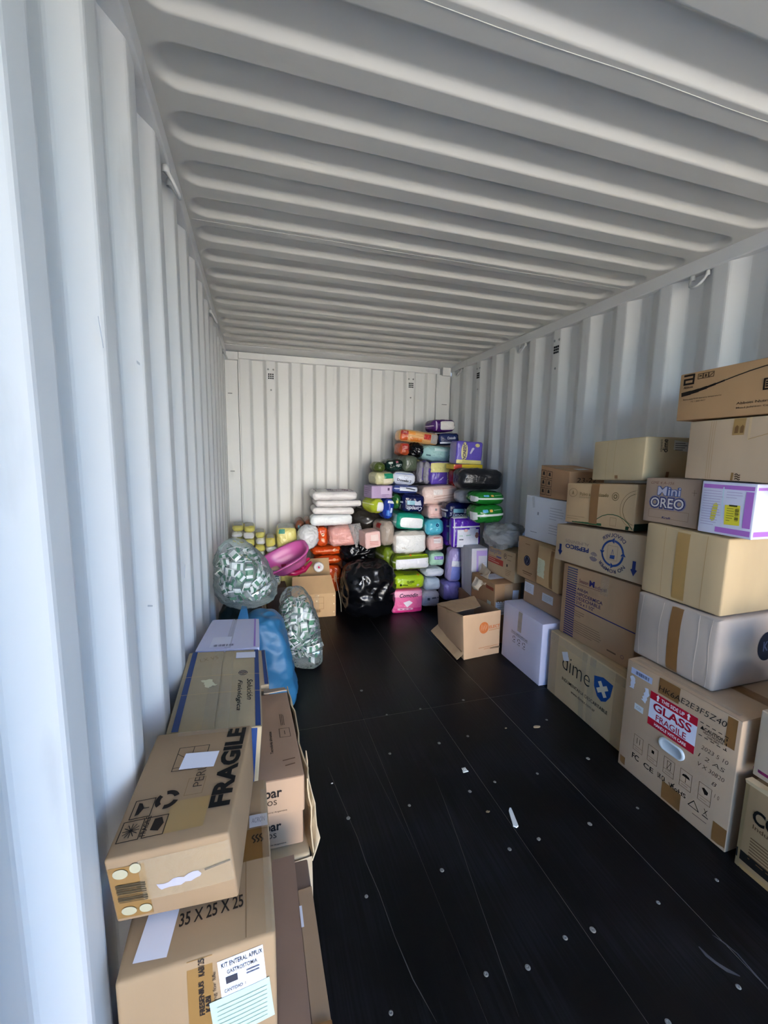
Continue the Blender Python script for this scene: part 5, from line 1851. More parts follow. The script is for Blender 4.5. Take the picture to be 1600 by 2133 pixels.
            s.patch('N', 0.55, 0.5, 0.09, 0.98, film('#d9d4e4'), 'strap', off=0.004)
            s.patch('N', 0.5, 0.72, 0.98, 0.06, film('#d9d4e4'), 'strap', off=0.005)
            s.patch('N', 0.22, 0.35, 0.28, 0.3, film('#4a78c0'), 'blue_panel', off=0.003)
        s.done()
    s = pack('nappy_pack', 'lilac pack with a white band, beside the tall white carton', (929, 1142, 966, 1224), 3.42, 0.20, film('#b7a6d8', rough=0.2), yaw=-14, roll=8, r=0.03, crinkle=0.006, seed=58, yb=3.42)
    s.patch('N', 0.56, 0.56, 0.86, 0.17, film('#eceaf0'), 'white_band', off=0.004)
    s.patch('N', 0.56, 0.26, 0.80, 0.40, film('#8f96dc'), 'blue_panel', off=0.003)
    s.done()
    s = pack('nappy_pack', 'violet pack in clear film on the floor in front of the tall white carton', (922, 1203, 966, 1254), 3.42, 0.26, film('#8a80c4', rough=0.18), yaw=-16, r=0.035, crinkle=0.008, seed=59, zmin=0.002, yb=3.40)
    s.patch('L', 0.5, 0.5, 0.9, 0.8, film('#6f6a86'), 'side_panel', off=0.003)
    s.patch('N', 0.85, 0.55, 0.12, 0.12, paper('#dadce6'), 'label', off=0.005)
    s.done()

    # middle rows -------------------------------------------------------
    for (bx, y, yb, lab, sd) in (((839, 1025, 891, 1074), 3.62, 3.56, 'navy pack with upside down white script, left one of two', 60), ((934, 1041, 994, 1085), 3.54, 3.52, 'navy pack with upside down white script, resting on the violet packs', 61)):
        s = pack('pad_pack', lab, bx, y, 0.34, NAVY, yaw=-4, roll=4, yb=yb, r=0.035, bulge=(0.01, 0.014, 0.01), seed=sd, group='navy pad packs')
        s.text('N', 'Comodín', 0.52, 0.22, 0.70, 0.24, '#d9dcec', rot=180, bold=0.02, shear=0.25, off=0.006)
        s.patch('N', 0.36, 0.55, 0.36, 0.24, film('#7fb4c8'), 'teal_panel', off=0.004)
        s.shape('N', 0.66, 0.55, [(-0.03, -0.022), (0.04, -0.022), (0.026, 0.026), (-0.006, 0.012), (-0.026, 0.022)], '#c9cfe0', off=0.006)
        s.patch('L', 0.5, 0.55, 0.96, 0.10, film('#b9bccb'), 'strap', off=0.005)
        s.patch('L', 0.55, 0.25, 0.5, 0.35, film('#5d6488'), 'side_panel', off=0.004)
        s.patch('L', 0.82, 0.28, 0.14, 0.26, paper('#b9bac6'), 'label', off=0.006)
        s.patch('T', 0.5, 0.6, 0.9, 0.7, film('#3f4258'), 'top_panel', off=0.003)
        s.done()
    s = pack('wipe_pack', 'small pale pink pack under the bulky pale pink pack', (893, 1052, 926, 1085), 3.60, 0.28, PINKP, yaw=-8, yb=3.56, r=0.022, seed=62)
    s.shape('N', 0.45, 0.70, [(-0.010, -0.010), (0.010, -0.010), (0.010, 0.010), (-0.010, 0.010)], '#8d8688', off=0.005)
    for v in (0.2, 0.34):
        s.line('N', [(0.12, v - 0.04), (0.9, v + 0.05)], 0.005, '#d79c92', off=0.005)
    s.done()
    s = pack('wipe_pack', 'bulky pale pink pack with faint printed lines, below the purple and yellow packs', (880, 1012, 957, 1052), 3.62, 0.34, film('#f0d3c8'), yaw=-12, roll=-5, yb=3.60, r=0.03, bulge=(0.01, 0.014, 0.01), seed=63)
    s.patch('N', 0.42, 0.68, 0.26, 0.30, film('#f4e6e0'), 'pale_panel', off=0.004)
    for v in (0.30, 0.46):
        s.line('N', [(0.30, v - 0.05), (0.95, v + 0.06)], 0.006, '#c9a090', off=0.005)
    s.line('N', [(0.55, 0.86), (0.95, 0.92)], 0.006, '#d8a89c', off=0.005)
    s.done()
    for i, (bx, yb) in enumerate((((996, 1053, 1056, 1093), 3.66), ((996, 1024, 1056, 1055), 3.68))):
        s = pack('nappy_pack', ('lower' if i == 0 else 'upper') + ' of the two bright green packs with a white strap', bx, 3.68, 0.34, film('#1f7a2c', rough=0.2), yaw=-14, roll=-3, yb=yb, r=0.05, bulge=(0.012, 0.02, 0.010), seed=64 + i, group='bright green packs')
        s.patch('N', 0.52, 0.50, 1.0, 0.13, film('#e2e8e2'), 'strap', off=0.005)
        s.patch('N', 0.32, 0.76, 0.18, 0.18, film('#5fb4dc'), 'blue_badge', off=0.005, shape='round')
        s.patch('N', 0.52, 0.76, 0.10, 0.16, film('#d8b04a'), 'yellow_badge', off=0.005, shape='round')
        s.line('N', [(0.62, 0.78), (0.85, 0.80)], 0.005, '#8fc08a', off=0.006)
        s.patch('L', 0.85, 0.45, 0.5, 0.5, film('#d2d6d4'), 'white_end', off=0.004)
        s.done()
    s = pack('nappy_pack', 'silvery grey pack squeezed behind the right navy pack', (958, 1022, 994, 1056), 3.80, 0.22, film('#9a9aa2'), yaw=-14, yb=3.70, r=0.03, seed=66)
    s.done()
    s = pack('nappy_pack', 'black plastic wrapped pack on top of the bright green packs', (966, 977, 1051, 1024), 3.66, 0.34, film('#1b1b1f', rough=0.3, bump=0.35), yaw=-16, roll=3, yb=3.68, r=0.05, bulge=(0.01, 0.02, 0.012), crinkle=0.006, seed=67)
    s.done()
    s = pack('nappy_pack', 'dark blue pack with white patches next to the yellow green one', (799, 1040, 823, 1083), 3.68, 0.26, film('#1c3aa0', rough=0.2), yaw=16, roll=8, yb=3.62, r=0.035, seed=68)
    s.patch('N', 0.5, 0.90, 0.8, 0.16, film('#e2e4ee'), 'white_top', off=0.004)
    s.patch('N', 0.6, 0.45, 0.22, 0.26, film('#c4d0ea'), 'white_patch', off=0.004)
    s.patch('N', 0.35, 0.28, 0.5, 0.3, film('#3f7ad0'), 'blue_panel', off=0.003)
    s.done()
    s = pack('nappy_pack', 'yellow green pack with a white end lying on the brown black sack', (770, 1039, 801, 1072), 3.70, 0.36, film('#b5c432'), yaw=34, roll=10, r=0.05, bulge=(0.01, 0.02, 0.012), seed=69, yb=3.68)
    s.patch('N', 0.62, 0.45, 0.72, 0.78, film('#e9e9ea'), 'white_end', off=0.004, shape='round')
    s.patch('L', 0.5, 0.6, 0.95, 0.08, film('#dfe3b0'), 'strap', off=0.004)
    s.done()
    s = pack('wipe_carton', 'lilac carton with small print on its side', (770, 1012, 816, 1040), 3.78, 0.24, film('#b49cc0', rough=0.45, bump=0.1), yaw=22, yb=3.72, r=0.006, bulge=0.002, crinkle=0.0, seed=70)
    s.patch('N', 0.68, 0.62, 0.5, 0.6, film('#cdb8d6', rough=0.45, bump=0.1), 'pale_panel', off=0.002)
    s.shape('N', 0.80, 0.72, [(-0.010, -0.012), (0.010, -0.012), (0.010, 0.012), (-0.010, 0.012)], '#5d4a6a', off=0.004)
    s.fineprint('L', 0.1, 0.9, 0.8, 4, 0.16, '#8d769c', 0.004, 40)
    s.fineprint('N', 0.5, 0.9, 0.40, 3, 0.12, '#8d769c', 0.004, 41)
    s.done()
    s = pack('nappy_pack', 'white and mid blue pack under the white lettered pack', (817, 1010, 873, 1034), 3.76, 0.30, film('#3a4a8c'), yaw=4, roll=5, yb=3.66, r=0.03, seed=71)
    s.patch('N', 0.62, 0.62, 0.74, 0.6, film('#dfe4f0'), 'white_panel', off=0.004)
    s.line('N', [(0.5, 0.72), (0.85, 0.55)], 0.008, '#3a3c48', off=0.006)
    s.patch('N', 0.15, 0.6, 0.25, 0.10, film('#c9cde0'), 'strap', off=0.005)
    s.done()
    s = pack('nappy_pack', 'dark green foil pack wedged beneath the left navy pack', (818, 1030, 836, 1062), 3.78, 0.22, film('#1f5a2a'), yaw=10, yb=3.70, r=0.03, seed=72)
    s.patch('N', 0.4, 0.5, 0.3, 0.2, film('#c9c860'), 'yellow_badge', off=0.004)
    s.done()
    # upper rows ----------------------------------------------------------
    s = pack('nappy_pack', 'white pack with black scrawled lettering and pale blue edges', (822, 981, 870, 1013), 3.74, 0.32, film('#dfe4f2'), yaw=-6, roll=6, yb=3.74, r=0.04, bulge=(0.01, 0.016, 0.01), seed=73)
    s.text('N', 'Duwelbi 2', 0.48, 0.34, 0.66, 0.20, '#2b2b33', bold=0.02, off=0.006, rot=-5)
    s.ring('N', 0.55, 0.62, 0.020, 0.022, '#8d8f9c', off=0.006, sy=0.6)
    s.patch('N', 0.5, 0.93, 0.9, 0.08, film('#5c7cc8'), 'blue_edge', off=0.004)
    s.done()
    s = pack('nappy_pack', 'cream pack with a teal corner at the left slope of the heap', (780, 983, 822, 1012), 3.84, 0.30, film('#cfcb9e'), yaw=14, yb=3.78, r=0.03, seed=74)
    s.patch('N', 0.70, 0.75, 0.56, 0.46, film('#1a8a68'), 'teal_corner', off=0.004)
    s.patch('N', 0.62, 0.30, 0.5, 0.4, film('#e4dcc0'), 'pale_panel', off=0.004)
    s.done()
    s = pack('nappy_pack', 'very dark green pack with white script on the left slope of the heap', (803, 957, 848, 984), 3.84, 0.30, film('#0d2a24', rough=0.2), yaw=8, roll=-4, yb=3.84, r=0.03, crinkle=0.007, seed=75)
    s.text('N', 'Confy', 0.68, 0.52, 0.38, 0.30, '#d9dcd6', rot=180, bold=0.02, shear=0.25, off=0.006)
    s.patch('N', 0.62, 0.82, 0.16, 0.2, film('#8d4a5a'), 'red_patch', off=0.005)
    s.patch('N', 0.20, 0.78, 0.26, 0.18, film('#c9cfca'), 'white_patch', off=0.005)
    s.done()
    s = pack('nappy_pack', 'small olive pack at the left edge of the upper heap', (780, 963, 803, 984), 3.90, 0.24, film('#4a5a24'), yaw=20, yb=3.84, r=0.03, seed=76)
    s.done()
    s = pack('nappy_pack', 'dull grey green pack under the black bag near the top of the heap', (832, 948, 878, 984), 3.92, 0.32, film('#55604e'), yaw=6, yb=3.84, r=0.03, seed=77)
    s.done()
    for i, bx in enumerate(((866, 960, 886, 1008), (879, 961, 903, 1010))):
        s = pack('pad_pack', ('outer' if i == 0 else 'inner') + ' of two silver and purple packs standing on edge', bx, 3.80 - 0.03 * i, 0.30, film('#9a96a0', rough=0.22, bump=0.9), yaw=14, yb=3.66, r=0.03, crinkle=0.008, seed=78 + i, group='silver and purple packs on edge')
        s.patch('N', 0.70, 0.42, 0.4, 0.6, film('#5d4aa8'), 'purple_panel', off=0.004)
        s.patch('T', 0.5, 0.4, 0.7, 0.6, film('#5d4aa8' if i else '#cfc97a'), 'top_panel', off=0.004)
        s.done()
    s = pack('pad_pack', 'purple pack with a yellow upper half, front one at the centre of the heap', (893, 962, 947, 1011), 3.66, 0.32, film('#6248b4', rough=0.25), yaw=-8, yb=3.64, r=0.022, bulge=(0.006, 0.012, 0.006), seed=80)
    s.patch('N', 0.5, 0.77, 1.0, 0.44, film('#e6dc8a'), 'yellow_half', off=0.004)
    s.text('N', 'NONISEC', 0.76, 0.28, 0.52, 0.13, '#f2eab4', rot=90, bold=0.03, off=0.006)
    s.patch('N', 0.93, 0.30, 0.10, 0.5, film('#8f86c8'), 'pale_edge', off=0.005)
    s.shape('N', 0.45, 0.22, [(-0.03, -0.014), (0.0, -0.004), (0.024, 0.022), (0.014, 0.026), (-0.012, 0.006)], '#b9aee0', off=0.006)
    s.done()
    s = pack('pad_pack', 'square purple pack with a yellow foot, highest one at the right of the heap', (952, 920, 1005, 968), 3.50, 0.15, film('#6a58c0', rough=0.3), yaw=-6, roll=3, yb=3.48, r=0.018, bulge=(0.004, 0.008, 0.004), seed=81, fix=True)
    s.patch('N', 0.5, 0.10, 0.98, 0.18, film('#e6dc8a'), 'yellow_foot', off=0.003)
    s.patch('N', 0.29, 0.56, 0.24, 0.80, film('#ece29a'), 'yellow_plate', off=0.003, shape='oval')
    s.text('N', 'NONISEC', 0.29, 0.56, 0.70, 0.13, '#3f2d70', rot=90, bold=0.02, off=0.0065)
    s.shape('N', 0.58, 0.60, [(-0.024, -0.022), (-0.012, -0.03), (0.022, 0.022), (0.008, 0.03), (-0.004, 0.024)], '#d9d2e8', off=0.005)
    s.patch('N', 0.78, 0.85, 0.18, 0.16, film('#e6dc8a'), 'yellow_dot', off=0.004, shape='oval')
    s.patch('L', 0.5, 0.5, 0.9, 0.9, film('#9c94c8'), 'side_panel', off=0.003)
    s.done()
    s = pack('snack_carton', 'flat yellow and red carton wedged under the highest purple pack', (948, 967, 1006, 978), 3.86, 0.26, film('#e2c21f', rough=0.4, bump=0.1), yaw=-12, yb=3.86, r=0.005, bulge=0.001, crinkle=0, seed=82)
    s.patch('N', 0.14, 0.5, 0.28, 0.96, film('#c02a1c', rough=0.4, bump=0.1), 'red_end', off=0.002)
    s.done()
    s = pack('snack_pack', 'glossy red pack peeping out beside the black wrapped pack', (946, 977, 966, 1014), 3.76, 0.26, film('#b41c1c', rough=0.2), yaw=-12, yb=3.64, r=0.02, seed=83)
    s.patch('N', 0.5, 0.80, 0.94, 0.24, film('#d8d0d8'), 'white_band', off=0.004)
    s.done()
    s = pack('nappy_pack', 'pale aqua pack in clear crinkled film near the top of the heap', (882, 929, 951, 961), 3.84, 0.34, film('#a4cfcd', rough=0.18, bump=0.9), yaw=-8, roll=5, yb=3.80, r=0.035, bulge=(0.012, 0.016, 0.012), crinkle=0.009, seed=84)
    s.ring('N', 0.84, 0.34, 0.010, 0.013, '#2a5a7a', a0=40, a1=320, off=0.007)
    s.line('N', [(0.12, 0.32), (0.24, 0.30)], 0.012, '#4a6a74', off=0.006)
    s.patch('N', 0.55, 0.80, 0.4, 0.2, film('#c9e4e2'), 'pale_patch', off=0.004)
    s.done()
    s = pack('nappy_pack', 'red and orange pack partly hidden beside the small black bag', (833, 921, 855, 949), 3.98, 0.26, film('#b8502c'), yaw=4, yb=3.94, r=0.02, seed=85)
    s.patch('N', 0.55, 0.68, 0.7, 0.5, film('#a82028'), 'red_panel', off=0.004)
    s.text('N', '20', 0.55, 0.68, 0.4, 0.3, '#d8a090', bold=0.03, off=0.006)
    s.done()
    s = pack('nappy_pack', 'orange and cream pack with red panels lying across the top of the heap', (834, 895, 917, 925), 3.96, 0.26, film('#e8b070'), yaw=-2, roll=8, yb=3.96, r=0.03, bulge=(0.008, 0.012, 0.008), seed=86)
    s.patch('N', 0.10, 0.5, 0.20, 0.96, film('#d8602c'), 'orange_end', off=0.003)
    s.patch('N', 0.11, 0.78, 0.18, 0.36, film('#a82028'), 'red_panel', off=0.005)
    s.patch('N', 0.70, 0.60, 0.18, 0.46, film('#c22a20'), 'red_panel', off=0.004)
    s.patch('N', 0.42, 0.22, 0.30, 0.34, film('#e8842c'), 'orange_panel', off=0.004)
    s.patch('N', 0.28, 0.78, 0.2, 0.30, film('#f0a04a'), 'orange_panel', off=0.004)
    s.patch('N', 0.90, 0.5, 0.20, 0.9, film('#b5aea8'), 'clear_end', off=0.004)
    s.text('N', '20', 0.11, 0.80, 0.10, 0.16, '#e0b0a0', bold=0.03, off=0.007)
    s.done()
    s = pack('pad_pack', 'flat navy pack with white script near the top of the heap', (916, 902, 959, 927), 3.96, 0.30, film('#17265c', rough=0.25), yaw=-12, roll=-3, yb=3.90, r=0.02, seed=87)
    s.text('N', 'Comodín', 0.60, 0.60, 0.44, 0.26, '#d5dcf0', bold=0.02, shear=0.25, off=0.006)
    s.patch('N', 0.5, 0.16, 0.98, 0.14, film('#dfe4ee'), 'white_band', off=0.004)
    s.patch('T', 0.92, 0.2, 0.1, 0.3, film('#d9a0c0'), 'pink_tab', off=0.004)
    s.done()
    s = pack('nappy_pack', 'topmost purple pack with a white front panel', (900, 873, 951, 902), 3.96, 0.30, film('#4a1c6c', rough=0.22), yaw=10, roll=-4, yb=3.96, r=0.04, bulge=(0.012, 0.014, 0.012), seed=88)
    s.patch('N', 0.62, 0.5, 0.68, 0.84, film('#efe9e4'), 'white_panel', off=0.004, shape='round')
    s.patch('L', 0.5, 0.5, 0.98, 0.07, film('#d8c4dc'), 'strap', off=0.004)
    s.patch('N', 0.12, 0.5, 0.05, 0.98, film('#d8c4dc'), 'strap', off=0.004)
    s.done()
    # fill behind: hidden grey packs added so the bright wall stays out of gaps
    s = pack('nappy_pack', 'greyish filler pack added behind the left navy pack', (845, 1010, 905, 1110), 3.98, 0.25, film('#8a8894'), yaw=0, yb=3.9, r=0.04, seed=89, fix=True)
    s.done()
    s = pack('nappy_pack', 'greyish filler pack added behind the aqua pack near the top of the heap', (850, 930, 940, 1010), 4.10, 0.22, film('#77757c'), yaw=0, yb=4.0, r=0.04, seed=90, fix=True)
    s.done()
    s = pack('nappy_pack', 'grey filler pack added low in the heap behind the white fronted packs', (835, 1110, 940, 1230), 3.93, 0.36, film('#7d7a80'), yaw=0, yb=3.9, r=0.05, seed=91, zmin=0.003, fix=True)
    s.done()

    # ------------------------------------------------------------------ left of the heap
    s = None
    WS = film('#e8dcdc', rough=0.3)
    for i, (bx, y, yb, lab, dp) in enumerate((((648, 1072, 735, 1098), 3.78, 3.78, 'lowest of the four white pad packs, plump with wrinkles', 0.30),
                                              ((653, 1056, 740, 1074), 3.78, 3.78, 'second white pad pack from the bottom of its stack', 0.30),
                                              ((658, 1041, 755, 1058), 3.78, 3.78, 'third white pad pack from the bottom of its stack', 0.30),
                                              ((652, 1024, 746, 1044), 3.76, 3.78, 'top white pad pack with a purple printed oval', 0.32))):
        s = pack('pad_pack', lab, bx, y, dp, film('#e9e4e2' if i else '#eceff0', rough=0.3), yaw=-2, roll=(0, -1, 2, 2)[i], yb=yb, r=0.03, bulge=(0.006, 0.010, 0.006), crinkle=0.004, seed=100 + i, group='stack of white pad packs')
        if i == 3:
            s.rect('T', 0.08, 0.10, 0.92, 0.80, 0.006, '#5a2a5a', off=0.004)
            s.text('T', 'Cómoda Plus', 0.60, 0.40, 0.50, 0.22, '#7a1f5c', rot=180, bold=0.03, shear=0.25, off=0.004)
            s.patch('T', 0.42, 0.55, 0.14, 0.18, film('#3a2a6a'), 'purple_spot', shape='oval', off=0.004)
            s.line('T', [(0.12, 0.72), (0.7, 0.66)], 0.006, '#4a2a5a', off=0.004)
        s.done()

    YW = ['#e4d878', '#e9e6d8', '#dcd06a', '#ecebe6']
    cols = [((483, 507), [1095, 1108, 1121, 1136, 1152], 3.98), ((507, 531), [1096, 1110, 1124, 1140, 1157], 3.94), ((532, 553), [1109, 1122, 1136, 1150, 1164, 1180], 3.90), ((554, 580), [1121, 1140, 1153, 1172, 1190], 3.84)]
    names_c = ['against the left wall', 'second stack from the left wall', 'third stack from the left wall', 'stack beside the pink barrow']
    ords = ['top', 'second', 'third', 'fourth', 'fifth']
    for ci, ((xa, xb), rows, y) in enumerate(cols):
        for ri in range(len(rows) - 1):
            last = ri == len(rows) - 2
            c0 = YW[(ci * 2 + ri) % 4]
            s = pack('nappy_pack', '%s small yellow and white pack from the top, %s' % (ords[ri], names_c[ci]) if ri else 'topmost small yellow and white pack, %s' % names_c[ci], (xa, rows[ri], xb, rows[ri + 1]), y, 0.26, film(c0), yaw=-1 + ci, yb=y, r=0.022, bulge=(0.006, 0.012, 0.003), crinkle=0.004, n=6, seed=110 + ci * 6 + ri, group='stacked small yellow and white packs')
            s.patch('N', 0.5, 0.35, 0.98, 0.45, film('#ece9ea' if ri % 2 else '#e2d870'), 'print_band', off=0.003)
            if ri == 0:
                s.patch('T', 0.5, 0.45, 0.9, 0.8, film('#8d8d80'), 'clear_top', off=0.003)
            s.done()
        # plain ones below, down to the floor
        zt = at((xa + xb) / 2, rows[-1], y=y).z
        p0, p1 = at(xa, 1180, y=y), at(xb, 1180, y=y)
        s = raw('nappy_pack', 'tall yellow pack on the floor, %s' % names_c[ci].replace('stack', 'in the stack'), 'pack', ctr(((p0.x + p1.x) / 2, y + 0.13, zt / 2), (p1.x - p0.x, 0.26, zt - 0.004)), film('#cfc266'), r=0.02, bulge=0.004, crinkle=0.003, seed=140 + ci, group='stacked small yellow and white packs', base_name='wrapper')
        s.done()
    s = pack('nappy_pack', 'small pack with a green and white label at the foot of the barrow', (561, 1184, 585, 1225), 3.66, 0.20, film('#d8d2a4'), yaw=6, r=0.02, seed=146, yb=3.62)
    s.patch('N', 0.5, 0.55, 0.8, 0.75, paper('#d5dcd4'), 'label', off=0.003)
    for v, c in ((0.78, '#4a9a80'), (0.30, '#4a9a60')):
        s.line('N', [(0.2, v), (0.8, v)], 0.014, c, off=0.005)
    for v in (0.58, 0.42):
        s.line('N', [(0.55, v), (0.75, v)], 0.016, '#3f5a6a', off=0.005)
    s.done()
    s = pack('supply_carton', 'low dark brown carton under the green labelled pack by the open box', (556, 1225, 598, 1285), 3.66, 0.20, card('#5d4430'), yaw=4, r=0.006, bulge=0.002, crinkle=0, seed=147, zmin=0.002, yb=3.55)
    s.done()
    s = pack('nappy_pack', 'yellow pack with a teal corner under clear film, behind the barrow', (570, 1100, 622, 1152), 3.86, 0.34, film('#ecdf86'), yaw=2, yb=3.84, r=0.03, crinkle=0.006, seed=148)
    s.patch('N', 0.22, 0.90, 0.34, 0.22, film('#4a9a84'), 'teal_corner', off=0.004)
    s.patch('T', 0.5, 0.5, 0.95, 0.9, film('#a3a89c'), 'clear_top', off=0.003)
    s.done()
    s = pack('nappy_pack', 'pale yellow pack on the floor behind the barrow', (578, 1152, 625, 1250), 3.88, 0.34, film('#d9cc78'), yaw=2, yb=3.84, r=0.03, seed=149, zmin=0.003)
    s.done()
    for i, bx in enumerate(((616, 1084, 637, 1110), (636, 1083, 653, 1106))):
        s = pack('nappy_pack', ('left' if i == 0 else 'right') + ' of two round ended rust brown packs behind the white bag', bx, 3.94, 0.30, film('#84503c'), yaw=-4, yb=3.92, r=0.05, seed=150 + i, group='rust brown packs')
        s.patch('N', 0.35, 0.45, 0.3, 0.4, film('#5f8a9c'), 'blue_spot', shape='oval', off=0.004)
        s.done()
    s = pack('nappy_pack', 'glossy orange pack standing between the white bag and the pink bag', (661, 1099, 685, 1140), 3.80, 0.28, film('#d8501c', rough=0.2), yaw=-4, yb=3.78, r=0.025, seed=152)
    for v in (0.35, 0.65):
        s.patch('N', 0.5, v, 0.34, 0.20, film('#e8b08a'), 'pale_badge', shape='oval', off=0.004)
    s.line('N', [(0.42, 0.65), (0.6, 0.68)], 0.006, '#2a1a14', off=0.006)
    s.done()
    for i, bx in enumerate(((650, 1140, 714, 1160), (656, 1160, 712, 1180), (660, 1180, 712, 1240))):
        s = pack('nappy_pack', ('top', 'middle', 'bottom')[i] + ' crinkled orange pack in the stack behind the open box', bx, 3.85, 0.15, film('#cf4a16', rough=0.22), yaw=-4, yb=3.78, r=0.03, crinkle=0.006, seed=153 + i, group='orange packs behind the open box', zmin=0.003)
        s.line('N', [(0.1, 0.5), (0.9, 0.55)], 0.006, '#e89a6a', off=0.005)
        s.patch('N', 0.75, 0.6, 0.14, 0.4, film('#e6a074'), 'pale_badge', shape='oval', off=0.005)
        s.done()
    s = pack('nappy_pack', 'dull brown pack under the white pad stack, behind the orange packs', (655, 1098, 715, 1240), 4.00, 0.30, film('#9c5a3c'), yaw=0, yb=3.9, r=0.02, seed=157, zmin=0.003)
    s.done()
    s = pack('paper_pack', 'salmon pink pack inside a loose clear bag', (687, 1096, 745, 1140), 3.70, 0.24, film('#e2a39a', rough=0.3), yaw=-6, roll=-8, yb=3.68, r=0.03, crinkle=0.008, seed=158)
    if real: sheet('clear_wrap', [at(742, 1142, y=3.69), at(757, 1112, y=3.68), at(750, 1090, y=3.70), at(725, 1092, y=3.70)], 10, 10, 0.001, clear_film('clear_wrap_grey', '#c9c4c2', 0.35, 0.15, 0.9, 30), s.root, s.org, 0.03, 21)
    s.done()



class Dry:
    """stands in for a pack while the heap is only measured"""

    def __getattr__(self, k_):
        return lambda *a, **k: None


BOXES = []


def dry_pack(name, label, box, y, depth, material, **k):
    BOXES.append(place(box, y, depth, k.get('yaw', -8), k.get('yb'), k.get('zmin'), k.get('fix', False)))
    return Dry()


def dry_raw(*a, **k):
    return Dry()


build_heap(dry_pack, dry_raw, False)
for _round in range(40):
    moved = False
    for i in range(len(BOXES)):
        for j in range(i + 1, len(BOXES)):
            A, B = BOXES[i], BOXES[j]
            d = [min(A[1][k_], B[1][k_]) - max(A[0][k_], B[0][k_]) for k_ in range(3)]
            if min(d) <= 0.002:
                continue
            N_, F_ = (A, B) if A[0][1] <= B[0][1] else (B, A)
            cost = [d[0] * 1.0, 9.0, d[2] * 0.9]
            if F_[0][1] - N_[0][1] > 0.10:
                cost[1] = (N_[1][1] - F_[0][1]) * 0.2
            ax = cost.index(min(cost))
            moved = True
            if ax == 1:
                N_[1][1] = F_[0][1] - 0.001
            else:
                lo_, hi_ = (A, B) if (A[0][ax] + A[1][ax]) < (B[0][ax] + B[1][ax]) else (B, A)
                m_ = (hi_[0][ax] + lo_[1][ax]) / 2
                if hi_[1][ax] - m_ > 0.03 and m_ - lo_[0][ax] > 0.03:
                    lo_[1][ax], hi_[0][ax] = m_ - 0.0005, m_ + 0.0005
                elif N_[1][1] - F_[0][1] > 0 and F_[0][1] - N_[0][1] > 0.05:
                    N_[1][1] = F_[0][1] - 0.001
    if not moved:
        break
_it = iter(BOXES)


def settled_pack(name, label, box, y, depth, material, **k):
    return pack(name, label, next(_it), material, **k)


build_heap(settled_pack, Solid, True)

# ------------------------------------------------------------------ sacks and bags
def bag_mat(name, color, rough=0.22, bump=1.0, scale=7.0, spec=0.5):
    """thin plastic with long sharp creases"""
    if name in _MATS:
        return _MATS[name]
    m = bpy.data.materials.new(name)
    m.use_nodes = True
    nt = m.node_tree
    b = nt.nodes['Principled BSDF']
    b.inputs['Base Color'].default_value = lin(color)
    b.inputs['Roughness'].default_value = rough
    b.inputs['Specular IOR Level'].default_value = spec
    tc = nt.nodes.new('ShaderNodeTexCoord')
    n = nt.nodes.new('ShaderNodeTexNoise')
    n.noise_type = 'RIDGED_MULTIFRACTAL'
    n.inputs['Scale'].default_value = scale
    n.inputs['Detail'].default_value = 3
    n.inputs['Distortion'].default_value = 0.8
    nt.links.new(tc.outputs['Object'], n.inputs['Vector'])
    bp = nt.nodes.new('ShaderNodeBump')
    bp.inputs['Strength'].default_value = bump
    bp.inputs['Distance'].default_value = 0.012
    nt.links.new(n.outputs['Fac'], bp.inputs['Height'])
    nt.links.new(bp.outputs[0], b.inputs['Normal'])
    _MATS[name] = m
    return m


def blob_fn(c, rad, p=2.5, amp=0.05, crease=0.03, seed=0, scale=6.0, zfloor=None, lean=(0, 0), taper=0.0, neck=None):
    """surface of a filled bag: direction -> point"""
    c = Vector(c)
    of = Vector((seed * 5.1, seed * 2.3, -seed * 3.9))

    def fn(d):
        L = (abs(d.x) ** p + abs(d.y) ** p + abs(d.z) ** p) ** (1 / p)
        q = d / L
        h = q.z
        k = 1 - taper * (h * 0.5 + 0.5)
        v = Vector((q.x * rad[0] * k + lean[0] * h, q.y * rad[1] * k + lean[1] * h, q.z * rad[2]))
        w = (c + v)
        n1 = noise.noise(w * scale + of)
        n2 = 1 - abs(noise.noise(w * scale * 2.1 + of * 1.7)) * 2
        n3 = 1 - abs(noise.noise(w * scale * 4.4 - of)) * 2
        dn = d.normalized()
        v = v + dn * (amp * n1 + crease * n2 * 0.6 + crease * 0.35 * n3)
        if neck and h > neck:
            t = (h - neck) / (1 - neck)
            v.x *= 1 - 0.75 * t
            v.y *= 1 - 0.75 * t
            v.z += 0.10 * t
        v = c + v
        if zfloor is not None and v.z < zfloor:
            v.z = zfloor + 0.002 * n1 * 0 + 0.0005
        return v
    return fn


def blob(name, label, cat, fn, org, material, nu=64, nv=44, part='sack', group=None, root=None):
    vs, fs = [], []
    for j in range(nv + 1):
        th = math.pi * j / nv
        for i in range(nu):
            ph = 2 * math.pi * i / nu
            d = Vector((math.sin(th) * math.cos(ph), math.sin(th) * math.sin(ph), math.cos(th)))
            vs.append(fn(d) - Vector(org))
    for j in range(nv):
        for i in range(nu):
            a, b = j * nu + i, j * nu + (i + 1) % nu
            fs.append((a, a + nu, b + nu, b))
    if root is None:
        root = empty(name, org)
        tag(root, label, cat, group)
    o = mesh_obj(part, vs, fs, material, root, smooth=True)
    return root, o


BLACKBAG = bag_mat('black_sack_plastic', '#0a0a0d', rough=0.24, bump=0.85, scale=3.6)
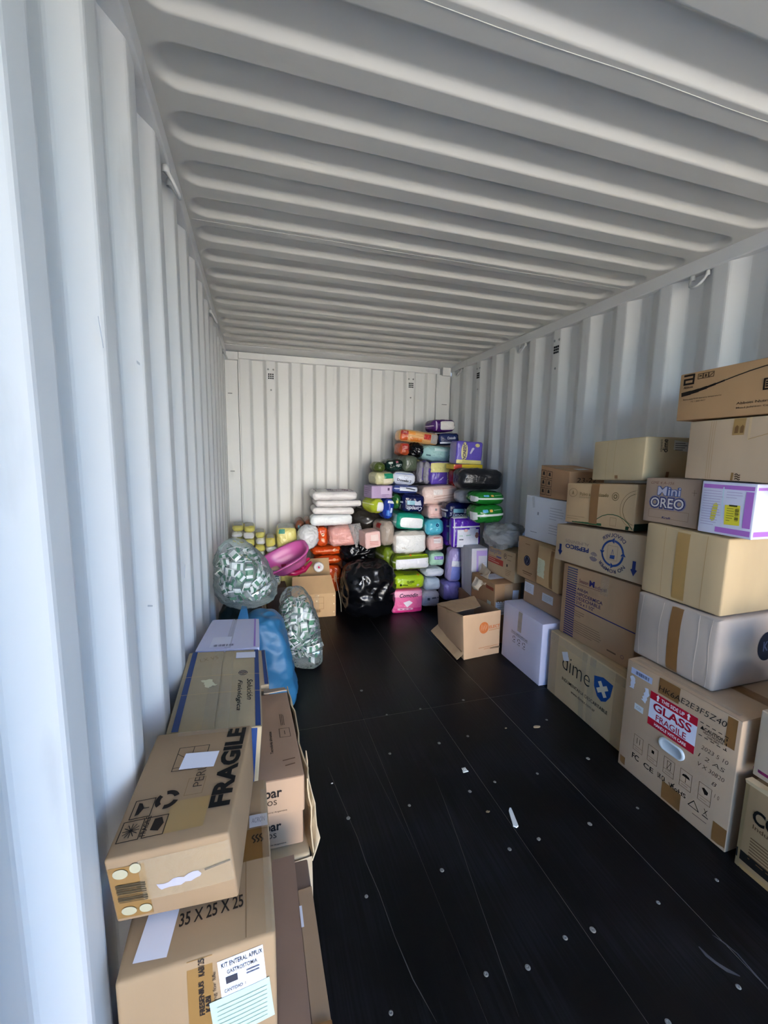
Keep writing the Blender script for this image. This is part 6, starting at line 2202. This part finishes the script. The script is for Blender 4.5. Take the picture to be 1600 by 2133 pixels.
# big front sack
p0 = at(768, 1240, y=3.50)
fn = blob_fn((p0.x, 3.55, 0.24), (0.225, 0.20, 0.235), p=3.0, amp=0.03, crease=0.03, seed=1, scale=5.0, zfloor=0.001)
r1, o1 = blob('rubbish_sack', 'big shiny black sack on the floor with a small white sticker', 'sack', fn, (p0.x, 3.55, 0), BLACKBAG, 96, 64)
lb = Vector((p0.x, 3.55, 0.24))
vs = []
for (dx, dz) in ((-0.125, 0.10), (-0.085, 0.15), (-0.07, 0.14), (-0.11, 0.09)):
    d = Vector((dx, -0.22, dz)).normalized()
    vs.append(fn(d) + d * 0.006 - Vector((p0.x, 3.55, 0)))
mesh_obj('sticker', vs, [(0, 3, 2, 1)], paper('#d3d5d8'), r1)
p1 = at(724, 1240, y=3.72)
fn = blob_fn((p1.x + 0.02, 3.90, 0.17), (0.06, 0.09, 0.165), p=2.4, amp=0.03, crease=0.02, seed=2, scale=7, zfloor=0.001)
blob('rubbish_sack', 'slim black sack squeezed between the open box and the big sack', 'sack', fn, (p1.x, 3.80, 0), BLACKBAG, 64, 44)
p2 = at(752, 1160, y=3.66)
fn = blob_fn((p2.x + 0.015, 3.85, p2.z + 0.01), (0.15, 0.11, 0.10), p=2.3, amp=0.03, crease=0.03, seed=3, scale=8)
blob('rubbish_sack', 'black sack lying on top of the big sticker sack', 'sack', fn, (p2.x, 3.80, p2.z - 0.13), BLACKBAG, 80, 52)
p3 = at(770, 1083, y=3.80)
fn = blob_fn((p3.x, 3.92, p3.z - 0.01), (0.16, 0.14, 0.125), p=2.3, amp=0.02, crease=0.012, seed=4, scale=7)
blob('rubbish_sack', 'brownish black sack between the white pad stack and the heap', 'sack', fn, (p3.x, 3.92, p3.z - 0.12), bag_mat('brown_black_plastic', '#2a2622', rough=0.25, bump=0.6, scale=6), 64, 44)
p4 = at(868, 938, y=3.84)
fn = blob_fn((p4.x, 3.88, p4.z), (0.075, 0.06, 0.062), p=2.2, amp=0.012, crease=0.018, seed=5, scale=13)
blob('rubbish_bag', 'small crumpled black bag near the top of the heap', 'bag', fn, (p4.x, 3.92, p4.z - 0.07), BLACKBAG, 64, 44)
# thin tie string hanging by the box
tb = MB()
q0, q1 = at(699, 1200, y=3.56), at(711, 1274, y=3.50)
tb.tube([q0, q0.lerp(q1, 0.35) + Vector((0.004, 0, 0)), q0.lerp(q1, 0.7) + Vector((0.01, 0, 0)), q1], 0.003, 6)
o = tb.build('tie_string', mat('string_tan', '#8d8272', rough=0.9))
tag(o, 'thin tan string hanging between the open box and the black sacks', 'string')

# white crinkled bag
p = at(645, 1122, y=3.74)
fn = blob_fn((p.x, 3.84, p.z), (0.085, 0.09, 0.10), p=2.3, amp=0.010, crease=0.018, seed=6, scale=16)
blob('carrier_bag', 'crumpled white plastic bag beside the orange pack', 'bag', fn, (p.x, 3.84, p.z - 0.1), bag_mat('white_bag_plastic', '#dcdcdc', rough=0.35, bump=0.7, scale=14), 64, 44)

# clear grey bag with a blue thing on the red striped carton
GREYFILM = clear_film('grey_clear_film', '#b9bab8', 0.42, 0.12, 1.0, 16)
p = at(1040, 1122, y=2.86)
fn = blob_fn((2.15, 2.92, 0.805), (0.145, 0.16, 0.085), p=2.2, amp=0.03, crease=0.03, seed=7, scale=10, zfloor=0.716)
r_, o_ = blob('clear_bag', 'crumpled grey clear plastic bag on the red striped carton', 'bag', fn, (2.15, 2.90, 0.70), GREYFILM, 72, 48)
p = at(1078, 1118, y=2.72)
fn = blob_fn((2.215, 2.705, 0.815), (0.060, 0.035, 0.095), p=2.2, amp=0.012, crease=0.012, seed=8, scale=14, lean=(0.03, 0))
blob('folded_gown', 'pale blue folded cloth in clear film beside the crumpled clear bag', 'cloth', fn, (2.185, 2.745, 0.71), film('#8fa9cc', rough=0.2, bump=0.8), 48, 36, part='wrapped_cloth')
# bag at the very right edge
fn = blob_fn((2.03, 0.70, 0.785), (0.110, 0.18, 0.085), p=2.4, amp=0.02, crease=0.02, seed=9, scale=10)
blob('clear_bag', 'grey blue plastic bag on the small dark carton at the right edge', 'bag', fn, (2.03, 0.72, 0.68), bag_mat('grey_blue_plastic', '#5a6270', rough=0.2, bump=0.9, scale=9), 56, 40)

# ------------------------------------------------------------------ clear sacks of green and white packets
PK_G = mat('packet_green', '#3f7d5a', rough=0.25, noise_scale=20, noise_amt=0.15)
PK_W = mat('packet_white', '#eef2f0', rough=0.25)
PK_S = mat('packet_silver', '#b9c4c0', rough=0.2, metallic=0.5)
pk = {}


def packet_proto(kind):
    """a small flat foil packet: pillow body, printed band, crimped seal"""
    w, d, h = 0.034, 0.014, 0.050
    vs, fs = [], []
    n, m = 4, 4
    for sg in (-1, 1):
        for j in range(m + 1):
            for i in range(n + 1):
                u, v = i / n - 0.5, j / m - 0.5
                e = (1 - (2 * u) ** 4) * (1 - (2 * v) ** 4)
                vs.append((u * w, sg * d / 2 * e, v * h))
    N = (n + 1) * (m + 1)
    for j in range(m):
        for i in range(n):
            a = j * (n + 1) + i
            q = (a, a + 1, a + n + 2, a + n + 1)
            fs.append(q)
            fs.append(tuple(N + x for x in reversed(q)))
    me = bpy.data.meshes.new('packet_body')
    me.from_pydata(vs, [], fs)
    me.materials.append((PK_W, PK_G, PK_S)[kind])
    c = MB()
    e = 0.0012
    c.box(-w * 0.40, w * 0.40, -d / 2 - e, d / 2 + e, -h * 0.26, h * 0.02)
    m2 = bpy.data.meshes.new('print_band')
    m2.from_pydata([tuple(v) for v in c.v], [], c.f)
    m2.materials.append((PK_G, PK_W, PK_G)[kind])
    f = MB()
    f.box(-w / 2, w / 2, -0.0008, 0.0008, h / 2 - 0.001, h / 2 + 0.007)
    m3 = bpy.data.meshes.new('seal_fin')
    m3.from_pydata([tuple(v) for v in f.v], [], f.f)
    m3.materials.append((PK_S, PK_W, PK_W)[kind])
    return me, m2, m3


for kd in range(3):
    pk[kd] = packet_proto(kd)


def fill_bag(fn, c, count, label, group, seed, zfloor, ztop):
    rr = random.Random(seed)
    c = Vector(c)
    placed = []
    tries = 0
    while len(placed) < count and tries < count * 80:
        tries += 1
        d = Vector((rr.gauss(0, 1), rr.gauss(0, 1) - 0.8, rr.gauss(0, 1) - 0.2)).normalized()
        k_ = rr.uniform(0.66, 0.79)
        q = c + (fn(d) - c) * k_
        if q.z < zfloor + 0.035 or q.z > ztop + rr.uniform(-0.05, 0.03):
            continue
        if any((q - o).length < 0.044 for o in placed):
            continue
        placed.append(q)
        kind = rr.choices((0, 1, 2), (6, 3, 3))[0]
        root = empty('drink_packet', q)
        # packets lie roughly along the skin of the sack, in loose bundles of one direction
        g = noise.noise(q * 6.0) * 2.2
        nrm = (q - c).normalized()
        qt = nrm.to_track_quat('-Y', 'Z').to_euler()
        root.rotation_euler = (qt.x + rr.uniform(-0.5, 0.5), qt.y + g + rr.uniform(-0.4, 0.4), qt.z + rr.uniform(-0.9, 0.9))
        root.scale = (1.25, 1.25, 1.25)
        tag(root, label, 'packet', group)
        for nm, me in zip(('packet_body', 'print_band', 'seal_fin'), pk[kind]):
            mesh_obj(nm, None, None, None, root, mesh=me)


CLEAR = clear_film('clear_sack_film', '#d5e0db', 0.09, 0.05, 1.0, 12)
c_up = (0.158, 2.50, 0.745)
fn_up = blob_fn(c_up, (0.20, 0.18, 0.195), p=2.5, amp=0.016, crease=0.016, seed=11, scale=7, zfloor=0.565, lean=(-0.035, 0), taper=0.48)
blob('clear_sack', 'large clear sack of green and white packets leaning on the left wall', 'sack', fn_up, (0.158, 2.50, 0.565), CLEAR, 96, 64, part='film')
fill_bag(fn_up, c_up, 105, 'small green and white foil packet inside the clear sack at the left wall', 'packets in the sack at the left wall', 5, 0.565, 0.86)
c_lo = (0.512, 2.80, 0.255)
fn_lo = blob_fn(c_lo, (0.122, 0.15, 0.255), p=3.4, amp=0.018, crease=0.018, seed=12, scale=7, zfloor=0.003, lean=(-0.040, 0.03), taper=0.10)
blob('clear_sack', 'narrow clear sack of green and white packets standing on the floor', 'sack', fn_lo, (0.512, 2.80, 0.0), CLEAR, 80, 64, part='film')
fill_bag(fn_lo, c_lo, 100, 'small green and white foil packet inside the clear sack on the floor', 'packets in the sack on the floor', 6, 0.003, 0.46)
# green filling behind the packets, seen between them
for (nm, lab, fn0, c0) in (('leaf_filling', 'dull green plastic filling inside the clear sack at the left wall', fn_up, c_up), ('leaf_filling', 'dull green plastic filling inside the clear sack on the floor', fn_lo, c_lo)):
    cc = Vector(c0)
    blob(nm, lab, 'filling', lambda d: cc + (fn0(d) - cc) * 0.50, cc - Vector((0, 0, 0.1)), bag_mat('filling_green', '#7d9a8a', rough=0.3, bump=0.8, scale=14), 40, 28, part='filling', group='green filling of the clear sacks')

# dark base sack under the upper one, blue bag, clear bag
fn = blob_fn((0.145, 2.75, 0.275), (0.14, 0.15, 0.27), p=2.6, amp=0.02, crease=0.015, seed=13, scale=8, zfloor=0.003)
blob('filled_sack', 'dark green sack against the left wall under the packet sack', 'sack', fn, (0.145, 2.75, 0), bag_mat('dark_green_plastic', '#1c2b24', rough=0.3, bump=0.7, scale=8), 56, 40)
BLUE = bag_mat('blue_bag_plastic', '#2f6f98', rough=0.45, bump=0.25, scale=4.0)
fn = blob_fn((0.295, 2.40, 0.252), (0.128, 0.15, 0.255), p=3.8, amp=0.016, crease=0.022, seed=14, scale=4, zfloor=0.002, taper=0.22, lean=(-0.035, 0.02))
r_, o_ = blob('carrier_bag', 'bright blue plastic carrier bag beside the narrow packet sack', 'bag', fn, (0.300, 2.40, 0), BLUE, 80, 60)
sheet('handle', [at(492, 1300, y=2.33), at(520, 1300, y=2.33), at(514, 1264, y=2.40), at(504, 1262, y=2.40)], 10, 10, 0.002, BLUE, r_, Vector((0.300, 2.40, 0)), 0.012, 31)
fn = blob_fn((0.066, 2.26, 0.30), (0.052, 0.14, 0.235), p=2.4, amp=0.02, crease=0.02, seed=15, scale=10, zfloor=0.003)
blob('clear_bag', 'lilac grey clear bag tucked between the blue bag and the left wall', 'bag', fn, (0.085, 2.26, 0), bag_mat('lilac_grey_plastic', '#9c9cc0', rough=0.15, bump=0.9, scale=11), 56, 40)

# ------------------------------------------------------------------ open box with the pink toy barrow
s = Solid('open_carton', 'open kraft carton on the floor holding the pink toy wheelbarrow', 'carton',
          hexcorners((0.515, 3.585), (0.515, 3.82), (0.895, 3.565), (0.895, 3.82), 0.0, 0.215), card('#b78a52'), bulge=(0.002, 0.003, 0), seed=160, skip=('T',))
s.rect('N', 0.42, 0.36, 0.72, 0.86, 0.002, '#8d6838')
s.line('N', [(0.42, 0.6), (0.72, 0.6)], 0.0018, '#8d6838')
s.patch('N', 0.56, 0.55, 0.10, 0.86, TAPE_CLEAR, 'packing_tape')
for (u, v) in ((0.955, 0.90), (0.955, 0.55), (0.955, 0.20), (0.60, 0.93), (0.56, 0.70)):
    s.shape('N', u, v, [(-0.006, -0.006), (0.006, -0.006), (0.006, 0.006), (-0.006, 0.006)], '#e2cfa4', off=0.003)
s.barcode('N', 0.56, 0.28, 0.2, 0.10, '#7d5a30', n=10)
KB = card('#a67d48')
sheet('front_flap', [(0.515, 3.585, 0.213), (0.895, 3.565, 0.213), (0.868, 3.66, 0.352), (0.528, 3.67, 0.352)], 6, 6, 0.004, KB, s.root, s.org, 0.003, 41)
sheet('back_flap', [(0.895, 3.82, 0.213), (0.60, 3.82, 0.213), (0.62, 3.828, 0.47), (0.875, 3.828, 0.47)], 6, 6, 0.004, KB, s.root, s.org, 0.003, 42)
s.done()

# the toy barrow: tilted tray, handle, legs, wheel
PINK = mat('barrow_pink', '#cf5fa6', rough=0.32, spec=0.5)
MAG = mat('barrow_magenta', '#b0124f', rough=0.3)
bc = at(598, 1170, y=3.66)
barrow = empty('toy_wheelbarrow', (bc.x, 3.66, 0.36))
tag(barrow, 'pink toy wheelbarrow with a magenta frame lying tilted in the open carton', 'toy')
TM = Matrix.Translation((0, 0, bc.z - 0.36)) @ Euler((math.radians(20), math.radians(-24), math.radians(4)), 'XYZ').to_matrix().to_4x4()


def tray_ring(t, off):
    """t = 0 rim .. 1 floor"""
    pts = []
    L, Wd = 0.200 - 0.075 * t + off, 0.135 - 0.055 * t + off
    for i in range(40):
        a = 2 * math.pi * i / 40
        ca, sa = math.cos(a), math.sin(a)
        e = 2 / 3.2
        x = math.copysign(abs(ca) ** e, ca) * L
        yv = math.copysign(abs(sa) ** e, sa) * Wd * (1 - 0.10 * ca)
        z = 0.055 - 0.125 * t + 0.02 * (ca * 0.5 + 0.5) * (1 - t)
        pts.append(TM @ Vector((x + 0.02 * t, yv, z)))
    return pts


rings = [tray_ring(0.9, 0), tray_ring(0.98, -0.02), ]
seq = [tray_ring(1.0, -0.03), tray_ring(1.0, 0.0), tray_ring(0.85, 0.004), tray_ring(0.5, 0.006), tray_ring(0.08, 0.006), tray_ring(0.04, 0.018), tray_ring(-0.02, 0.018), tray_ring(-0.03, 0.0), tray_ring(0.0, -0.006), tray_ring(0.5, -0.004), tray_ring(0.85, -0.008), tray_ring(0.93, -0.02)]
vs, fs = [], []
for rg in seq:
    vs += rg
n_ = 40
for j in range(len(seq) - 1):
    for i in range(n_):
        a, b = j * n_ + i, j * n_ + (i + 1) % n_
        fs.append((a, b, b + n_, a + n_))
fs.append(tuple(reversed(range(n_))))
fs.append(tuple((len(seq) - 1) * n_ + i for i in range(n_)))
mesh_obj('tray', vs, fs, PINK, barrow, smooth=True)
hb = MB()
hp = [(-0.205, 0.05, 0.052), (-0.235, 0.045, 0.05), (-0.252, 0.02, 0.048), (-0.252, -0.02, 0.048), (-0.235, -0.045, 0.05), (-0.205, -0.05, 0.052)]
hb.tube([TM @ Vector(p) for p in hp], 0.011, 10)
hb.build('handle', PINK, barrow, smooth=True)
for sg in (-1, 1):
    lg = MB()
    lp = [(-0.06, sg * 0.05, -0.06), (0.02, sg * 0.055, -0.11), (0.10, sg * 0.05, -0.13), (0.19, sg * 0.03, -0.10)]
    lg.tube([TM @ Vector(p) for p in lp], [0.022, 0.026, 0.022, 0.012], 10)
    lg.build('leg', MAG, barrow, smooth=True)
br = MB()
br.tube([TM @ Vector((0.02, -0.06, -0.10)), TM @ Vector((0.02, 0.06, -0.10))], 0.018, 10)
br.tube([TM @ Vector((0.10, -0.05, -0.12)), TM @ Vector((0.10, 0.05, -0.12))], 0.022, 10)
br.build('cross_brace', MAG, barrow, smooth=True)
wc = at(664, 1181, y=3.60) - Vector((bc.x, 3.66, 0.36))
wh = MB()
wh.lathe([(0.022, -0.014), (0.034, -0.017), (0.043, -0.012), (0.045, 0.0), (0.043, 0.012), (0.034, 0.017), (0.022, 0.014), (0.016, 0.006), (0.0, 0.006)], wc, 'y', 28)
wh.lathe([(0.0, -0.006), (0.016, -0.006), (0.022, -0.014)], wc, 'y', 28)
wo = wh.build('wheel', mat('wheel_white', '#d9d6d4', rough=0.35), barrow, smooth=True)
ax = MB()
ax.lathe([(0.0, -0.020), (0.009, -0.019), (0.009, 0.019), (0.0, 0.020)], wc, 'y', 14)
ax.build('hub', MAG, wo, smooth=True)

# ------------------------------------------------------------------ scraps on the floor
WSC = mat('scrap_white', '#e6e9e4', rough=0.5)
a, b = at(1063, 1684, z=0), at(1075, 1722, z=0)
d = (b - a).normalized()
nn = Vector((-d.y, d.x, 0))
sb = MB()
w_ = 0.010
sb.add([a + nn * 0.003, a - nn * 0.003, a + d * 0.015 - nn * 0.010, b - nn * w_ * 1.1, b + d * 0.006, b + nn * w_ * 0.9, a + d * 0.02 + nn * 0.005,
        a + nn * 0.003 + Vector((0, 0, .004)), a - nn * 0.003 + Vector((0, 0, .004)), a + d * 0.015 - nn * 0.010 + Vector((0, 0, .005)), b - nn * w_ * 1.1 + Vector((0, 0, .006)), b + d * 0.006 + Vector((0, 0, .006)), b + nn * w_ * 0.9 + Vector((0, 0, .006)), a + d * 0.02 + nn * 0.005 + Vector((0, 0, .005))],
       [(0, 1, 2, 3, 4, 5, 6), (13, 12, 11, 10, 9, 8, 7)] + [(i, (i + 1) % 7, (i + 1) % 7 + 7, i + 7) for i in range(7)])
o = sb.build('plastic_shard', WSC)
tag(o, 'long white plastic shard lying on the black floor', 'scrap')
c = at(968, 1605, z=0)
sb = MB()
for k_ in (-1, 0, 1):
    sb.hexa([(c.x + k_ * 0.008 - 0.003, c.y - 0.008, 0.0006), (c.x + k_ * 0.008 + 0.003, c.y - 0.008, 0.0006), (c.x + k_ * 0.007 + 0.002, c.y + 0.014, 0.0006), (c.x + k_ * 0.007 - 0.001, c.y + 0.014, 0.0006),
             (c.x + k_ * 0.008 - 0.003, c.y - 0.008, 0.003), (c.x + k_ * 0.008 + 0.003, c.y - 0.008, 0.003), (c.x + k_ * 0.007 + 0.002, c.y + 0.014, 0.004), (c.x + k_ * 0.007 - 0.001, c.y + 0.014, 0.004)])
sb.box(c.x - 0.013, c.x + 0.013, c.y - 0.012, c.y - 0.005, 0.0006, 0.0034)
o = sb.build('plastic_shard', WSC)
tag(o, 'small three pronged white plastic scrap near the middle floor joint', 'scrap')
for i, (px, py, lab, col, r_) in enumerate(((1118, 1514, 'tan dry leaf flake near the shield carton', '#a8977a', 0.016), (1054, 1517, 'tiny tan flake left of the larger leaf flake', '#8d8268', 0.006), (1016, 1691, 'tiny brown flake left of the long white shard', '#77694f', 0.007), (692, 1632, 'tiny white crumb near the lettered cartons', '#d0d0cc', 0.004))):
    c = at(px, py, z=0)
    vs = [(0, 0, 0.003)]
    n_ = 9
    rr = random.Random(i)
    for k_ in range(n_):
        a = 2 * math.pi * k_ / n_
        q = r_ * rr.uniform(0.7, 1.1)
        vs.append((q * math.cos(a) * 1.3, q * math.sin(a) * 0.7, 0.0012 + rr.uniform(0, 0.002)))
    vs += [(v[0], v[1], 0.0004) for v in vs[1:]]
    fs = [(0, 1 + k_, 1 + (k_ + 1) % n_) for k_ in range(n_)] + [(1 + k_, 1 + n_ + k_, 1 + n_ + (k_ + 1) % n_, 1 + (k_ + 1) % n_) for k_ in range(n_)]
    o = mesh_obj('leaf_flake' if i < 3 else 'crumb', vs, fs, mat('flake_' + col, col, rough=0.9))
    o.location = (c.x, c.y, 0)
    tag(o, lab, 'scrap')

fb = MB()  # unseen wall added opposite the door, sized to bounce sunlight onto the end wall
fb.box(-1.4, 4.0, -12.0, -11.0, -0.25, 5.0)
added_wall = fb.build('bounce_wall', mat('bounce_wall_cream', '#f0ebe0', rough=0.9, noise_scale=0.8, noise_amt=0.06))
tag(added_wall, 'added unseen white wall bouncing sunlight into the container door', kind='structure')
